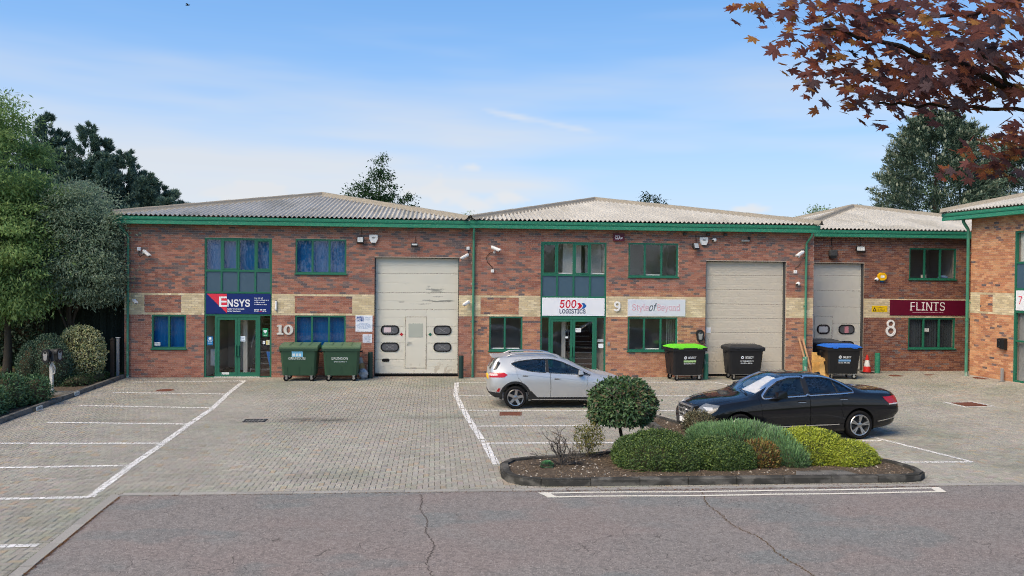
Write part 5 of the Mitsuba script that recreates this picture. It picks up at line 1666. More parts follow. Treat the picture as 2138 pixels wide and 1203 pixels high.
# bay number plates on the kerb face
for x, y, lab in ((-10.50, -4.63, 'small pale number plate on the kerb face, nearer the building'), (-10.33, -7.43, 'small pale number plate on the kerb face, nearer the road')):
    k = thing('kerb_plate', lab, 'plate')
    a = math.atan2(9.3, -0.36) + math.pi
    M_ = shift(x + 0.065, y, 0.0) @ rotz(math.pi / 2)
    put(k, 'plate', tf(M_, box(-0.17, 0.17, -0.012, 0.0, 0.02, 0.125)), 'm_print', color=np.array(lin(176, 190, 196)))
    mm = MB()
    scribble(mm, -0.12, 0.12, 0.045, 0.055, -0.012, rg, lin(60, 70, 76))
    put(k, 'small_print', tf(M_, mm.get()), 'm_print', color=np.array(lin(60, 70, 76)), kind='stuff')

# close boarded fence beside unit 10
k = thing('board_fence', 'dark close boarded fence running left from the corner of unit 10', 'fence')
for q in range(24):
    x = -10.85 - q * 0.125
    z = 2.45 + 0.012 * math.sin(q * 2.1)
    c = np.array((0.030, 0.040, 0.036)) * (0.8 + 0.5 * ((q * 37) % 11) / 11)
    put(k, 'fence_board', rbox(x - 0.12, x, 1.20 - 0.012 * (q % 2), 1.222, 0.05, z, 0.003), 'm_pieces', color=c)
for z in (0.5, 1.4, 2.2):
    put(k, 'rail', box(-13.9, -10.85, 1.222, 1.27, z, z + 0.09), 'm_pieces', color=np.array((0.035, 0.04, 0.036)))
k = thing('timber_post', 'rough dark timber post beside the corner of unit 10', 'post')
put(k, 'post', rbox(-11.05, -10.93, -0.35, -0.23, 0.0, 1.32, 0.012), 'm_pieces', color=np.array((0.07, 0.055, 0.045)))
put(k, 'cap', frustum(-11.07, -10.91, -0.37, -0.21, 1.32, -11.0, -10.98, -0.30, -0.28, 1.40, 0.002), 'm_pieces', color=np.array((0.06, 0.05, 0.04)))
k = thing('grey_post', 'thin grey post between the timber post and the brick corner', 'post')
put(k, 'post', rbox(-10.86, -10.78, -0.30, -0.22, 0.0, 1.38, 0.006), 'm_grey')
put(k, 'cap', rbox(-10.88, -10.76, -0.32, -0.20, 1.38, 1.41, 0.004), 'm_offwhite')

# a bird far up in the sky
k = thing('bird', 'tiny dark bird in flight near the top left of the sky', 'bird')
BX, BY, BZ = -17.28, 31.06, 22.15
put(k, 'body', tube([(BX - 0.17, BY, BZ + 0.01), (BX - 0.10, BY, BZ), (BX, BY, BZ), (BX + 0.10, BY, BZ + 0.02), (BX + 0.15, BY, BZ + 0.035), (BX + 0.18, BY, BZ + 0.03)], [0.015, 0.03, 0.042, 0.035, 0.022, 0.004], 8), 'm_black', smooth=True)
for s in (-1, 1):
    put(k, 'wing', hull([(BX + 0.06, BY + s * 0.03, BZ + 0.02), (BX - 0.05, BY + s * 0.03, BZ + 0.02), (BX + 0.05, BY + s * 0.16, BZ + 0.07), (BX - 0.07, BY + s * 0.16, BZ + 0.065), (BX - 0.06, BY + s * 0.33, BZ + 0.05), (BX, BY + s * 0.12, BZ + 0.035)]), 'm_black')
# ------------------------------------------------------------------ cars
def pch(pts):
    """Monotone cubic through (x, value) points."""
    p = np.array(sorted(pts), float)
    x, y = p[:, 0], p[:, 1]
    h, d = np.diff(x), np.diff(y) / np.diff(x)
    m = np.zeros(len(x))
    m[0], m[-1] = d[0], d[-1]
    for i in range(1, len(x) - 1):
        if d[i - 1] * d[i] > 0:
            w1, w2 = 2 * h[i] + h[i - 1], h[i] + 2 * h[i - 1]
            m[i] = (w1 + w2) / (w1 / d[i - 1] + w2 / d[i])

    def f(q):
        q = np.clip(np.asarray(q, float), x[0], x[-1])
        i = np.clip(np.searchsorted(x, q) - 1, 0, len(x) - 2)
        t = (q - x[i]) / h[i]
        return y[i] * (2 * t**3 - 3 * t**2 + 1) + m[i] * h[i] * (t**3 - 2 * t**2 + t) + y[i + 1] * (-2 * t**3 + 3 * t**2) + m[i + 1] * h[i] * (t**3 - t**2)
    return f


def curve(a, b, c, n):
    t = np.linspace(0, 1, n)[:, None]
    return (1 - t) ** 2 * a + 2 * t * (1 - t) * b + t**2 * c


class Shape:
    """A car body as half sections along x; keys: zb wb ws zs wm zm wl zl wr zr zt (bottom, sill, widest, belt, roof edge, top)."""
    def __init__(s, keys, x0, x1):
        s.k = {n: pch(v) for n, v in keys.items()}
        s.x0, s.x1 = x0, x1

    def section(s, x, off=0.0):
        g = {n: float(f(x)) for n, f in s.k.items()}
        P = lambda w, z: np.array([g[w] + off, g[z]])
        b, si, mx, be, ro = P('wb', 'zb'), P('ws', 'zs'), P('wm', 'zm'), P('wl', 'zl'), P('wr', 'zr')
        b[1] -= off
        ro[1] += off * 0.6
        top = np.array([0.0, g['zt'] + off])
        a1 = curve(b, np.array([si[0], b[1]]), si, 5)
        a2 = curve(si, np.array([mx[0] + 0.004, si[1] * 0.45 + mx[1] * 0.55]), mx, 6)[1:]
        a3 = curve(mx, np.array([mx[0] - 0.003, mx[1] * 0.35 + be[1] * 0.65]), be, 7)[1:]
        a4 = curve(be, np.array([(be[0] + ro[0]) / 2 + 0.018, (be[1] + ro[1]) / 2]), ro, 10)[1:]
        a5 = curve(ro, np.array([ro[0] * 0.72, top[1] + 0.004]), top, 10)[1:]
        return np.vstack([a1, a2, a3, a4, a5])
    NS = 4 + 1 + 5 + 6

    def loft(s, off=0.0, xs=None):
        xs = s.stations() if xs is None else xs
        secs = [s.section(x, off) for x in xs]
        if off:
            xs = xs.copy()
            xs[0] -= off
            xs[-1] += off
        rings = []
        for x, h in zip(xs, secs):
            mir = h[-2::-1] * [-1, 1]
            r = np.vstack([h, mir])
            rings.append(np.column_stack([np.full(len(r), x), r]))
        k = len(rings[0])
        v = np.vstack(rings)
        f = []
        i = np.arange(k)
        j = (i + 1) % k
        for q in range(len(rings) - 1):
            a, b = q * k, (q + 1) * k
            f.append(np.stack([a + i, b + i, b + j], 1))
            f.append(np.stack([a + i, b + j, a + j], 1))
        n = len(v)
        v = np.vstack([v, rings[0].mean(0), rings[-1].mean(0)])
        f.append(np.stack([i, j, np.full(k, n)], 1))
        e = (len(rings) - 1) * k
        f.append(np.stack([e + j, e + i, np.full(k, n + 1)], 1))
        f = np.vstack(f)
        m = m3.Manifold(m3.Mesh(v.astype(np.float32), f.astype(np.uint32)))
        if m.volume() < 0:
            m = m3.Manifold(m3.Mesh(v.astype(np.float32), f[:, ::-1].astype(np.uint32)))
        return m

    def stations(s):
        L = s.x1 - s.x0
        t = np.linspace(0, 1, 120)
        e = np.concatenate([[0, 0.004, 0.01, 0.02, 0.032, 0.046, 0.06, 0.08, 0.1, 0.125, 0.15], np.linspace(0.18, L - 0.18, 110)])
        e = np.concatenate([e, L - e[:11][::-1]])
        return s.x0 + e

    def side_y(s, x, z, off=0.0):
        h = s.section(x, off)[:-9]
        return float(np.interp(z, h[:, 1], h[:, 0]))

    def top_z(s, x, y, off=0.0):
        h = s.section(x, off)[-20:][::-1]
        return float(np.interp(abs(y), h[:, 0], h[:, 1]))


def mprism(poly, axis, a, b):
    """A polygon drawn in side view (x, z) or top view (x, y), as a Manifold between a and b along the other axis."""
    out = m3.Manifold()
    for g in geoms(poly):
        p = np.asarray(g.exterior.coords)[:-1]
        if g.exterior.is_ccw is False:
            p = p[::-1]
        rings = [p] + [np.asarray(r.coords)[:-1] for r in g.interiors]
        e = m3.Manifold.extrude(m3.CrossSection([r.tolist() for r in rings], m3.FillRule.EvenOdd), b - a)
        if axis == 'y':
            e = e.rotate((90, 0, 0)).translate((0, b, 0))
        else:
            e = e.translate((0, 0, a))
        out = out + e
    return out


def fine_tri(poly, step):
    """The polygon's points and triangles, with inner points, so that it can follow a curved surface."""
    vs, fs, n = [], [], 0
    for g in geoms(poly):
        x0, y0, x1, y1 = g.bounds
        nx, ny = max(1, int((x1 - x0) / step)), max(1, int((y1 - y0) / step))
        for i in range(nx):
            for j in range(ny):
                c = sbox(x0 + (x1 - x0) * i / nx, y0 + (y1 - y0) * j / ny, x0 + (x1 - x0) * (i + 1) / nx, y0 + (y1 - y0) * (j + 1) / ny).intersection(g)
                for q in geoms(c):
                    p, t = tri(q)
                    vs.append(p)
                    fs.append(t + n)
                    n += len(p)
    m = trimesh.Trimesh(np.column_stack([np.vstack(vs), np.zeros(n)]), np.vstack(fs), process=False)
    m.merge_vertices(digits_vertex=5)
    return np.array(m.vertices)[:, :2], np.array(m.faces)


def wheel(k, M_, R, rimr, W, spokes, rim_col, double=False):
    """Tyre, rim and spokes; the wheel's outer face looks along -y."""
    w = put(k, 'wheel', tf(M_, lathe([(rimr * 0.98, 0.0), (rimr + 0.012, -W / 2 + 0.004), (R - 0.035, -W / 2 - 0.008), (R - 0.008, -W / 2 + 0.012), (R, -W / 2 + 0.035), (R, W / 2 - 0.035), (R - 0.01, W / 2 - 0.01), (rimr, W / 2)], 40, rotx(math.pi / 2) @ np.diag([1, 1, -1, 1]))), 'm_rubber', smooth=50)
    o = -W / 2
    fl = lambda pr: tf(M_, lathe(pr, 40, rotx(math.pi / 2) @ np.diag([1, 1, -1, 1])))
    put(w, 'rim', fl([(rimr + 0.012, o + 0.002), (rimr + 0.002, o - 0.010), (rimr - 0.014, o - 0.006), (rimr - 0.022, o + 0.03), (rimr - 0.03, o + 0.06)]), 'm_metal', smooth=50, color=np.array(rim_col))
    put(w, 'barrel', fl([(rimr - 0.028, o + 0.055), (rimr - 0.035, o + 0.12), (0.0, o + 0.13)]), 'm_darkgrey', smooth=50)
    put(w, 'brake_disc', fl([(0.0, o + 0.095), (rimr * 0.62, o + 0.095), (rimr * 0.62, o + 0.11)]), 'm_darkgrey')
    for q in range(spokes):
        a = 2 * math.pi * q / spokes + math.pi / 2
        for d in ((-0.13, 0.13) if double else (0.0,)):
            wd = 0.023 if double else 0.044
            p = []
            for r, ww, yy in ((0.035, wd * (0.9 if double else 1.05), o + 0.012), (rimr - 0.012, wd * (1.1 if double else 1.0), o - 0.002)):
                for sx in (-1, 1):
                    for y in (yy, yy + 0.03):
                        e = 0.008 if y == yy else 0.0
                        ang = a + d * (0.35 if r < 0.1 else 1.0)
                        c, s_ = math.cos(ang), math.sin(ang)
                        p.append((r * c - sx * (ww - e) * s_, y, r * s_ + sx * (ww - e) * c))
            put(w, 'spoke', tf(M_, hull(p)), 'm_metal', smooth=30, color=np.array(rim_col))
    put(w, 'hub_cap', fl([(0.062, o + 0.03), (0.058, o + 0.004), (0.03, o - 0.003), (0.0, o - 0.004)]), 'm_metal', smooth=50, color=np.array(rim_col) * 0.7)


def skin(S_, poly, off, ymin, side):
    """A piece of the body's outer skin, off proud of it, inside a side-view outline; side -1 or +1."""
    a, b = (ymin, 1.3) if side > 0 else (-1.3, -ymin)
    return S_.skins.setdefault(off, S_.loft(off)) ^ mprism(poly, 'y', a, b)


def build_car(key, S_, col, spec, place, paint='m_carpaint'):
    """Body shell with cut openings, doors, glass, wheels and trim."""
    global XF
    XF = place
    S_.skins = {}
    body = S_.loft()
    cab = spec['cabin']
    xs = np.linspace(cab[0], cab[1], 60)
    inner = S_.loft(-0.055, xs) ^ m3.Manifold.cube((6, 3, 2)).translate((-2, -1.5, spec['floor']))
    solid = body
    if spec.get('crease'):
        body = body - (mprism(spec['crease'], 'y', -1.3, 1.3) - S_.loft(-0.010))
    body = body - inner
    R = spec['arch_r']
    for ax in (0.0, spec['wb']):
        for sg in (-1, 1):
            c = m3.Manifold.cylinder(0.42, R, R, 48).rotate((90, 0, 0)).translate((ax, 0.21, spec['tyre'] + 0.01)).translate((0, sg * 0.80, 0))
            body = body - c
    wins = spec['windows']
    for w in wins:
        body = body - mprism(w, 'y', -1.2, 1.2)
    for g, za in spec['screens']:
        body = body - mprism(g, 'z', za, 2.0)
    ymin = spec['door_y']
    for d in spec['doors']:
        gap = d.buffer(0.0045, join_style='mitre')
        for sg in (-1, 1):
            a, b = (ymin, 1.2) if sg > 0 else (-1.2, -ymin)
            dm = body ^ mprism(d.buffer(-0.002), 'y', a, b)
            put(key, 'door', dm, paint, smooth=32, color=col)
        body = body - mprism(gap, 'y', ymin, 1.2) - mprism(gap, 'y', -1.2, -ymin)
    for nm, g, za in spec['lids']:
        lm = body ^ mprism(g.buffer(-0.002), 'z', za, 2.0)
        put(key, nm, lm, paint, smooth=32, color=col)
        body = body - mprism(g.buffer(0.004), 'z', za, 2.0)
    for g in spec.get('grooves', []):
        body = body - mprism(g, 'y', ymin, 1.2) - mprism(g, 'y', -1.2, -ymin)
    put(key, 'body', body, paint, smooth=32, color=col)
    # glass
    for w, tint in zip(wins, spec['tints']):
        p, t = fine_tri(w.buffer(0.012), 0.06)
        for sg in (-1, 1):
            v = np.array([[x, sg * (S_.side_y(x, z) - 0.012), z] for x, z in p])
            put(key, 'window', (v, t if sg < 0 else t[:, ::-1]), tint, smooth=True)
    for (g, za), tint, nm in zip(spec['screens'], spec['screen_tints'], ('windscreen', 'rear_screen')):
        p, t = fine_tri(g.buffer(0.012), 0.06)
        v = np.array([[x, y, S_.top_z(x, y) - 0.010] for x, y in p])
        put(key, nm, (v, t), tint, smooth=True)
    # seats, dash, lining
    fl = spec['floor']
    for x, ys in spec['seats']:
        for y in ys:
            st = put(key, 'seat', MB().add(rbox(x - 0.05, x + 0.48, y - 0.25, y + 0.25, fl, fl + 0.22, 0.04)).add(tf(shift(x, y, fl + 0.15) @ roty(-0.28), rbox(-0.06, 0.07, -0.24, 0.24, 0, 0.55, 0.04))), 'm_darkgrey')
            put(st, 'headrest', tf(shift(x, y, fl + 0.15) @ roty(-0.28), rbox(-0.03, 0.06, -0.13, 0.13, 0.60, 0.76, 0.03)), 'm_darkgrey')
    dx, dz = spec['dash']
    put(key, 'dashboard', hull([(dx + a, y, b) for y in (-0.62, 0.62) for a, b in ((0, fl), (0.0, dz - 0.06), (0.10, dz), (0.55, dz - 0.02), (0.55, fl))]), 'm_black')
    put(key, 'steering_wheel', tube([(dx - 0.10 + 0.07 * math.cos(t), spec['wheel_y'] + 0.18 * math.sin(t), dz - 0.05 + 0.17 * math.cos(t)) for t in np.linspace(0, 2 * math.pi, 20)], [0.014] * 20, 6), 'm_black', smooth=True)
    # arches, underside
    lm = MB()
    for ax in (0.0, spec['wb']):
        for sg in (-1, 1):
            t = np.linspace(-0.35, math.pi + 0.35, 26)
            y0, y1 = sg * 0.55, sg * (spec['half'] - 0.03)
            a = np.column_stack([ax + (R - 0.004) * np.cos(t), np.full(26, y0), spec['tyre'] + 0.01 + (R - 0.004) * np.sin(t)])
            b = a.copy()
            b[:, 1] = y1
            i = np.arange(25)
            put(key, 'arch_liner', (np.vstack([a, b]), np.stack([i, i + 1, i + 27, i + 26], 1)), 'm_black', smooth=True)
    W = spec['tw']
    for ax in (0.0, spec['wb']):
        for sg in (-1, 1):
            M_ = shift(ax, sg * (spec['track'] / 2), spec['tyre']) @ (np.eye(4) if sg < 0 else rotz(math.pi)) @ roty(0.3 * ax + 0.12)
            wheel(key, M_, spec['tyre'], spec['rim'], W, spec['spokes'], spec['rim_col'], spec['double'])
    XF = np.eye(4)


sw = lambda pts: Polygon(pts)
CAR1 = thing('parked_car', 'silver hatchback with roof rails parked in front of the logistics entrance', 'car')
K1 = {
    'zb': [(-0.71, 0.40), (-0.62, 0.33), (-0.40, 0.25), (0.3, 0.205), (2.2, 0.205), (2.9, 0.21), (3.2, 0.24), (3.33, 0.32)],
    'wb': [(-0.71, 0.42), (-0.55, 0.62), (-0.3, 0.74), (0.4, 0.77), (2.1, 0.77), (2.8, 0.72), (3.15, 0.58), (3.33, 0.32)],
    'ws': [(-0.71, 0.50), (-0.6, 0.68), (-0.42, 0.79), (0, 0.84), (1.2, 0.85), (2.4, 0.85), (2.8, 0.82), (3.1, 0.68), (3.25, 0.52), (3.33, 0.36)],
    'zs': [(-0.71, 0.48), (-0.4, 0.40), (0.3, 0.34), (2.2, 0.34), (2.9, 0.36), (3.33, 0.40)],
    'wm': [(-0.71, 0.62), (-0.66, 0.71), (-0.55, 0.79), (-0.35, 0.842), (0, 0.862), (0.6, 0.866), (1.8, 0.866), (2.4, 0.862), (2.75, 0.852), (3.0, 0.80), (3.2, 0.67), (3.33, 0.48)],
    'zm': [(-0.71, 0.62), (-0.3, 0.66), (0.5, 0.66), (2.0, 0.62), (2.6, 0.64), (3.33, 0.52)],
    'wl': [(-0.71, 0.58), (-0.64, 0.68), (-0.5, 0.745), (-0.2, 0.79), (0.3, 0.81), (1.4, 0.815), (2.1, 0.80), (2.6, 0.79), (2.95, 0.72), (3.15, 0.60), (3.33, 0.42)],
    'zl': [(-0.71, 0.70), (-0.70, 0.84), (-0.66, 0.95), (-0.45, 0.995), (0.0, 1.02), (0.5, 0.99), (1.3, 0.945), (2.05, 0.90), (2.5, 0.86), (2.9, 0.775), (3.15, 0.68), (3.33, 0.56)],
    'wr': [(-0.71, 0.52), (-0.68, 0.60), (-0.6, 0.625), (-0.45, 0.605), (-0.2, 0.585), (0.2, 0.58), (0.9, 0.585), (1.3, 0.575), (1.7, 0.595), (2.05, 0.64), (2.25, 0.68), (2.6, 0.64), (2.95, 0.55), (3.15, 0.44), (3.33, 0.28)],
    'zr': [(-0.71, 0.74), (-0.705, 0.89), (-0.69, 1.00), (-0.62, 1.14), (-0.50, 1.325), (-0.44, 1.36), (-0.2, 1.385), (0.4, 1.405), (0.9, 1.40), (1.2, 1.355), (1.5, 1.255), (1.9, 1.075), (2.15, 0.975), (2.3, 0.925), (2.6, 0.885), (2.9, 0.80), (3.15, 0.70), (3.33, 0.57)],
    'zt': [(-0.71, 0.76), (-0.705, 0.93), (-0.69, 1.04), (-0.62, 1.18), (-0.50, 1.375), (-0.44, 1.41), (-0.2, 1.445), (0.4, 1.475), (0.9, 1.468), (1.2, 1.415), (1.5, 1.315), (1.9, 1.125), (2.15, 1.01), (2.3, 0.955), (2.6, 0.915), (2.9, 0.835), (3.15, 0.725), (3.33, 0.58)],
}
S1 = Shape(K1, -0.71, 3.33)
w_rear = sw([(-0.10, 1.215), (0.02, 1.262), (0.14, 1.285), (0.49, 1.325), (0.845, 1.335), (0.83, 0.99), (0.74, 0.995), (0.42, 1.025), (0.18, 1.075), (0.0, 1.145)])
w_front = sw([(0.905, 1.335), (1.08, 1.318), (1.30, 1.255), (1.66, 1.10), (2.06, 0.915), (1.66, 0.945), (0.93, 0.985)])
d_rear = sw([(-0.02, 1.30), (0.30, 1.365), (0.86, 1.375), (0.955, 1.0), (0.968, 0.6), (0.968, 0.315), (0.50, 0.315), (0.40, 0.43), (0.26, 0.62), (0.07, 0.86), (0.03, 1.0)])
d_front = sw([(0.875, 1.375), (1.10, 1.36), (1.36, 1.285), (1.72, 1.125), (2.10, 0.93), (1.985, 0.86), (1.985, 0.60), (1.95, 0.315), (0.977, 0.315), (0.977, 0.6), (0.965, 1.0)])
COL1 = np.array(lin(192, 195, 197))
build_car(CAR1, S1, COL1, dict(cabin=(-0.60, 2.15), floor=0.42, wb=2.49, arch_r=0.372, tyre=0.31, rim=0.218, tw=0.20, track=1.56, half=0.86, spokes=5, rim_col=lin(196, 198, 200), double=False, windows=[w_rear, w_front], tints=['m_glass_dark', 'm_glass_tint'],
                               screens=[(sw([(1.28, -0.50), (1.28, 0.50), (2.16, 0.60), (2.20, 0.3), (2.21, 0), (2.20, -0.3), (2.16, -0.60)]), 0.90), (sw([(-0.685, -0.575), (-0.685, 0.575), (-0.505, 0.592), (-0.505, -0.592)]), 0.90)], screen_tints=['m_glass', 'm_glass_dark'],
                               doors=[d_rear, d_front], door_y=0.60, crease=LineString([(-0.20, 0.945), (0.5, 0.895), (1.2, 0.825), (1.95, 0.775)]).buffer(0.009), lids=[('bonnet', sw([(2.24, -0.66), (2.24, 0.66), (2.7, 0.60), (3.0, 0.50), (3.12, 0.36), (3.16, 0), (3.12, -0.36), (3.0, -0.50), (2.7, -0.60)]), 0.74)],
                               seats=[(0.05, (-0.34, 0.34)), (0.95, (-0.36, 0.36))], dash=(1.62, 0.97), wheel_y=-0.36),
          shift(2.18, -6.56, 0.0))
XF = shift(2.18, -6.56, 0.0)
for sg in (-1, 1):
    for ax, lim in ((0.0, None), (2.49, None)):
        ar = Point(ax, 0.32).buffer(0.435, 32).difference(Point(ax, 0.32).buffer(0.373, 32)).intersection(sbox(ax - 0.6, 0.25, ax + 0.6, 1.0))
        if ax == 0:
            ar = ar.union(sw([(0.36, 0.36), (0.44, 0.30), (0.62, 0.30), (0.42, 0.50)]))
        put(CAR1, 'arch_trim', skin(S1, ar, 0.010, 0.5, sg), 'm_black')
    put(CAR1, 'sill_trim', skin(S1, sw([(0.42, 0.315), (2.06, 0.315), (2.06, 0.18), (0.42, 0.18)]), 0.009, 0.4, sg), 'm_black')
    put(CAR1, 'sill_strip', skin(S1, sw([(0.45, 0.262), (1.98, 0.25), (1.98, 0.235), (0.45, 0.245)]), 0.020, 0.4, sg), 'm_steel')
    put(CAR1, 'tail_lamp', skin(S1, sw([(-0.70, 0.965), (-0.45, 0.985), (-0.30, 0.98), (-0.215, 0.925), (-0.31, 0.855), (-0.70, 0.842)]), 0.006, 0.35, sg), 'm_gloss', color=np.array((0.45, 0.012, 0.020)))
    put(CAR1, 'reverse_lamp', skin(S1, sw([(-0.70, 0.95), (-0.52, 0.955), (-0.47, 0.92), (-0.52, 0.895), (-0.70, 0.89)]), 0.009, 0.35, sg), 'm_gloss', color=np.array((0.72, 0.55, 0.55)))
    put(CAR1, 'reflector', skin(S1, sw([(-0.52, 0.46), (-0.465, 0.56), (-0.41, 0.56), (-0.445, 0.455)]), 0.005, 0.4, sg), 'm_gloss', color=np.array((0.40, 0.012, 0.016)))
    put(CAR1, 'head_lamp', skin(S1, sw([(2.62, 0.80), (2.80, 0.80), (3.10, 0.70), (3.10, 0.62), (2.9, 0.63), (2.70, 0.71)]), 0.005, 0.3, sg), 'm_gloss', color=np.array((0.50, 0.52, 0.54)))
    put(CAR1, 'quarter_trim', skin(S1, sw([(-0.475, 1.29), (-0.40, 1.235), (-0.52, 1.055), (-0.60, 1.045)]), 0.003, 0.45, sg), 'm_gloss', color=np.array((0.012, 0.014, 0.016)))
    put(CAR1, 'window_trim', skin(S1, w_rear.union(w_front).buffer(0.06).buffer(-0.045).difference(w_rear.buffer(0.001)).difference(w_front.buffer(0.001)), 0.003, 0.45, sg), 'm_black')
    for hx, hz in ((0.16, 0.905), (1.03, 0.82)):
        put(CAR1, 'handle_recess', skin(S1, affinity.scale(Point(hx + 0.11, hz - 0.006).buffer(1), 0.085, 0.026), 0.0015, 0.5, sg), 'm_darkgrey')
        y = sg * (S1.side_y(hx + 0.11, hz) + 0.018)
        put(CAR1, 'door_handle', hull([(hx + a, y + sg * b, hz + c) for a, b, c in ((0, -0.03, 0), (0.03, 0, 0.012), (0.03, 0, -0.012), (0.19, 0, 0.012), (0.19, 0, -0.012), (0.22, -0.03, 0), (0, -0.03, -0.015), (0.22, -0.03, -0.015))]), 'm_carpaint', smooth=40, color=COL1)
    y = sg * 0.86
    put(CAR1, 'door_mirror', hull([(1.72, y, 0.945), (1.72, y + sg * 0.17, 0.95), (1.74, y, 1.06), (1.74, y + sg * 0.15, 1.055), (1.86, y + sg * 0.02, 0.96), (1.86, y + sg * 0.13, 0.965), (1.83, y + sg * 0.02, 1.045), (1.83, y + sg * 0.12, 1.04)]), 'm_carpaint', smooth=45, color=COL1)
    put(CAR1, 'mirror_foot', hull([(1.74, y - sg * 0.10, 0.91), (1.88, y - sg * 0.10, 0.90), (1.73, y + sg * 0.13, 0.944), (1.85, y + sg * 0.10, 0.95), (1.75, y - sg * 0.05, 0.88), (1.86, y - sg * 0.05, 0.875)]), 'm_black')
    rl = [(x, sg * (float(S1.k['wr'](x)) - 0.015), float(S1.k['zr'](x)) + h) for x, h in ((-0.22, 0.02), (-0.10, 0.06), (0.1, 0.075), (0.5, 0.08), (0.85, 0.072), (1.05, 0.05), (1.18, 0.01))]
    put(CAR1, 'roof_rail', tube(rl, [0.013, 0.018, 0.02, 0.02, 0.02, 0.018, 0.013], 8), 'm_metal', smooth=True, color=np.array(lin(206, 208, 210)))
put(CAR1, 'spoiler', hull([(-0.64, y, z) for y in (-0.50, 0.50) for z in (1.375, 1.40)] + [(-0.58, y, z) for y in (-0.57, 0.57) for z in (1.36, 1.39)] + [(-0.32, y, 1.395) for y in (-0.56, 0.56)] + [(-0.3, 0, 1.44), (-0.62, 0, 1.425)]), 'm_carpaint', smooth=30, color=COL1)
put(CAR1, 'number_plate', rbox(-0.735, -0.70, -0.26, 0.26, 0.755, 0.865, 0.004), 'm_print', color=np.array(lin(226, 180, 40)))
put(CAR1, 'rear_valance', S1.loft(0.006) ^ m3.Manifold.cube((0.42, 2, 0.14)).translate((-0.80, -1, 0.30)), 'm_black', smooth=30)
put(CAR1, 'aerial', hull([(-0.12, -0.02, 1.43), (-0.12, 0.02, 1.43), (-0.02, -0.02, 1.44), (-0.02, 0.02, 1.44), (-0.12, 0, 1.50)]), 'm_black')
put(CAR1, 'wiper', tube([(2.14, 0.50, 1.005), (2.05, 0.1, 1.075), (2.02, -0.25, 1.085)], [0.010] * 3, 6), 'm_black')
XF = np.eye(4)

CAR2 = thing('parked_car', 'black saloon with chrome window surround parked behind the planted island', 'car')
K2 = {
    'zb': [(-1.14, 0.36), (-1.05, 0.31), (-0.8, 0.26), (-0.3, 0.21), (0.4, 0.185), (2.4, 0.185), (3.2, 0.20), (3.55, 0.22), (3.74, 0.30)],
    'wb': [(-1.14, 0.40), (-1.0, 0.60), (-0.7, 0.74), (0.2, 0.82), (2.5, 0.82), (3.1, 0.80), (3.5, 0.72), (3.66, 0.60), (3.74, 0.44)],
    'ws': [(-1.14, 0.50), (-1.05, 0.68), (-0.85, 0.80), (-0.4, 0.88), (0.5, 0.905), (2.4, 0.905), (3.0, 0.895), (3.4, 0.83), (3.60, 0.72), (3.70, 0.60), (3.74, 0.50)],
    'zs': [(-1.14, 0.50), (-0.6, 0.38), (0.3, 0.33), (2.5, 0.33), (3.2, 0.35), (3.74, 0.40)],
    'wm': [(-1.14, 0.64), (-1.09, 0.76), (-0.98, 0.84), (-0.65, 0.905), (-0.2, 0.922), (0.5, 0.927), (2.2, 0.927), (2.8, 0.922), (3.15, 0.90), (3.42, 0.845), (3.60, 0.745), (3.70, 0.63), (3.74, 0.53)],
    'zm': [(-1.14, 0.62), (-0.6, 0.68), (0.3, 0.68), (2.0, 0.64), (3.0, 0.65), (3.74, 0.52)],
    'wl': [(-1.14, 0.58), (-1.05, 0.69), (-0.9, 0.77), (-0.6, 0.83), (-0.1, 0.862), (0.6, 0.875), (2.0, 0.87), (2.5, 0.862), (3.0, 0.835), (3.35, 0.765), (3.6, 0.64), (3.70, 0.54), (3.74, 0.45)],
    'zl': [(-1.14, 0.68), (-1.10, 0.80), (-1.02, 0.94), (-0.8, 1.0), (-0.2, 1.03), (0.5, 1.035), (1.4, 1.005), (2.2, 0.965), (2.6, 0.935), (3.1, 0.865), (3.4, 0.79), (3.62, 0.68), (3.74, 0.56)],
    'wr': [(-1.14, 0.44), (-1.05, 0.56), (-0.9, 0.64), (-0.5, 0.70), (-0.25, 0.69), (0.1, 0.655), (0.6, 0.60), (1.2, 0.605), (1.6, 0.60), (1.95, 0.63), (2.3, 0.69), (2.55, 0.74), (3.0, 0.72), (3.35, 0.65), (3.6, 0.53), (3.70, 0.44), (3.74, 0.36)],
    'zr': [(-1.14, 0.70), (-1.10, 0.84), (-1.03, 1.0), (-0.9, 1.035), (-0.5, 1.055), (-0.25, 1.08), (0.05, 1.165), (0.4, 1.30), (0.7, 1.385), (1.2, 1.42), (1.6, 1.40), (1.9, 1.30), (2.2, 1.145), (2.45, 1.02), (2.6, 0.975), (3.1, 0.895), (3.4, 0.815), (3.62, 0.70), (3.74, 0.57)],
    'zt': [(-1.14, 0.72), (-1.10, 0.87), (-1.03, 1.03), (-0.95, 1.07), (-0.5, 1.10), (-0.25, 1.125), (0.05, 1.215), (0.4, 1.36), (0.7, 1.44), (1.2, 1.475), (1.6, 1.455), (1.9, 1.36), (2.2, 1.20), (2.45, 1.065), (2.6, 1.02), (3.1, 0.945), (3.4, 0.865), (3.62, 0.745), (3.74, 0.585)],
}
S2 = Shape(K2, -1.14, 3.74)
v_front = sw([(1.315, 1.375), (1.60, 1.368), (1.86, 1.295), (2.10, 1.15), (2.28, 1.00), (1.9, 1.025), (1.315, 1.045)])
v_rear = sw([(0.565, 1.325), (0.82, 1.375), (1.20, 1.385), (1.20, 1.05), (0.52, 1.075)])
v_quart = sw([(0.535, 1.31), (0.35, 1.225), (0.145, 1.09), (0.485, 1.078)])
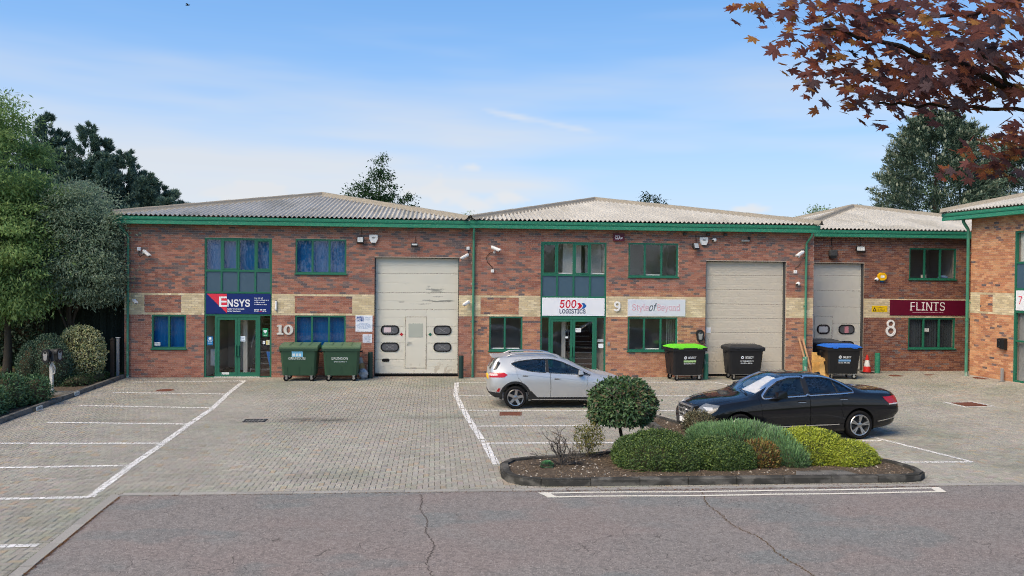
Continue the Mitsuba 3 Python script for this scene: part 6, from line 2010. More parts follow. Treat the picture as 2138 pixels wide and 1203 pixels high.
e_front = sw([(1.245, 1.43), (1.66, 1.425), (1.94, 1.345), (2.18, 1.19), (2.42, 0.985), (2.38, 0.80), (2.36, 0.5), (2.30, 0.37), (1.212, 0.37), (1.222, 0.9)])
e_rear = sw([(1.236, 1.43), (0.80, 1.42), (0.55, 1.36), (0.33, 1.25), (0.10, 1.09), (0.40, 1.0), (0.46, 0.70), (0.40, 0.52), (0.36, 0.37), (1.203, 0.37), (1.213, 0.9)])
COL2 = np.array((0.0075, 0.0085, 0.011))
PL2 = shift(9.45, -11.20, 0.0) @ rotz(math.pi + math.radians(8.0)) @ np.diag([1.025, 1.0, 1.0, 1.0])
build_car(CAR2, S2, COL2, dict(cabin=(-0.1, 2.35), floor=0.40, wb=2.874, arch_r=0.378, tyre=0.325, rim=0.232, tw=0.225, track=1.63, half=0.92, spokes=5, rim_col=lin(186, 188, 190), double=True, windows=[v_front, v_rear, v_quart], tints=['m_glass_tint', 'm_glass_dark', 'm_glass_dark'],
                               screens=[(sw([(1.66, -0.55), (1.66, 0.55), (2.46, 0.66), (2.52, 0.3), (2.53, 0), (2.52, -0.3), (2.46, -0.66)]), 0.95), (sw([(-0.20, -0.56), (-0.20, 0.56), (0.55, 0.52), (0.55, -0.52)]), 1.0)], screen_tints=['m_glass', 'm_glass_dark'],
                               doors=[e_front, e_rear], door_y=0.66, lids=[('bonnet', sw([(2.56, -0.73), (2.56, 0.73), (3.0, 0.71), (3.35, 0.63), (3.55, 0.46), (3.60, 0), (3.55, -0.46), (3.35, -0.63), (3.0, -0.71)]), 0.76),
                                                                           ('boot_lid', sw([(-0.30, -0.64), (-0.30, 0.64), (-0.85, 0.60), (-1.0, 0.50), (-1.02, 0), (-1.0, -0.50), (-0.85, -0.60)]), 0.96)],
                               seats=[(0.62, (-0.38, 0.38)), (1.42, (-0.40, 0.40))], dash=(1.95, 1.0), wheel_y=-0.40),
          PL2, 'm_blackpaint')
XF = PL2
chrome = unary_union([v_front, v_rear, v_quart]).buffer(0.07).buffer(-0.045)
for sg in (-1, 1):
    put(CAR2, 'pillar_trim', skin(S2, chrome.difference(unary_union([v_front.buffer(0.001), v_rear.buffer(0.001), v_quart.buffer(0.001)])), 0.003, 0.45, sg), 'm_black')
    put(CAR2, 'chrome_surround', skin(S2, chrome.buffer(0.027).difference(chrome.buffer(0.001)), 0.006, 0.45, sg), 'm_chrome', smooth=40)
    put(CAR2, 'sill_strip', skin(S2, sw([(0.50, 0.366), (2.28, 0.352), (2.28, 0.330), (0.50, 0.346)]), 0.010, 0.5, sg), 'm_chrome')
    put(CAR2, 'bumper_strip', skin(S2, sw([(-0.48, 0.385), (-1.05, 0.455), (-1.05, 0.475), (-0.48, 0.402)]), 0.008, 0.4, sg), 'm_chrome')
    put(CAR2, 'tail_lamp', skin(S2, sw([(-0.60, 0.945), (-1.10, 0.965), (-1.10, 0.80), (-0.76, 0.79), (-0.66, 0.87)]), 0.006, 0.35, sg), 'm_gloss', color=np.array((0.42, 0.010, 0.022)))
    put(CAR2, 'tail_lamp_strip', skin(S2, sw([(-0.75, 0.795), (-1.10, 0.805), (-1.10, 0.775), (-0.75, 0.772)]), 0.008, 0.35, sg), 'm_gloss', color=np.array((0.70, 0.62, 0.62)))
    put(CAR2, 'head_lamp', skin(S2, sw([(3.30, 0.825), (3.45, 0.83), (3.68, 0.735), (3.68, 0.655), (3.55, 0.665), (3.38, 0.735)]), 0.006, 0.42, sg), 'm_gloss', color=np.array((0.16, 0.175, 0.19)))
    put(CAR2, 'head_lamp_lens', skin(S2, sw([(3.44, 0.78), (3.56, 0.765), (3.56, 0.71), (3.46, 0.725)]), 0.010, 0.42, sg), 'm_gloss', color=np.array((0.5, 0.52, 0.54)))
    for hx, hz in ((1.30, 0.895), (0.28, 0.945)):
        put(CAR2, 'handle_strip', skin(S2, sw([(hx + 0.02, hz - 0.028), (hx + 0.20, hz - 0.024), (hx + 0.20, hz - 0.034), (hx + 0.02, hz - 0.038)]), 0.003, 0.5, sg), 'm_steel')
        y = sg * (S2.side_y(hx + 0.11, hz) + 0.02)
        put(CAR2, 'door_handle', hull([(hx + a, y + sg * b, hz + c) for a, b, c in ((0, -0.035, 0), (0.03, 0, 0.012), (0.03, 0, -0.012), (0.20, 0, 0.012), (0.20, 0, -0.012), (0.23, -0.035, 0), (0, -0.035, -0.015), (0.23, -0.035, -0.015))]), 'm_blackpaint', smooth=40, color=COL2)
    y = sg * 0.90
    put(CAR2, 'door_mirror', hull([(1.88, y, 0.975), (1.88, y + sg * 0.23, 0.985), (1.90, y, 1.145), (1.90, y + sg * 0.21, 1.135), (2.10, y + sg * 0.02, 0.995), (2.10, y + sg * 0.17, 1.01), (2.06, y + sg * 0.02, 1.12), (2.06, y + sg * 0.16, 1.115)]), 'm_blackpaint', smooth=45, color=COL2)
    put(CAR2, 'mirror_foot', hull([(1.96, y - sg * 0.08, 0.95), (2.12, y - sg * 0.08, 0.94), (1.93, y + sg * 0.15, 0.984), (2.06, y + sg * 0.12, 0.99), (1.98, y - sg * 0.03, 0.92), (2.08, y - sg * 0.03, 0.915)]), 'm_black')
# grille: a chrome frame, dark mesh, bars and a ring
gx = 3.735
put(CAR2, 'grille', hull([(gx - 0.13, y, z) for y, z in ((-0.40, 0.775), (0.40, 0.775), (-0.33, 0.47), (0.33, 0.47))] + [(gx + 0.012, y, z) for y, z in ((-0.34, 0.745), (0.34, 0.745), (-0.29, 0.475), (0.29, 0.475))]), 'm_black')
fr = Polygon([(-0.365, 0.765), (0.365, 0.765), (0.305, 0.462), (-0.305, 0.462)])


def facing(poly, x0, x1):
    v, f = prism(poly, x0, x1)
    return np.stack([v[:, 2], v[:, 0], v[:, 1]], 1), f


gk = put(CAR2, 'grille_frame', facing(fr.difference(fr.buffer(-0.028)), gx - 0.02, gx + 0.022), 'm_chrome')
for z in (0.555, 0.655):
    put(gk, 'bar', facing(sbox(-0.31, z - 0.014, 0.31, z + 0.014), gx, gx + 0.026), 'm_chrome')
put(gk, 'round_emblem', facing(Point(0, 0.61).buffer(0.095).difference(Point(0, 0.61).buffer(0.075)).union(unary_union([LineString([(0, 0.61), (0.08 * math.sin(a), 0.61 + 0.08 * math.cos(a))]).buffer(0.009) for a in (0, 2.094, 4.189)])), gx + 0.02, gx + 0.035), 'm_chrome')
put(CAR2, 'number_plate', rbox(gx + 0.0, gx + 0.03, -0.26, 0.26, 0.345, 0.45, 0.004), 'm_white')
put(CAR2, 'front_splitter', S2.loft(0.012) ^ m3.Manifold.cube((0.30, 2, 0.06)).translate((3.5, -1, 0.22)), 'm_black')
put(CAR2, 'bonnet_badge', cyl((3.60, 0, 0.745), (3.60, 0, 0.775), 0.03, n=12), 'm_chrome')
put(CAR2, 'aerial', hull([(0.42, -0.02, 1.36), (0.42, 0.02, 1.36), (0.60, -0.02, 1.42), (0.60, 0.02, 1.42), (0.44, 0, 1.44)]), 'm_blackpaint', color=COL2)
put(CAR2, 'sunshade', hull([(2.36, 0.56, 1.05), (2.38, -0.02, 1.065), (1.76, 0.47, 1.355), (1.76, 0.0, 1.37), (2.35, 0.56, 1.04), (2.37, -0.02, 1.055), (1.75, 0.47, 1.345), (1.75, 0.0, 1.36)]), 'm_offwhite')
for y0_, y1_ in ((0.55, 0.0), (-0.1, -0.6)):
    put(CAR2, 'wiper', tube([(2.55, y0_, 1.04), (2.49, (y0_ + y1_) / 2, 1.085), (2.44, y1_, 1.09)], [0.010] * 3, 6), 'm_black')
XF = np.eye(4)
# ------------------------------------------------------------------ plants
def unit(v):
    return v / (np.linalg.norm(v, axis=-1, keepdims=True) + 1e-12)


def leaf_quads(P, D, N, size, aspect=0.45, fold=0.18):
    """Folded leaves: base at P, blade along D, face N; size per leaf."""
    D = unit(D)
    S = unit(np.cross(D, N))
    N = np.cross(S, D)
    s = np.broadcast_to(size, (len(P),))[:, None]
    v = np.stack([P, P + D * s * 0.5 + S * s * aspect * 0.5 + N * s * fold * aspect, P + D * s, P + D * s * 0.5 - S * s * aspect * 0.5 + N * s * fold * aspect], 1)
    f = (np.array([[0, 1, 2], [0, 2, 3]])[None] + 4 * np.arange(len(P))[:, None, None]).reshape(-1, 3)
    return v.reshape(-1, 3), f


def tint(r, n, pal, var=0.16, pts=None, freq=1.0, amp=0.25):
    pal = np.asarray(pal, float)
    c = pal[r.integers(0, len(pal), n)] * (1 + var * r.standard_normal((n, 1)).clip(-2, 2))
    if pts is not None:
        c = c * (1 + amp * 2 * (meshkit.fbm(pts * freq, 3, 77)[:, None] - 0.5))
    return np.repeat(np.clip(c, 0.004, 0.5), 4, 0)


def ell_points(r, ells, n):
    """Points on the shells of ellipsoids (centre, radii), by area, and the way out of each."""
    A = np.array([(e[1][0] * e[1][1] * e[1][2]) ** (2 / 3) for e in ells])
    k = r.choice(len(ells), n, p=A / A.sum())
    c, a = np.array([e[0] for e in ells])[k], np.array([e[1] for e in ells])[k]
    d = unit(r.standard_normal((n, 3)))
    return c, a, d


def broad_crown(r, ells, clumps, per, size, pal, spread=0.30, hang=0.25, aspect=0.45, zmin=None, rough=0.35, flat=0.6):
    c, a, d = ell_points(r, ells, clumps)
    bump = 0.80 + rough * (meshkit.fbm((c + d * a) * 0.9, 3, 3) - 0.35)
    q = c + d * a * (bump * r.uniform(0.72, 1.06, clumps) ** 0.7)[:, None]
    n = clumps * per
    sp = spread * r.uniform(0.6, 1.4, clumps)
    P = np.repeat(q, per, 0) + r.standard_normal((n, 3)) * np.repeat(sp, per)[:, None] * [1, 1, flat]
    out = np.repeat(d, per, 0)
    D = unit(out * 0.7 + r.standard_normal((n, 3)) * 0.7 + [0, 0, -hang])
    N = unit(out * 0.5 + r.standard_normal((n, 3)) * 0.55 + [0, 0, 0.8])
    if zmin is not None:
        k = P[:, 2] > zmin
        P, D, N = P[k], D[k], N[k]
    v, f = leaf_quads(P, D, N, size * r.uniform(0.65, 1.3, len(P)), aspect)
    return v, f, tint(r, len(P), pal, pts=P, freq=0.8)


def limbs(k, base, top, r0, ells, r, n=7, col=(0.075, 0.062, 0.05), name='limb'):
    base, top = np.asarray(base, float), np.asarray(top, float)
    for q in range(n):
        t = r.uniform(0.45, 0.95)
        p0 = base + (top - base) * t
        e = ells[q % len(ells)]
        p2 = np.asarray(e[0]) + unit(r.standard_normal(3)) * np.asarray(e[1]) * 0.65
        p1 = (p0 + p2) / 2 + [0, 0, 0.25]
        put(k, name, tube([p0, p1, p2], [r0 * 0.45, r0 * 0.28, r0 * 0.08], 6), 'm_pieces', smooth=True, color=np.array(col))


def broad_tree(name, label, base, h_trunk, r0, ells, clumps, per, size, pal, seed, cat='tree', group=None, bark=(0.085, 0.072, 0.06), leaf='m_thinleaf', **kw):
    r = np.random.default_rng(seed)
    k = thing(name, label, cat, group)
    b = np.asarray(base, float)
    top = b + [r.normal(0, 0.1), r.normal(0, 0.1), h_trunk]
    z = np.linspace(0, 1, 8)
    pts = b + (top - b) * z[:, None] + np.column_stack([0.04 * np.sin(z * 5), 0.04 * np.cos(z * 4), 0 * z])
    put(k, 'trunk', tube(pts, r0 * (1.25 - 0.75 * z ** 0.5), 14), 'm_pieces', smooth=True, color=np.array(bark))
    limbs(k, b, top, r0, ells, r, col=bark)
    v, f, c = broad_crown(r, ells, clumps, per, size, pal, **kw)
    put(k, 'crown', (v, f), leaf, color=c)
    return k


def conifer(name, label, x, y, H, R, z0, seed, pal, branches=520, per=42, size=0.17, up=0.45, aspect=0.30, power=0.85, group=None, base_col=(0.06, 0.05, 0.04), round_top=0.0, candles=None, leaders=((0, 0, 1, 1),), ragged=0.25, plume=1.0):
    """leaders: (dx, dy, share of H, share of R) of each leading stem."""
    r = np.random.default_rng(seed)
    k = thing(name, label, 'tree', group)
    put(k, 'trunk', tube([(x, y, 0), (x + 0.03, y, H * 0.5), (x, y, H * 0.86)], [R * 0.08, R * 0.05, 0.02], 8), 'm_pieces', smooth=True, color=np.array(base_col))
    vs, fs, cs, n0 = [], [], [], 0
    for dx_, dy_, hs, rs_ in leaders:
        nb = int(branches * hs * rs_)
        h, rr = H * hs, R * rs_
        t = r.uniform(z0 / h, 1.0, nb) ** 0.9
        env = (1 - t) ** power
        if round_top:
            env = np.sqrt(np.clip(1 - ((t - 0.35) / 0.68) ** 2, 0, 1)) * (1 - round_top) + env * round_top
        L = rr * env * np.exp(r.normal(0, ragged, nb)) * (0.75 + 0.55 * meshkit.fbm(np.column_stack([t * 9, np.zeros(nb), np.arange(nb) * 0.37]), 2, seed)) + 0.15 + ragged * 0.5 * r.random(nb)
        phi = r.uniform(0, 2 * math.pi, nb)
        bd = unit(np.column_stack([np.cos(phi), np.sin(phi), np.full(nb, up) + r.normal(0, 0.16, nb) + 0.5 * (t - 0.5)]))
        o = np.column_stack([x + dx_ + 0 * t, y + dy_ + 0 * t, t * h - up * L * 0.5])
        u = r.uniform(0.35, 1.0, (nb, per)) ** 0.6
        P = (o[:, None] + bd[:, None] * (L[:, None] * u)[..., None]).reshape(-1, 3)
        w = np.repeat(0.04 + 0.15 * L, per) * (1.10 - u.ravel()) * plume
        P = P + r.standard_normal(P.shape) * w[:, None] * [1, 1, 0.6]
        B = np.repeat(bd, per, 0)
        D = unit(B * 1.0 + r.standard_normal(P.shape) * 0.42 + [0, 0, 0.12])
        N = unit(r.standard_normal(P.shape) * 0.7 + [0, 0, 0.8])
        v, f = leaf_quads(P, D, N, size * r.uniform(0.6, 1.3, len(P)), aspect)
        vs.append(v)
        fs.append(f + n0)
        n0 += len(v)
        cs.append(tint(r, len(P), pal, pts=P, freq=0.9, amp=0.35))
        if candles is not None:
            m = int(nb * 3.2)
            q = r.integers(0, nb, m)
            Pc = o[q] + bd[q] * L[q][:, None] * r.uniform(0.8, 1.03, m)[:, None] + r.standard_normal((m, 3)) * 0.08
            v2, f2 = leaf_quads(np.repeat(Pc, 3, 0), np.tile([[0, 0, 1.0]], (m * 3, 1)) + r.standard_normal((m * 3, 3)) * 0.18, r.standard_normal((m * 3, 3)), 0.24 * r.uniform(0.7, 1.2, m * 3), 0.35)
            vs.append(v2)
            fs.append(f2 + n0)
            n0 += len(v2)
            cs.append(tint(r, m * 3, candles))
    put(k, 'crown', (np.vstack(vs), np.vstack(fs)), 'm_leaf', color=np.vstack(cs))
    return k


def lumpy(ells, seed, shrink=0.86, n=3, amp=0.16):
    """A closed lumpy body inside a shrub: its dark twiggy heart."""
    out = m3.Manifold()
    for c, a in ells:
        s = trimesh.creation.icosphere(n, 1.0)
        v = np.array(s.vertices)
        v = v * (shrink * (1 + amp * 2 * (meshkit.fbm(v * 1.8 + np.asarray(c), 3, seed) - 0.5)))[:, None] * np.asarray(a) + np.asarray(c)
        v[:, 2] = np.maximum(v[:, 2], 0.02)
        out = out + m3.Manifold(m3.Mesh(v.astype(np.float32), np.array(s.faces).astype(np.uint32)))
    return out


def shrub(name, label, ells, n, size, pal, seed, core=(0.075, 0.066, 0.044), aspect=0.5, spike=0.0, zmin=0.03, stick=0.06, fresh_pal=None, cat='shrub', group=None, rough=0.22, leaf='m_leaf', shrink=0.78, parent=None, amp=0.25, freq=2.5):
    """A dense shrub: leaves set all over a lumpy body; fresh_pal: this year's paler growth."""
    r = np.random.default_rng(seed)
    k = thing(name, label, cat, group)
    put(k, 'stems', lumpy(ells, seed, shrink), 'm_pieces', smooth=True, color=np.array(core))
    c, a, d = ell_points(r, ells, n * 2)
    P = c + d * a * (0.94 + rough * (meshkit.fbm(d * 1.8 * 1.0 + c, 3, seed) - 0.5) + r.normal(0, 0.03, n * 2))[:, None]
    inside = np.zeros(len(P), bool)
    for cc, aa in ells:
        inside |= (((P - cc) / (np.asarray(aa) * 0.86)) ** 2).sum(1) < 1
    P, d = P[~inside & (P[:, 2] > zmin)][:n], d[~inside & (P[:, 2] > zmin)][:n]
    m = len(P)
    shoot = (r.random(m) < 0.06) * r.exponential(0.5, m) + 0.35 * np.clip(meshkit.fbm(P * 4.5 + 3, 3, seed + 1) - 0.52, 0, 1)
    P = P + d * (r.uniform(-stick, stick, m) + size * np.minimum(shoot, 0.6))[:, None]
    D = unit(d * (0.6 + spike) + r.standard_normal((m, 3)) * (0.75 - 0.4 * min(spike, 1)) + [0, 0, 0.25 + spike])
    N = unit(d + r.standard_normal((m, 3)) * 0.7)
    col = tint(r, m, pal, pts=P, freq=freq, amp=amp)
    if fresh_pal is not None:
        new = r.random(m) < np.clip(0.25 + 1.1 * meshkit.fbm(P * 3.1 + 7, 3, seed), 0, 1)      # this year's growth among older leaves, all over
        tp = np.asarray(fresh_pal)[r.integers(0, len(fresh_pal), m)] * (1 + 0.15 * r.standard_normal((m, 1)).clip(-2, 2))
        cc = col.reshape(m, 4, 3)
        cc[new] = tp[new][:, None]
        col = np.clip(cc.reshape(-1, 3), 0.004, 0.5)
    v, f = leaf_quads(P - D * size * 0.3, D, N, size * r.uniform(0.7, 1.35, m), aspect)
    put(k, 'foliage', (v, f), leaf, color=col)
    return k


G1 = [(0.220, 0.345, 0.130), (0.255, 0.38, 0.145), (0.185, 0.305, 0.130), (0.30, 0.41, 0.165)]
G_GREY = [(0.270, 0.365, 0.255), (0.305, 0.40, 0.28), (0.230, 0.325, 0.23), (0.35, 0.43, 0.31)]
G_CON = [(0.098, 0.168, 0.134), (0.120, 0.195, 0.145), (0.082, 0.147, 0.126), (0.142, 0.212, 0.150)]
G_PINE = [(0.088, 0.140, 0.098), (0.110, 0.165, 0.112), (0.070, 0.118, 0.086)]
G_DARK = [(0.030, 0.062, 0.020), (0.042, 0.078, 0.026), (0.024, 0.050, 0.020)]

# left side
broad_tree('deciduous_tree', 'large green leafy tree at the left edge, its bare trunk behind the low hedge', (-14.35, -0.55, 0), 2.9, 0.155,
           [((-14.9, -0.5, 4.5), (2.5, 2.4, 2.3)), ((-15.0, -0.4, 6.9), (1.9, 1.9, 1.9)), ((-15.1, -0.3, 8.5), (1.05, 1.1, 0.95)), ((-13.3, -0.9, 3.7), (1.35, 1.3, 1.15)), ((-14.0, -1.3, 2.9), (1.3, 1.2, 0.85)), ((-16.8, -0.6, 5.5), (2.2, 2.2, 3.0)), ((-13.5, -0.5, 5.6), (1.2, 1.2, 1.2))],
           460, 190, 0.15, G1, 21, spread=0.30, hang=0.75, aspect=0.34, zmin=1.7, rough=0.75, flat=0.42)
broad_tree('grey_leaved_tree', 'grey green bushy tree overhanging the left corner of unit 10', (-12.5, 0.35, 0), 2.4, 0.11,
           [((-12.25, -0.05, 4.3), (1.55, 1.3, 1.7)), ((-12.5, 0.05, 5.7), (1.15, 1.05, 1.15)), ((-11.75, -0.2, 3.6), (1.15, 1.0, 1.2)), ((-13.0, -0.2, 4.0), (1.2, 1.1, 1.5)), ((-11.6, -0.15, 4.8), (0.85, 0.8, 0.8))],
           420, 150, 0.12, G_GREY, 22, spread=0.24, hang=0.5, aspect=0.32, zmin=2.0, rough=0.75, flat=0.45)
for q, (x, y, H, R) in enumerate(((-19.4, 8.0, 10.6, 2.7), (-16.9, 8.3, 10.3, 2.7), (-15.0, 8.0, 9.9, 2.6), (-13.7, 8.6, 8.8, 2.3), (-12.55, 8.2, 7.75, 1.9), (-11.75, 8.8, 7.1, 1.3))):
    conifer('cypress_tree', f'dark feathery cypress behind the left trees, {("first", "second", "third", "fourth", "fifth", "sixth")[q]} from the left of its row', x, y, H, R, 0.2, 40 + q, G_CON, branches=330, per=105, size=0.24, up=0.85, power=0.75, ragged=0.30, aspect=0.17, plume=0.7, leaders=((0, 0, 1, 0.8), (-1.1, 0.3, 0.88, 0.75), (0.9, -0.4, 0.86, 0.7), (0.4, 0.6, 0.94, 0.6), (-0.5, -0.7, 0.82, 0.8)), group='cypresses left of unit 10', base_col=(0.05, 0.045, 0.035))
shrub('laurel_hedge', 'tall dark hedge at the back of the left hand lawn', [((-15.5, 4.0, 1.2), (3.4, 0.9, 1.6)), ((-20, 3.2, 1.3), (3.0, 1.0, 1.7)), ((-24, 2.5, 1.3), (3.0, 1.0, 1.7))], 30000, 0.19, [(0.040, 0.072, 0.046), (0.055, 0.092, 0.056)], 31, cat='hedge', core=(0.085, 0.072, 0.052))
shrub('round_shrub', 'dark green rounded shrub behind the silver charging post', [((-12.35, -2.1, 0.72), (0.62, 0.6, 0.92)), ((-11.95, -2.5, 0.6), (0.5, 0.5, 0.75)), ((-12.75, -2.3, 0.6), (0.42, 0.5, 0.8))], 11000, 0.055, [(0.052, 0.098, 0.058), (0.066, 0.118, 0.066), (0.042, 0.082, 0.055)], 32, stick=0.05)
shrub('variegated_shrub', 'pale yellow and green variegated shrub beside the corner of unit 10', [((-11.75, -0.9, 0.95), (0.72, 0.65, 0.88)), ((-11.55, -1.2, 0.6), (0.55, 0.55, 0.65)), ((-12.0, -0.8, 1.15), (0.5, 0.5, 0.6))], 9000, 0.075, [(0.085, 0.135, 0.055), (0.15, 0.20, 0.08), (0.26, 0.28, 0.12)], 33, fresh_pal=[(0.44, 0.44, 0.21), (0.36, 0.38, 0.17), (0.5, 0.49, 0.27)], stick=0.07, aspect=0.55)
shrub('low_hedge', 'low leafy green hedge at the left edge beside the kerb', [((-11.3, -7.0, 0.35), (0.55, 0.9, 0.55)), ((-11.2, -8.6, 0.35), (0.55, 1.0, 0.55)), ((-11.2, -10.4, 0.35), (0.55, 1.1, 0.55)), ((-11.9, -7.2, 0.40), (0.8, 0.8, 0.55)), ((-12.4, -8.4, 0.4), (0.8, 1.2, 0.55)), ((-10.85, -6.35, 0.30), (0.40, 0.5, 0.50))], 15000, 0.085, [(0.060, 0.130, 0.054), (0.080, 0.160, 0.064), (0.046, 0.105, 0.048)], 34, cat='hedge', stick=0.08, aspect=0.38)
shrub('low_plant', 'small dark ground hugging plant between the round shrub and the kerb', [((-11.35, -2.3, 0.14), (0.45, 0.7, 0.22)), ((-11.2, -1.2, 0.14), (0.35, 0.5, 0.22))], 2200, 0.055, G_DARK, 35, cat='plant')

# trees whose tops show over the roofs
broad_tree('tall_tree', 'dark green tree with a ragged pointed crown rising behind the roof of unit 10', (-3.7, 24, 0), 7, 0.16, [((-3.7, 24, 7.4), (1.6, 1.5, 1.5)), ((-3.6, 24, 9.0), (1.0, 1.0, 1.2)), ((-3.5, 24, 10.4), (0.45, 0.5, 0.9)), ((-5.0, 24, 8.2), (0.75, 0.7, 1.1)), ((-1.9, 24.2, 7.6), (0.55, 0.6, 1.2))],
           260, 34, 0.17, [(0.055, 0.115, 0.052), (0.075, 0.14, 0.06), (0.042, 0.092, 0.048)], 51, spread=0.22, rough=0.6, aspect=0.5)
broad_tree('roof_gap_tree', 'small leafy treetop showing in the dip between the two front roofs', (2.2, 24, 0), 5, 0.12, [((2.2, 24, 6.9), (0.55, 0.5, 0.75)), ((3.9, 24.5, 6.6), (0.4, 0.5, 0.75)), ((2.5, 24, 5.8), (0.9, 0.8, 0.8))], 60, 26, 0.17, G1, 52, spread=0.2, rough=0.5)
broad_tree('ridge_tree', 'dark treetop peeping over the roof ridge of unit 9', (13.9, 24, 0), 6, 0.13, [((13.9, 24, 8.0), (0.95, 0.9, 0.8)), ((13.5, 24, 8.6), (0.4, 0.4, 0.4)), ((14.2, 24, 7.2), (1.2, 1.2, 0.9))], 110, 30, 0.15, [(0.026, 0.052, 0.030), (0.036, 0.066, 0.034)], 53, spread=0.2, rough=0.5, aspect=0.5)
broad_tree('distant_tree', 'tiny pale green treetop behind the roof of unit 8', (25.0, 24, 0), 6, 0.13, [((25.0, 24, 7.8), (0.9, 0.8, 0.65)), ((24.2, 24, 7.4), (0.7, 0.6, 0.6))], 70, 24, 0.15, G1, 54, spread=0.18, rough=0.5)
conifer('pine_tree', 'bushy grey green pine with pale candles behind unit 8', 30.9, 20.6, 13.6, 4.6, 2.0, 61, G_PINE, branches=780, per=150, size=0.22, up=0.42, power=0.8, round_top=0.35, candles=[(0.22, 0.26, 0.18), (0.27, 0.30, 0.22)], aspect=0.24, ragged=0.13)
conifer('pine_tree', 'second grey green pine cut by the right edge of the view', 36.4, 20.0, 11.8, 4.3, 2.0, 62, G_PINE, branches=560, per=140, size=0.22, up=0.42, power=0.8, round_top=0.35, candles=[(0.22, 0.26, 0.18), (0.27, 0.30, 0.22)], aspect=0.24, ragged=0.13)
broad_tree('bright_tree', 'bright yellow green treetop glimpsed beyond the pines', (37.0, 27, 0), 8, 0.2, [((37.0, 27, 12.0), (2.2, 2.0, 2.3)), ((36.0, 27, 9.6), (2.4, 2.0, 2.0))], 150, 34, 0.22, [(0.13, 0.20, 0.035), (0.16, 0.23, 0.05)], 63, spread=0.3)

# ---------------- the planted island
ISK = put(None, 'planting_bed', sheet(ISL.buffer(-KW * 0.8), 0.085), 'm_soil', kind='structure', label='bare soil bed of the kerbed island with chippings and bark')
ring_ = ISL.exterior
cx, cy = ISL.centroid.x, ISL.centroid.y
cs = np.array(ISL.exterior.coords)
Lr = LineString(cs)
r = np.random.default_rng(91)
band = ISL.difference(ISL.buffer(-KW))
nst = int(Lr.length / 0.86)
for q in range(nst):
    s0, s1 = Lr.length * q / nst, Lr.length * (q + 1) / nst
    pts = [Lr.interpolate(t) for t in np.linspace(s0 + 0.004, s1 - 0.004, 7)]
    ln = LineString([(p.x, p.y) for p in pts])
    seg = ln.buffer(KW, cap_style='flat', join_style='mitre').intersection(band.buffer(0.0005))
    seg = [g for g in geoms(seg) if g.area > 0.01]
    if not seg:
        continue
    g = max(seg, key=lambda a: a.area)
    top = g.intersection(ISL.buffer(-0.028))
    if top.is_empty:
        continue
    top = max(geoms(top), key=lambda a: a.area)
    h = 0.125 + r.normal(0, 0.003)
    lo, hi = prism(g.buffer(-0.002), -0.05, h - 0.022), prism(top.buffer(-0.003), h - 0.024, h)
    put(ISK, 'kerb_stone', MB().add(prism(g.buffer(-0.002), -0.05, h - 0.024)).add(hull([(x, y, h - 0.0245) for x, y in g.buffer(-0.002).exterior.coords] + [(x, y, h) for x, y in top.buffer(-0.004).exterior.coords]) if g.area / g.convex_hull.area > 0.97 else prism(top.buffer(-0.003), h - 0.024, h)), 'm_kerb')
chips = MB()
bed = ISL.buffer(-KW - 0.03)
n = 0
while n < 3600:
    x, y = r.uniform(1.2, 9.0), r.uniform(-16.1, -9.0)
    if not bed.contains(Point(x, y)):
        continue
    s = r.uniform(0.008, 0.026)
    a = r.uniform(0, 6.28)
    pale = r.random() < (0.24 if x < 3.2 else 0.12)
    q = np.array([[-s, 0, 0], [0, -s * 0.6, 0], [s, 0, 0], [0, s * 0.6, 0], [0, 0, s * 0.8]]) @ rotz(a)[:3, :3].T + [x, y, 0.087]
    chips.add((q, np.array([[0, 1, 4], [1, 2, 4], [2, 3, 4], [3, 0, 4]])), np.array([0.55, 0.51, 0.45]) * r.uniform(0.6, 1.2) if pale else np.array([0.15, 0.115, 0.085]) * r.uniform(0.4, 1.6))
    n += 1
put(None, 'bark_chippings', chips, 'm_pieces', color=True, kind='stuff', label='bark and pale stone chippings over the island soil', cat='chippings')
k = thing('concrete_slab', 'pale concrete slab let into the soil behind the front kerb', 'slab')
put(k, 'slab', prism(Polygon([(6.45, -15.95), (7.65, -15.95), (7.5, -15.55), (6.6, -15.6)]), 0.05, 0.098), 'm_concrete')

# clipped ball tree
T0 = np.array([3.72, -13.9, 0.08])
k = thing('ball_tree', 'small standard tree with a clipped dark ball crown on the island', 'tree')
put(k, 'trunk', tube([T0, T0 + [0.02, 0, 0.25], T0 + [-0.03, 0.02, 0.5], T0 + [-0.01, 0, 0.72]], [0.045, 0.038, 0.034, 0.03], 8), 'm_pieces', smooth=True, color=np.array((0.055, 0.045, 0.038)))
r = np.random.default_rng(71)
for q in range(9):
    a = q * 2.4
    put(k, 'branch', tube([T0 + [-0.01, 0, 0.62], T0 + [0.16 * math.cos(a), 0.16 * math.sin(a), 0.85], T0 + [0.42 * math.cos(a), 0.42 * math.sin(a), 1.0 + 0.03 * q]], [0.02, 0.014, 0.006], 5), 'm_pieces', color=np.array((0.055, 0.045, 0.038)))
n = 10500
d = unit(r.standard_normal((n, 3)))
shoot = (r.random(n) < 0.05) * r.exponential(0.07, n)
rad = shoot + (0.72 + 0.30 * r.random(n) ** 0.5) * (1 + 0.34 * (meshkit.fbm(d * 2.2 + 4, 3, 5) - 0.5))
P = T0 + [0.0, 0, 1.00] + d * rad[:, None] * [0.66, 0.64, 0.50]
low = P[:, 2] < T0[2] + 0.58 + 0.12 * meshkit.noise(P * 6)
P, d = P[~low], d[~low]
n = len(P)
D = unit(d * 0.55 + r.standard_normal((n, 3)) * 0.6 + [0, 0, -0.25])
N = unit(d + r.standard_normal((n, 3)) * 0.5 + [0, 0, 0.4])
v, f = leaf_quads(P, D, N, 0.086 * r.uniform(0.7, 1.3, n), 0.46)
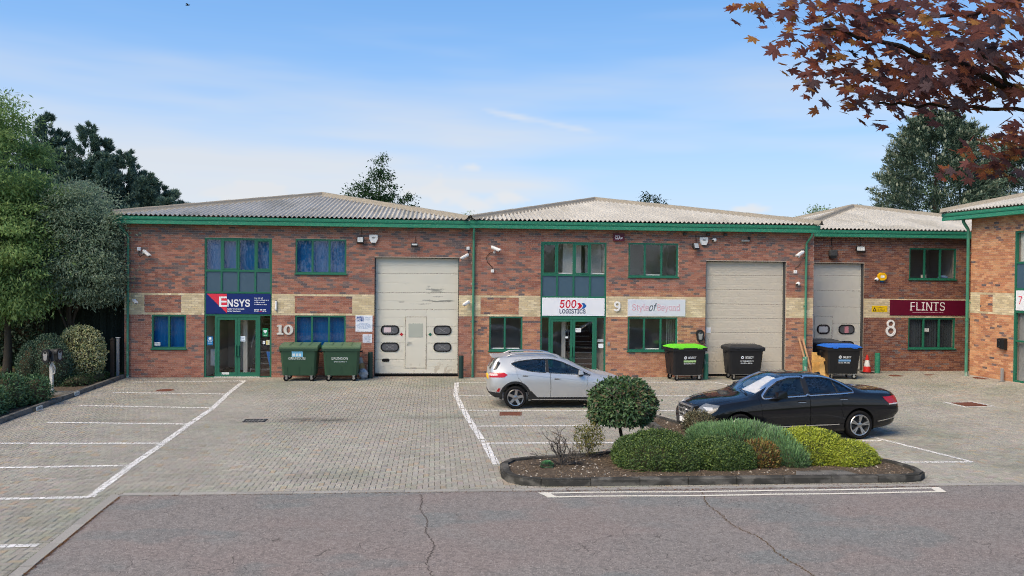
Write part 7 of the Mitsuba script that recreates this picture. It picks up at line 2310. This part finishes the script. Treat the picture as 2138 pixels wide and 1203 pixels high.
c = tint(r, n, [(0.058, 0.115, 0.050), (0.074, 0.140, 0.056), (0.046, 0.094, 0.046), (0.09, 0.16, 0.058)], pts=P, freq=3)
cc = c.reshape(n, 4, 3)
bronze = r.random(n) < 0.42 * meshkit.fbm(P * 3.5, 3, 8) ** 1.5
cc[bronze] = (np.array([(0.135, 0.105, 0.058), (0.16, 0.14, 0.07), (0.11, 0.085, 0.058)])[r.integers(0, 3, bronze.sum())])[:, None]
fresh = r.random(n) < 0.035
cc[fresh] = np.array([0.07, 0.16, 0.03])
put(k, 'crown', (v, f), 'm_leaf', color=cc.reshape(-1, 3))

DKH = [(0.045, 0.090, 0.026), (0.060, 0.112, 0.033), (0.036, 0.074, 0.026)]
FRH = [(0.115, 0.180, 0.042), (0.140, 0.21, 0.048), (0.090, 0.150, 0.040)]
shrub('mound_hedge', 'left hand dark green clipped mound beside the ball tree', [((4.22, -14.75, 0.24), (0.74, 0.66, 0.45)), ((4.05, -15.1, 0.20), (0.66, 0.45, 0.40)), ((4.45, -15.1, 0.18), (0.6, 0.45, 0.36)), ((3.75, -14.8, 0.22), (0.40, 0.55, 0.38))], 34000, 0.040, DKH, 72, cat='hedge', fresh_pal=FRH + DKH, stick=0.05, aspect=0.42)
shrub('mound_hedge', 'dark green clipped mound right of the first, paler on top', [((5.30, -14.98, 0.20), (0.56, 0.55, 0.40)), ((5.68, -15.0, 0.18), (0.36, 0.45, 0.34))], 26000, 0.040, DKH, 73, cat='hedge', fresh_pal=FRH + DKH, stick=0.05, aspect=0.42)
shrub('golden_mound', 'bright golden green clipped mound at the right of the island', [((7.30, -14.55, 0.22), (0.75, 0.62, 0.46)), ((7.95, -14.80, 0.14), (0.60, 0.52, 0.34)), ((6.98, -14.4, 0.20), (0.45, 0.5, 0.42))], 34000, 0.040, [(0.095, 0.145, 0.026), (0.10, 0.145, 0.026), (0.055, 0.085, 0.022)], 74, cat='hedge', fresh_pal=[(0.32, 0.38, 0.035), (0.38, 0.43, 0.045), (0.26, 0.33, 0.035)], stick=0.05, aspect=0.42)
shrub('lavender_bush', 'grey green lavender like bush with upright shoots and dark woody stems', [((6.25, -13.75, 0.26), (0.90, 0.62, 0.40)), ((6.72, -14.35, 0.20), (0.45, 0.75, 0.38)), ((5.75, -13.4, 0.22), (0.55, 0.5, 0.34)), ((6.78, -14.85, 0.14), (0.32, 0.45, 0.30))], 21000, 0.105, [(0.15, 0.23, 0.13), (0.175, 0.26, 0.15), (0.125, 0.19, 0.13)], 75, spike=1.1, fresh_pal=[(0.19, 0.34, 0.15), (0.165, 0.30, 0.135)], aspect=0.16, core=(0.085, 0.072, 0.052), stick=0.06)
shrub('heather_clump', 'red and yellow leaved clump between the dark mound and the lavender', [((6.12, -14.95, 0.18), (0.42, 0.40, 0.32)), ((6.35, -14.7, 0.16), (0.3, 0.4, 0.30))], 3600, 0.07, [(0.16, 0.155, 0.045), (0.22, 0.17, 0.045), (0.18, 0.08, 0.033), (0.09, 0.105, 0.038)], 76, spike=0.5, aspect=0.35, core=(0.085, 0.072, 0.052))
shrub('twiggy_bush', 'brownish grey wiry bush by the bonnet of the black saloon', [((5.62, -12.80, 0.50), (0.30, 0.30, 0.26)), ((5.78, -12.75, 0.44), (0.24, 0.26, 0.22))], 3000, 0.055, [(0.12, 0.115, 0.065), (0.15, 0.125, 0.07), (0.09, 0.098, 0.058)], 77, aspect=0.4, core=(0.085, 0.072, 0.052), shrink=0.7, zmin=0.2)
put('twiggy_bush', 'stem', tube([(5.66, -12.80, 0.05), (5.68, -12.79, 0.35)], [0.03, 0.02], 6), 'm_pieces', color=np.array((0.06, 0.05, 0.04)))


def bare_branches(k, o, dirs, r, depth=3, L=0.55, rad=0.016, col=(0.095, 0.085, 0.078), lean=0.5):
    def grow(p, d, L_, ra, lev, hold):
        n = 5
        pts = [p]
        dd = d.copy()
        for _ in range(n):
            dd = unit(dd + r.standard_normal(3) * 0.20 + [0, 0, 0.03])
            pts.append(pts[-1] + dd * L_ / n)
        pts = np.array(pts)
        pts[:, 2] = np.maximum(pts[:, 2], 0.10)
        hold.add(tube(pts, np.linspace(ra, ra * 0.45, n + 1), 5), np.array(col) * r.uniform(0.7, 1.3))
        if lev > 0:
            for _ in range(3):
                i = r.integers(2, n + 1)
                grow(pts[i], unit(dd + r.standard_normal(3) * 0.75), L_ * r.uniform(0.45, 0.75), ra * 0.5, lev - 1, hold)
    for d in dirs:
        m = MB()
        grow(np.asarray(o, float), unit(np.asarray(d, float)), L * r.uniform(0.8, 1.2), rad, depth, m)
        put(k, 'branch', m, 'm_pieces', color=True)


r = np.random.default_rng(81)
k = thing('bare_shrub', 'leafless grey dead shrub with spreading branches at the left end of the island', 'shrub')
bare_branches(k, (2.36, -14.85, 0.08), [(-0.5, 0.1, 0.8), (0.1, 0.2, 1.0), (0.55, 0.1, 0.7), (-0.95, 0.0, 0.40), (1.0, -0.1, 0.30), (0.8, 0.3, 0.6), (-0.2, -0.3, 0.9), (0.3, -0.2, 0.9), (-0.8, -0.2, 0.6), (0.9, 0.0, 0.5)], r, L=0.40, rad=0.022, depth=4)
k = thing('yellowing_shrub', 'sparse shrub with yellow green leaves behind the dead one', 'shrub')
bare_branches(k, (3.02, -14.2, 0.08), [(-0.2, 0.1, 1.0), (0.4, 0.1, 0.8), (0.1, -0.3, 0.9), (0.8, -0.1, 0.6)], r, L=0.36, rad=0.014, depth=2)
n = 1300
P = np.array([3.0, -14.2, 0.46]) + unit(r.standard_normal((n, 3))) * (r.random((n, 1)) ** 0.45) * [0.34, 0.30, 0.34]
v, f = leaf_quads(P, r.standard_normal((n, 3)) + [0, 0, 0.6], r.standard_normal((n, 3)) + [0, 0, 1], 0.05 * r.uniform(0.7, 1.3, n), 0.4)
put(k, 'foliage', (v, f), 'm_leaf', color=tint(r, n, [(0.15, 0.15, 0.03), (0.11, 0.12, 0.035), (0.18, 0.15, 0.03), (0.06, 0.08, 0.03)]))
k = thing('weed', 'small bright green weed at the foot of the dead shrub', 'plant')
n = 420
d = unit(r.standard_normal((n, 3)))
P = np.array([2.08, -15.0, 0.12]) + d * [0.10, 0.09, 0.06]
P[:, 2] = np.maximum(P[:, 2], 0.09)
v, f = leaf_quads(P, d + [0, 0, 0.3], d, 0.035, 0.7)
put(k, 'foliage', (v, f), 'm_leaf', color=tint(r, n, [(0.08, 0.25, 0.11), (0.10, 0.29, 0.13)]))
k = thing('fallen_twigs', 'thin dry twigs lying in front of the left hand mound', 'twigs')
for q in range(12):
    p = np.array([r.uniform(2.9, 3.7), r.uniform(-15.7, -14.7), 0.10])
    a = r.uniform(-1.2, 0.6)
    L_ = r.uniform(0.2, 0.6)
    put(k, 'twig', tube([p, p + [L_ * 0.5 * math.cos(a), L_ * 0.5 * math.sin(a), 0.03], p + [L_ * math.cos(a + 0.2), L_ * math.sin(a + 0.2), 0.01]], [0.006, 0.005, 0.003], 4), 'm_pieces', color=np.array((0.16, 0.12, 0.085)) * r.uniform(0.7, 1.3))
# ------------------------------------------------------------------ the dark leaved maple beside the camera
r = np.random.default_rng(111)
put(None, 'verge', sheet(Polygon([(-40, -24.2), (40, -24.2), (40, -120), (-40, -120)]), 0.06), 'm_lawn', kind='structure', label='grass verge on the near side of the road')
MT = thing('maple_tree', 'dark red leaved maple whose branches hang into the top right corner', 'tree')
put(MT, 'trunk', tube([(6.2, -26.3, 0), (6.15, -26.25, 1.5), (6.05, -26.3, 3.0), (6.1, -26.35, 4.6), (6.0, -26.3, 6.8)], [0.26, 0.20, 0.18, 0.15, 0.09], 14), 'm_pieces', smooth=True, color=np.array((0.075, 0.062, 0.055)))
BR = [((6.05, -26.3, 3.9), (4.9, -26.2, 4.35), (3.6, -26.45, 4.52), (2.9, -26.8, 4.58), (2.45, -26.95, 4.68), (2.05, -27.02, 4.74), (1.78, -27.05, 4.78)),
      ((6.1, -26.35, 4.5), (4.6, -26.2, 5.3), (3.3, -26.55, 5.25), (2.5, -26.8, 5.13), (1.9, -26.86, 5.04), (1.52, -26.83, 4.98)),
      ((6.05, -26.3, 3.6), (5.0, -25.8, 4.2), (4.1, -25.75, 4.42), (3.62, -25.9, 4.46), (3.34, -25.8, 4.30)),
      ((3.3, -26.5, 4.55), (2.8, -26.7, 4.50), (2.4, -26.75, 4.50), (2.1, -26.9, 4.48)),
      ((3.4, -26.5, 5.25), (2.7, -26.7, 4.98), (2.25, -26.9, 4.90), (1.95, -26.97, 4.84)),
      ((2.9, -26.8, 4.58), (2.55, -27.15, 4.60), (2.25, -27.45, 4.62))]
for b, r0 in zip(BR, (0.034, 0.030, 0.026, 0.011, 0.012, 0.010)):
    p = np.array(b)
    t = np.linspace(0, len(p) - 1, 4 * len(p))
    q = np.column_stack([np.interp(t, np.arange(len(p)), p[:, c]) for c in range(3)]) + r.normal(0, 0.008, (len(t), 3))
    put(MT, 'branch', tube(q, np.linspace(r0, 0.005, len(t)), 7), 'm_pieces', smooth=True, color=np.array((0.050, 0.038, 0.036)))

# one leaf: five pointed lobes, folded along its ribs, on a thin stalk
half = [(90, 1.0), (80, 0.66), (72, 0.72), (64, 0.43), (50, 0.80), (41, 0.93), (33, 0.62), (26, 0.68), (14, 0.40), (2, 0.62), (-14, 0.66), (-24, 0.40), (-55, 0.27)]
ang = np.radians([a for a, _ in half] + [-90] + [180 - a for a, _ in half[:0:-1]])
rad_ = np.array([q for _, q in half] + [0.10] + [q for _, q in half[:0:-1]])
lx, ly = rad_ * np.cos(ang), rad_ * np.sin(ang) + 0.0
rib = np.array([1, 0.2, 0.35, -0.6, 0.6, 1, 0.2, 0.35, -0.6, 0.6, 0.8, -0.4, 0, 0] + [0, -0.4, 0.8, 0.6, -0.6, 0.35, 0.2, 1, 0.6, -0.6, 0.35, 0.2])[:len(lx)]
K_ = len(lx)


def maple_leaf(p, right, upv, nrm, s, curl):
    z = 0.06 * rib - curl * (lx**2 + 0.7 * ly**2)
    v = p + s * (lx[:, None] * right + ly[:, None] * upv + z[:, None] * nrm)
    c = p + s * 0.03 * nrm
    i = np.arange(K_)
    f = np.stack([i, (i + 1) % K_, i * 0 + K_], 1)
    st = p - upv * s * 0.95 - nrm * s * 0.10
    w = right * s * 0.018
    base = p - upv * s * 0.10
    v = np.vstack([v, c, base - w, base + w, st])
    f = np.vstack([f, [[K_ + 1, K_ + 2, K_ + 3]]])
    return v, f


SPR = [(1.68, -27.16, 4.84), (1.92, -26.98, 4.82), (1.67, -27.26, 4.64), (2.18, -26.8, 4.97), (2.07, -27.09, 4.72), (2.09, -26.79, 4.68), (2.08, -27.39, 4.71), (2.39, -26.92, 4.70), (2.09, -27.2, 4.55), (1.89, -27.08, 4.51), (2.16, -26.9, 4.53),
       (2.43, -27.12, 4.84), (2.25, -27.51, 4.60), (2.53, -26.83, 4.60), (2.54, -27.23, 4.78), (2.93, -26.76, 4.78), (2.64, -27.04, 4.57), (2.78, -26.65, 4.60), (2.46, -26.73, 4.57), (2.39, -26.61, 5.02), (2.0, -26.88, 4.95), (2.87, -26.86, 4.99),
       (2.69, -26.64, 4.85), (1.93, -26.77, 4.86), (2.71, -26.55, 4.62), (2.81, -26.96, 4.62), (3.3, -26.6, 4.85), (3.2, -26.5, 5.1), (2.6, -26.8, 5.25), (2.1, -26.85, 5.12), (3.8, -26.4, 4.8), (4.4, -26.2, 5.0)]
SPR2 = [(3.47, -26.01, 4.52), (3.28, -26.2, 4.43), (3.40, -25.9, 4.38), (3.40, -25.8, 4.30), (3.43, -26.11, 4.38), (3.7, -25.63, 4.54), (3.36, -25.8, 4.34), (3.75, -25.9, 4.5), (4.1, -25.8, 4.6)]
SPR3 = [(1.46, -26.83, 4.945), (1.55, -26.84, 4.94)]
BRONZE = np.array([(0.250, 0.090, 0.052), (0.285, 0.120, 0.056), (0.215, 0.072, 0.050), (0.31, 0.155, 0.058)])
PURPLE = np.array([(0.165, 0.072, 0.068), (0.135, 0.070, 0.076), (0.195, 0.080, 0.066), (0.120, 0.082, 0.092)])
leaves, cols = [], []
for sp, per, sd, young in ((SPR, 33, 0.112, 0), (SPR2, 24, 0.085, 1), (SPR3, 3, 0.03, 2)):
    for c in sp:
        y = 0.85 if young == 2 else (0.6 if c[0] < 2.0 or young else 0.34)
        for q in range(per):
            p = np.array(c) + r.standard_normal(3) * [sd, sd * 1.6, sd * 0.46]
            n = unit(np.array([r.normal(0, 0.40), r.normal(-0.62, 0.45), 0.70]))
            h = unit(np.array([r.normal(-0.7, 0.6), r.normal(0.0, 0.6), r.normal(-0.45, 0.3)]))
            upv = unit(h - n * (h @ n))
            new = r.random() < y
            s = (r.uniform(0.032, 0.052) if new else r.uniform(0.044, 0.076))
            leaves.append(maple_leaf(p, np.cross(upv, n), upv, n, s, r.uniform(0.05, 0.28)))
            pal = BRONZE if new else PURPLE
            cols.append(pal[r.integers(0, 4)] * r.uniform(0.75, 1.3))
cen_ = np.array([v.mean(0) for v, _ in leaves])
vis, dep = inframe(cen_, 0.0)
sz = np.array([np.ptp(v, 0).max() for v, _ in leaves])
order = np.argsort(-np.where(vis, sz / dep, 0))
single = set(order[:300].tolist())
rest = MB()
for q, ((v, f), c) in enumerate(zip(leaves, cols)):
    if q in single:
        put(MT, 'leaf', (v, f), 'm_thinleaf', color=c)
    else:
        rest.add((v, f), c)
put(MT, 'foliage', rest, 'm_thinleaf', color=True, kind='stuff')

# the trees across the road that the windows mirror
for q, (x, y, h, R, w) in enumerate(((-14, -47, 5.0, 3.4, 'first'), (-6, -50, 5.6, 3.6, 'second'), (12, -47, 4.6, 2.7, 'third'), (22.5, -49, 4.3, 3.0, 'fourth'))):
    broad_tree('roadside_tree', f'spreading green tree on the near verge, mirrored in the windows, {w} from the left', (x, y, 0), 3, 0.18, [((x, y, h), (R, R * 0.9, R * 0.72)), ((x + 1.2, y, h + 1.4), (R * 0.6, R * 0.6, R * 0.5))], 150, 22, 0.30, G1, 120 + q, group='trees mirrored in the windows', spread=0.5)
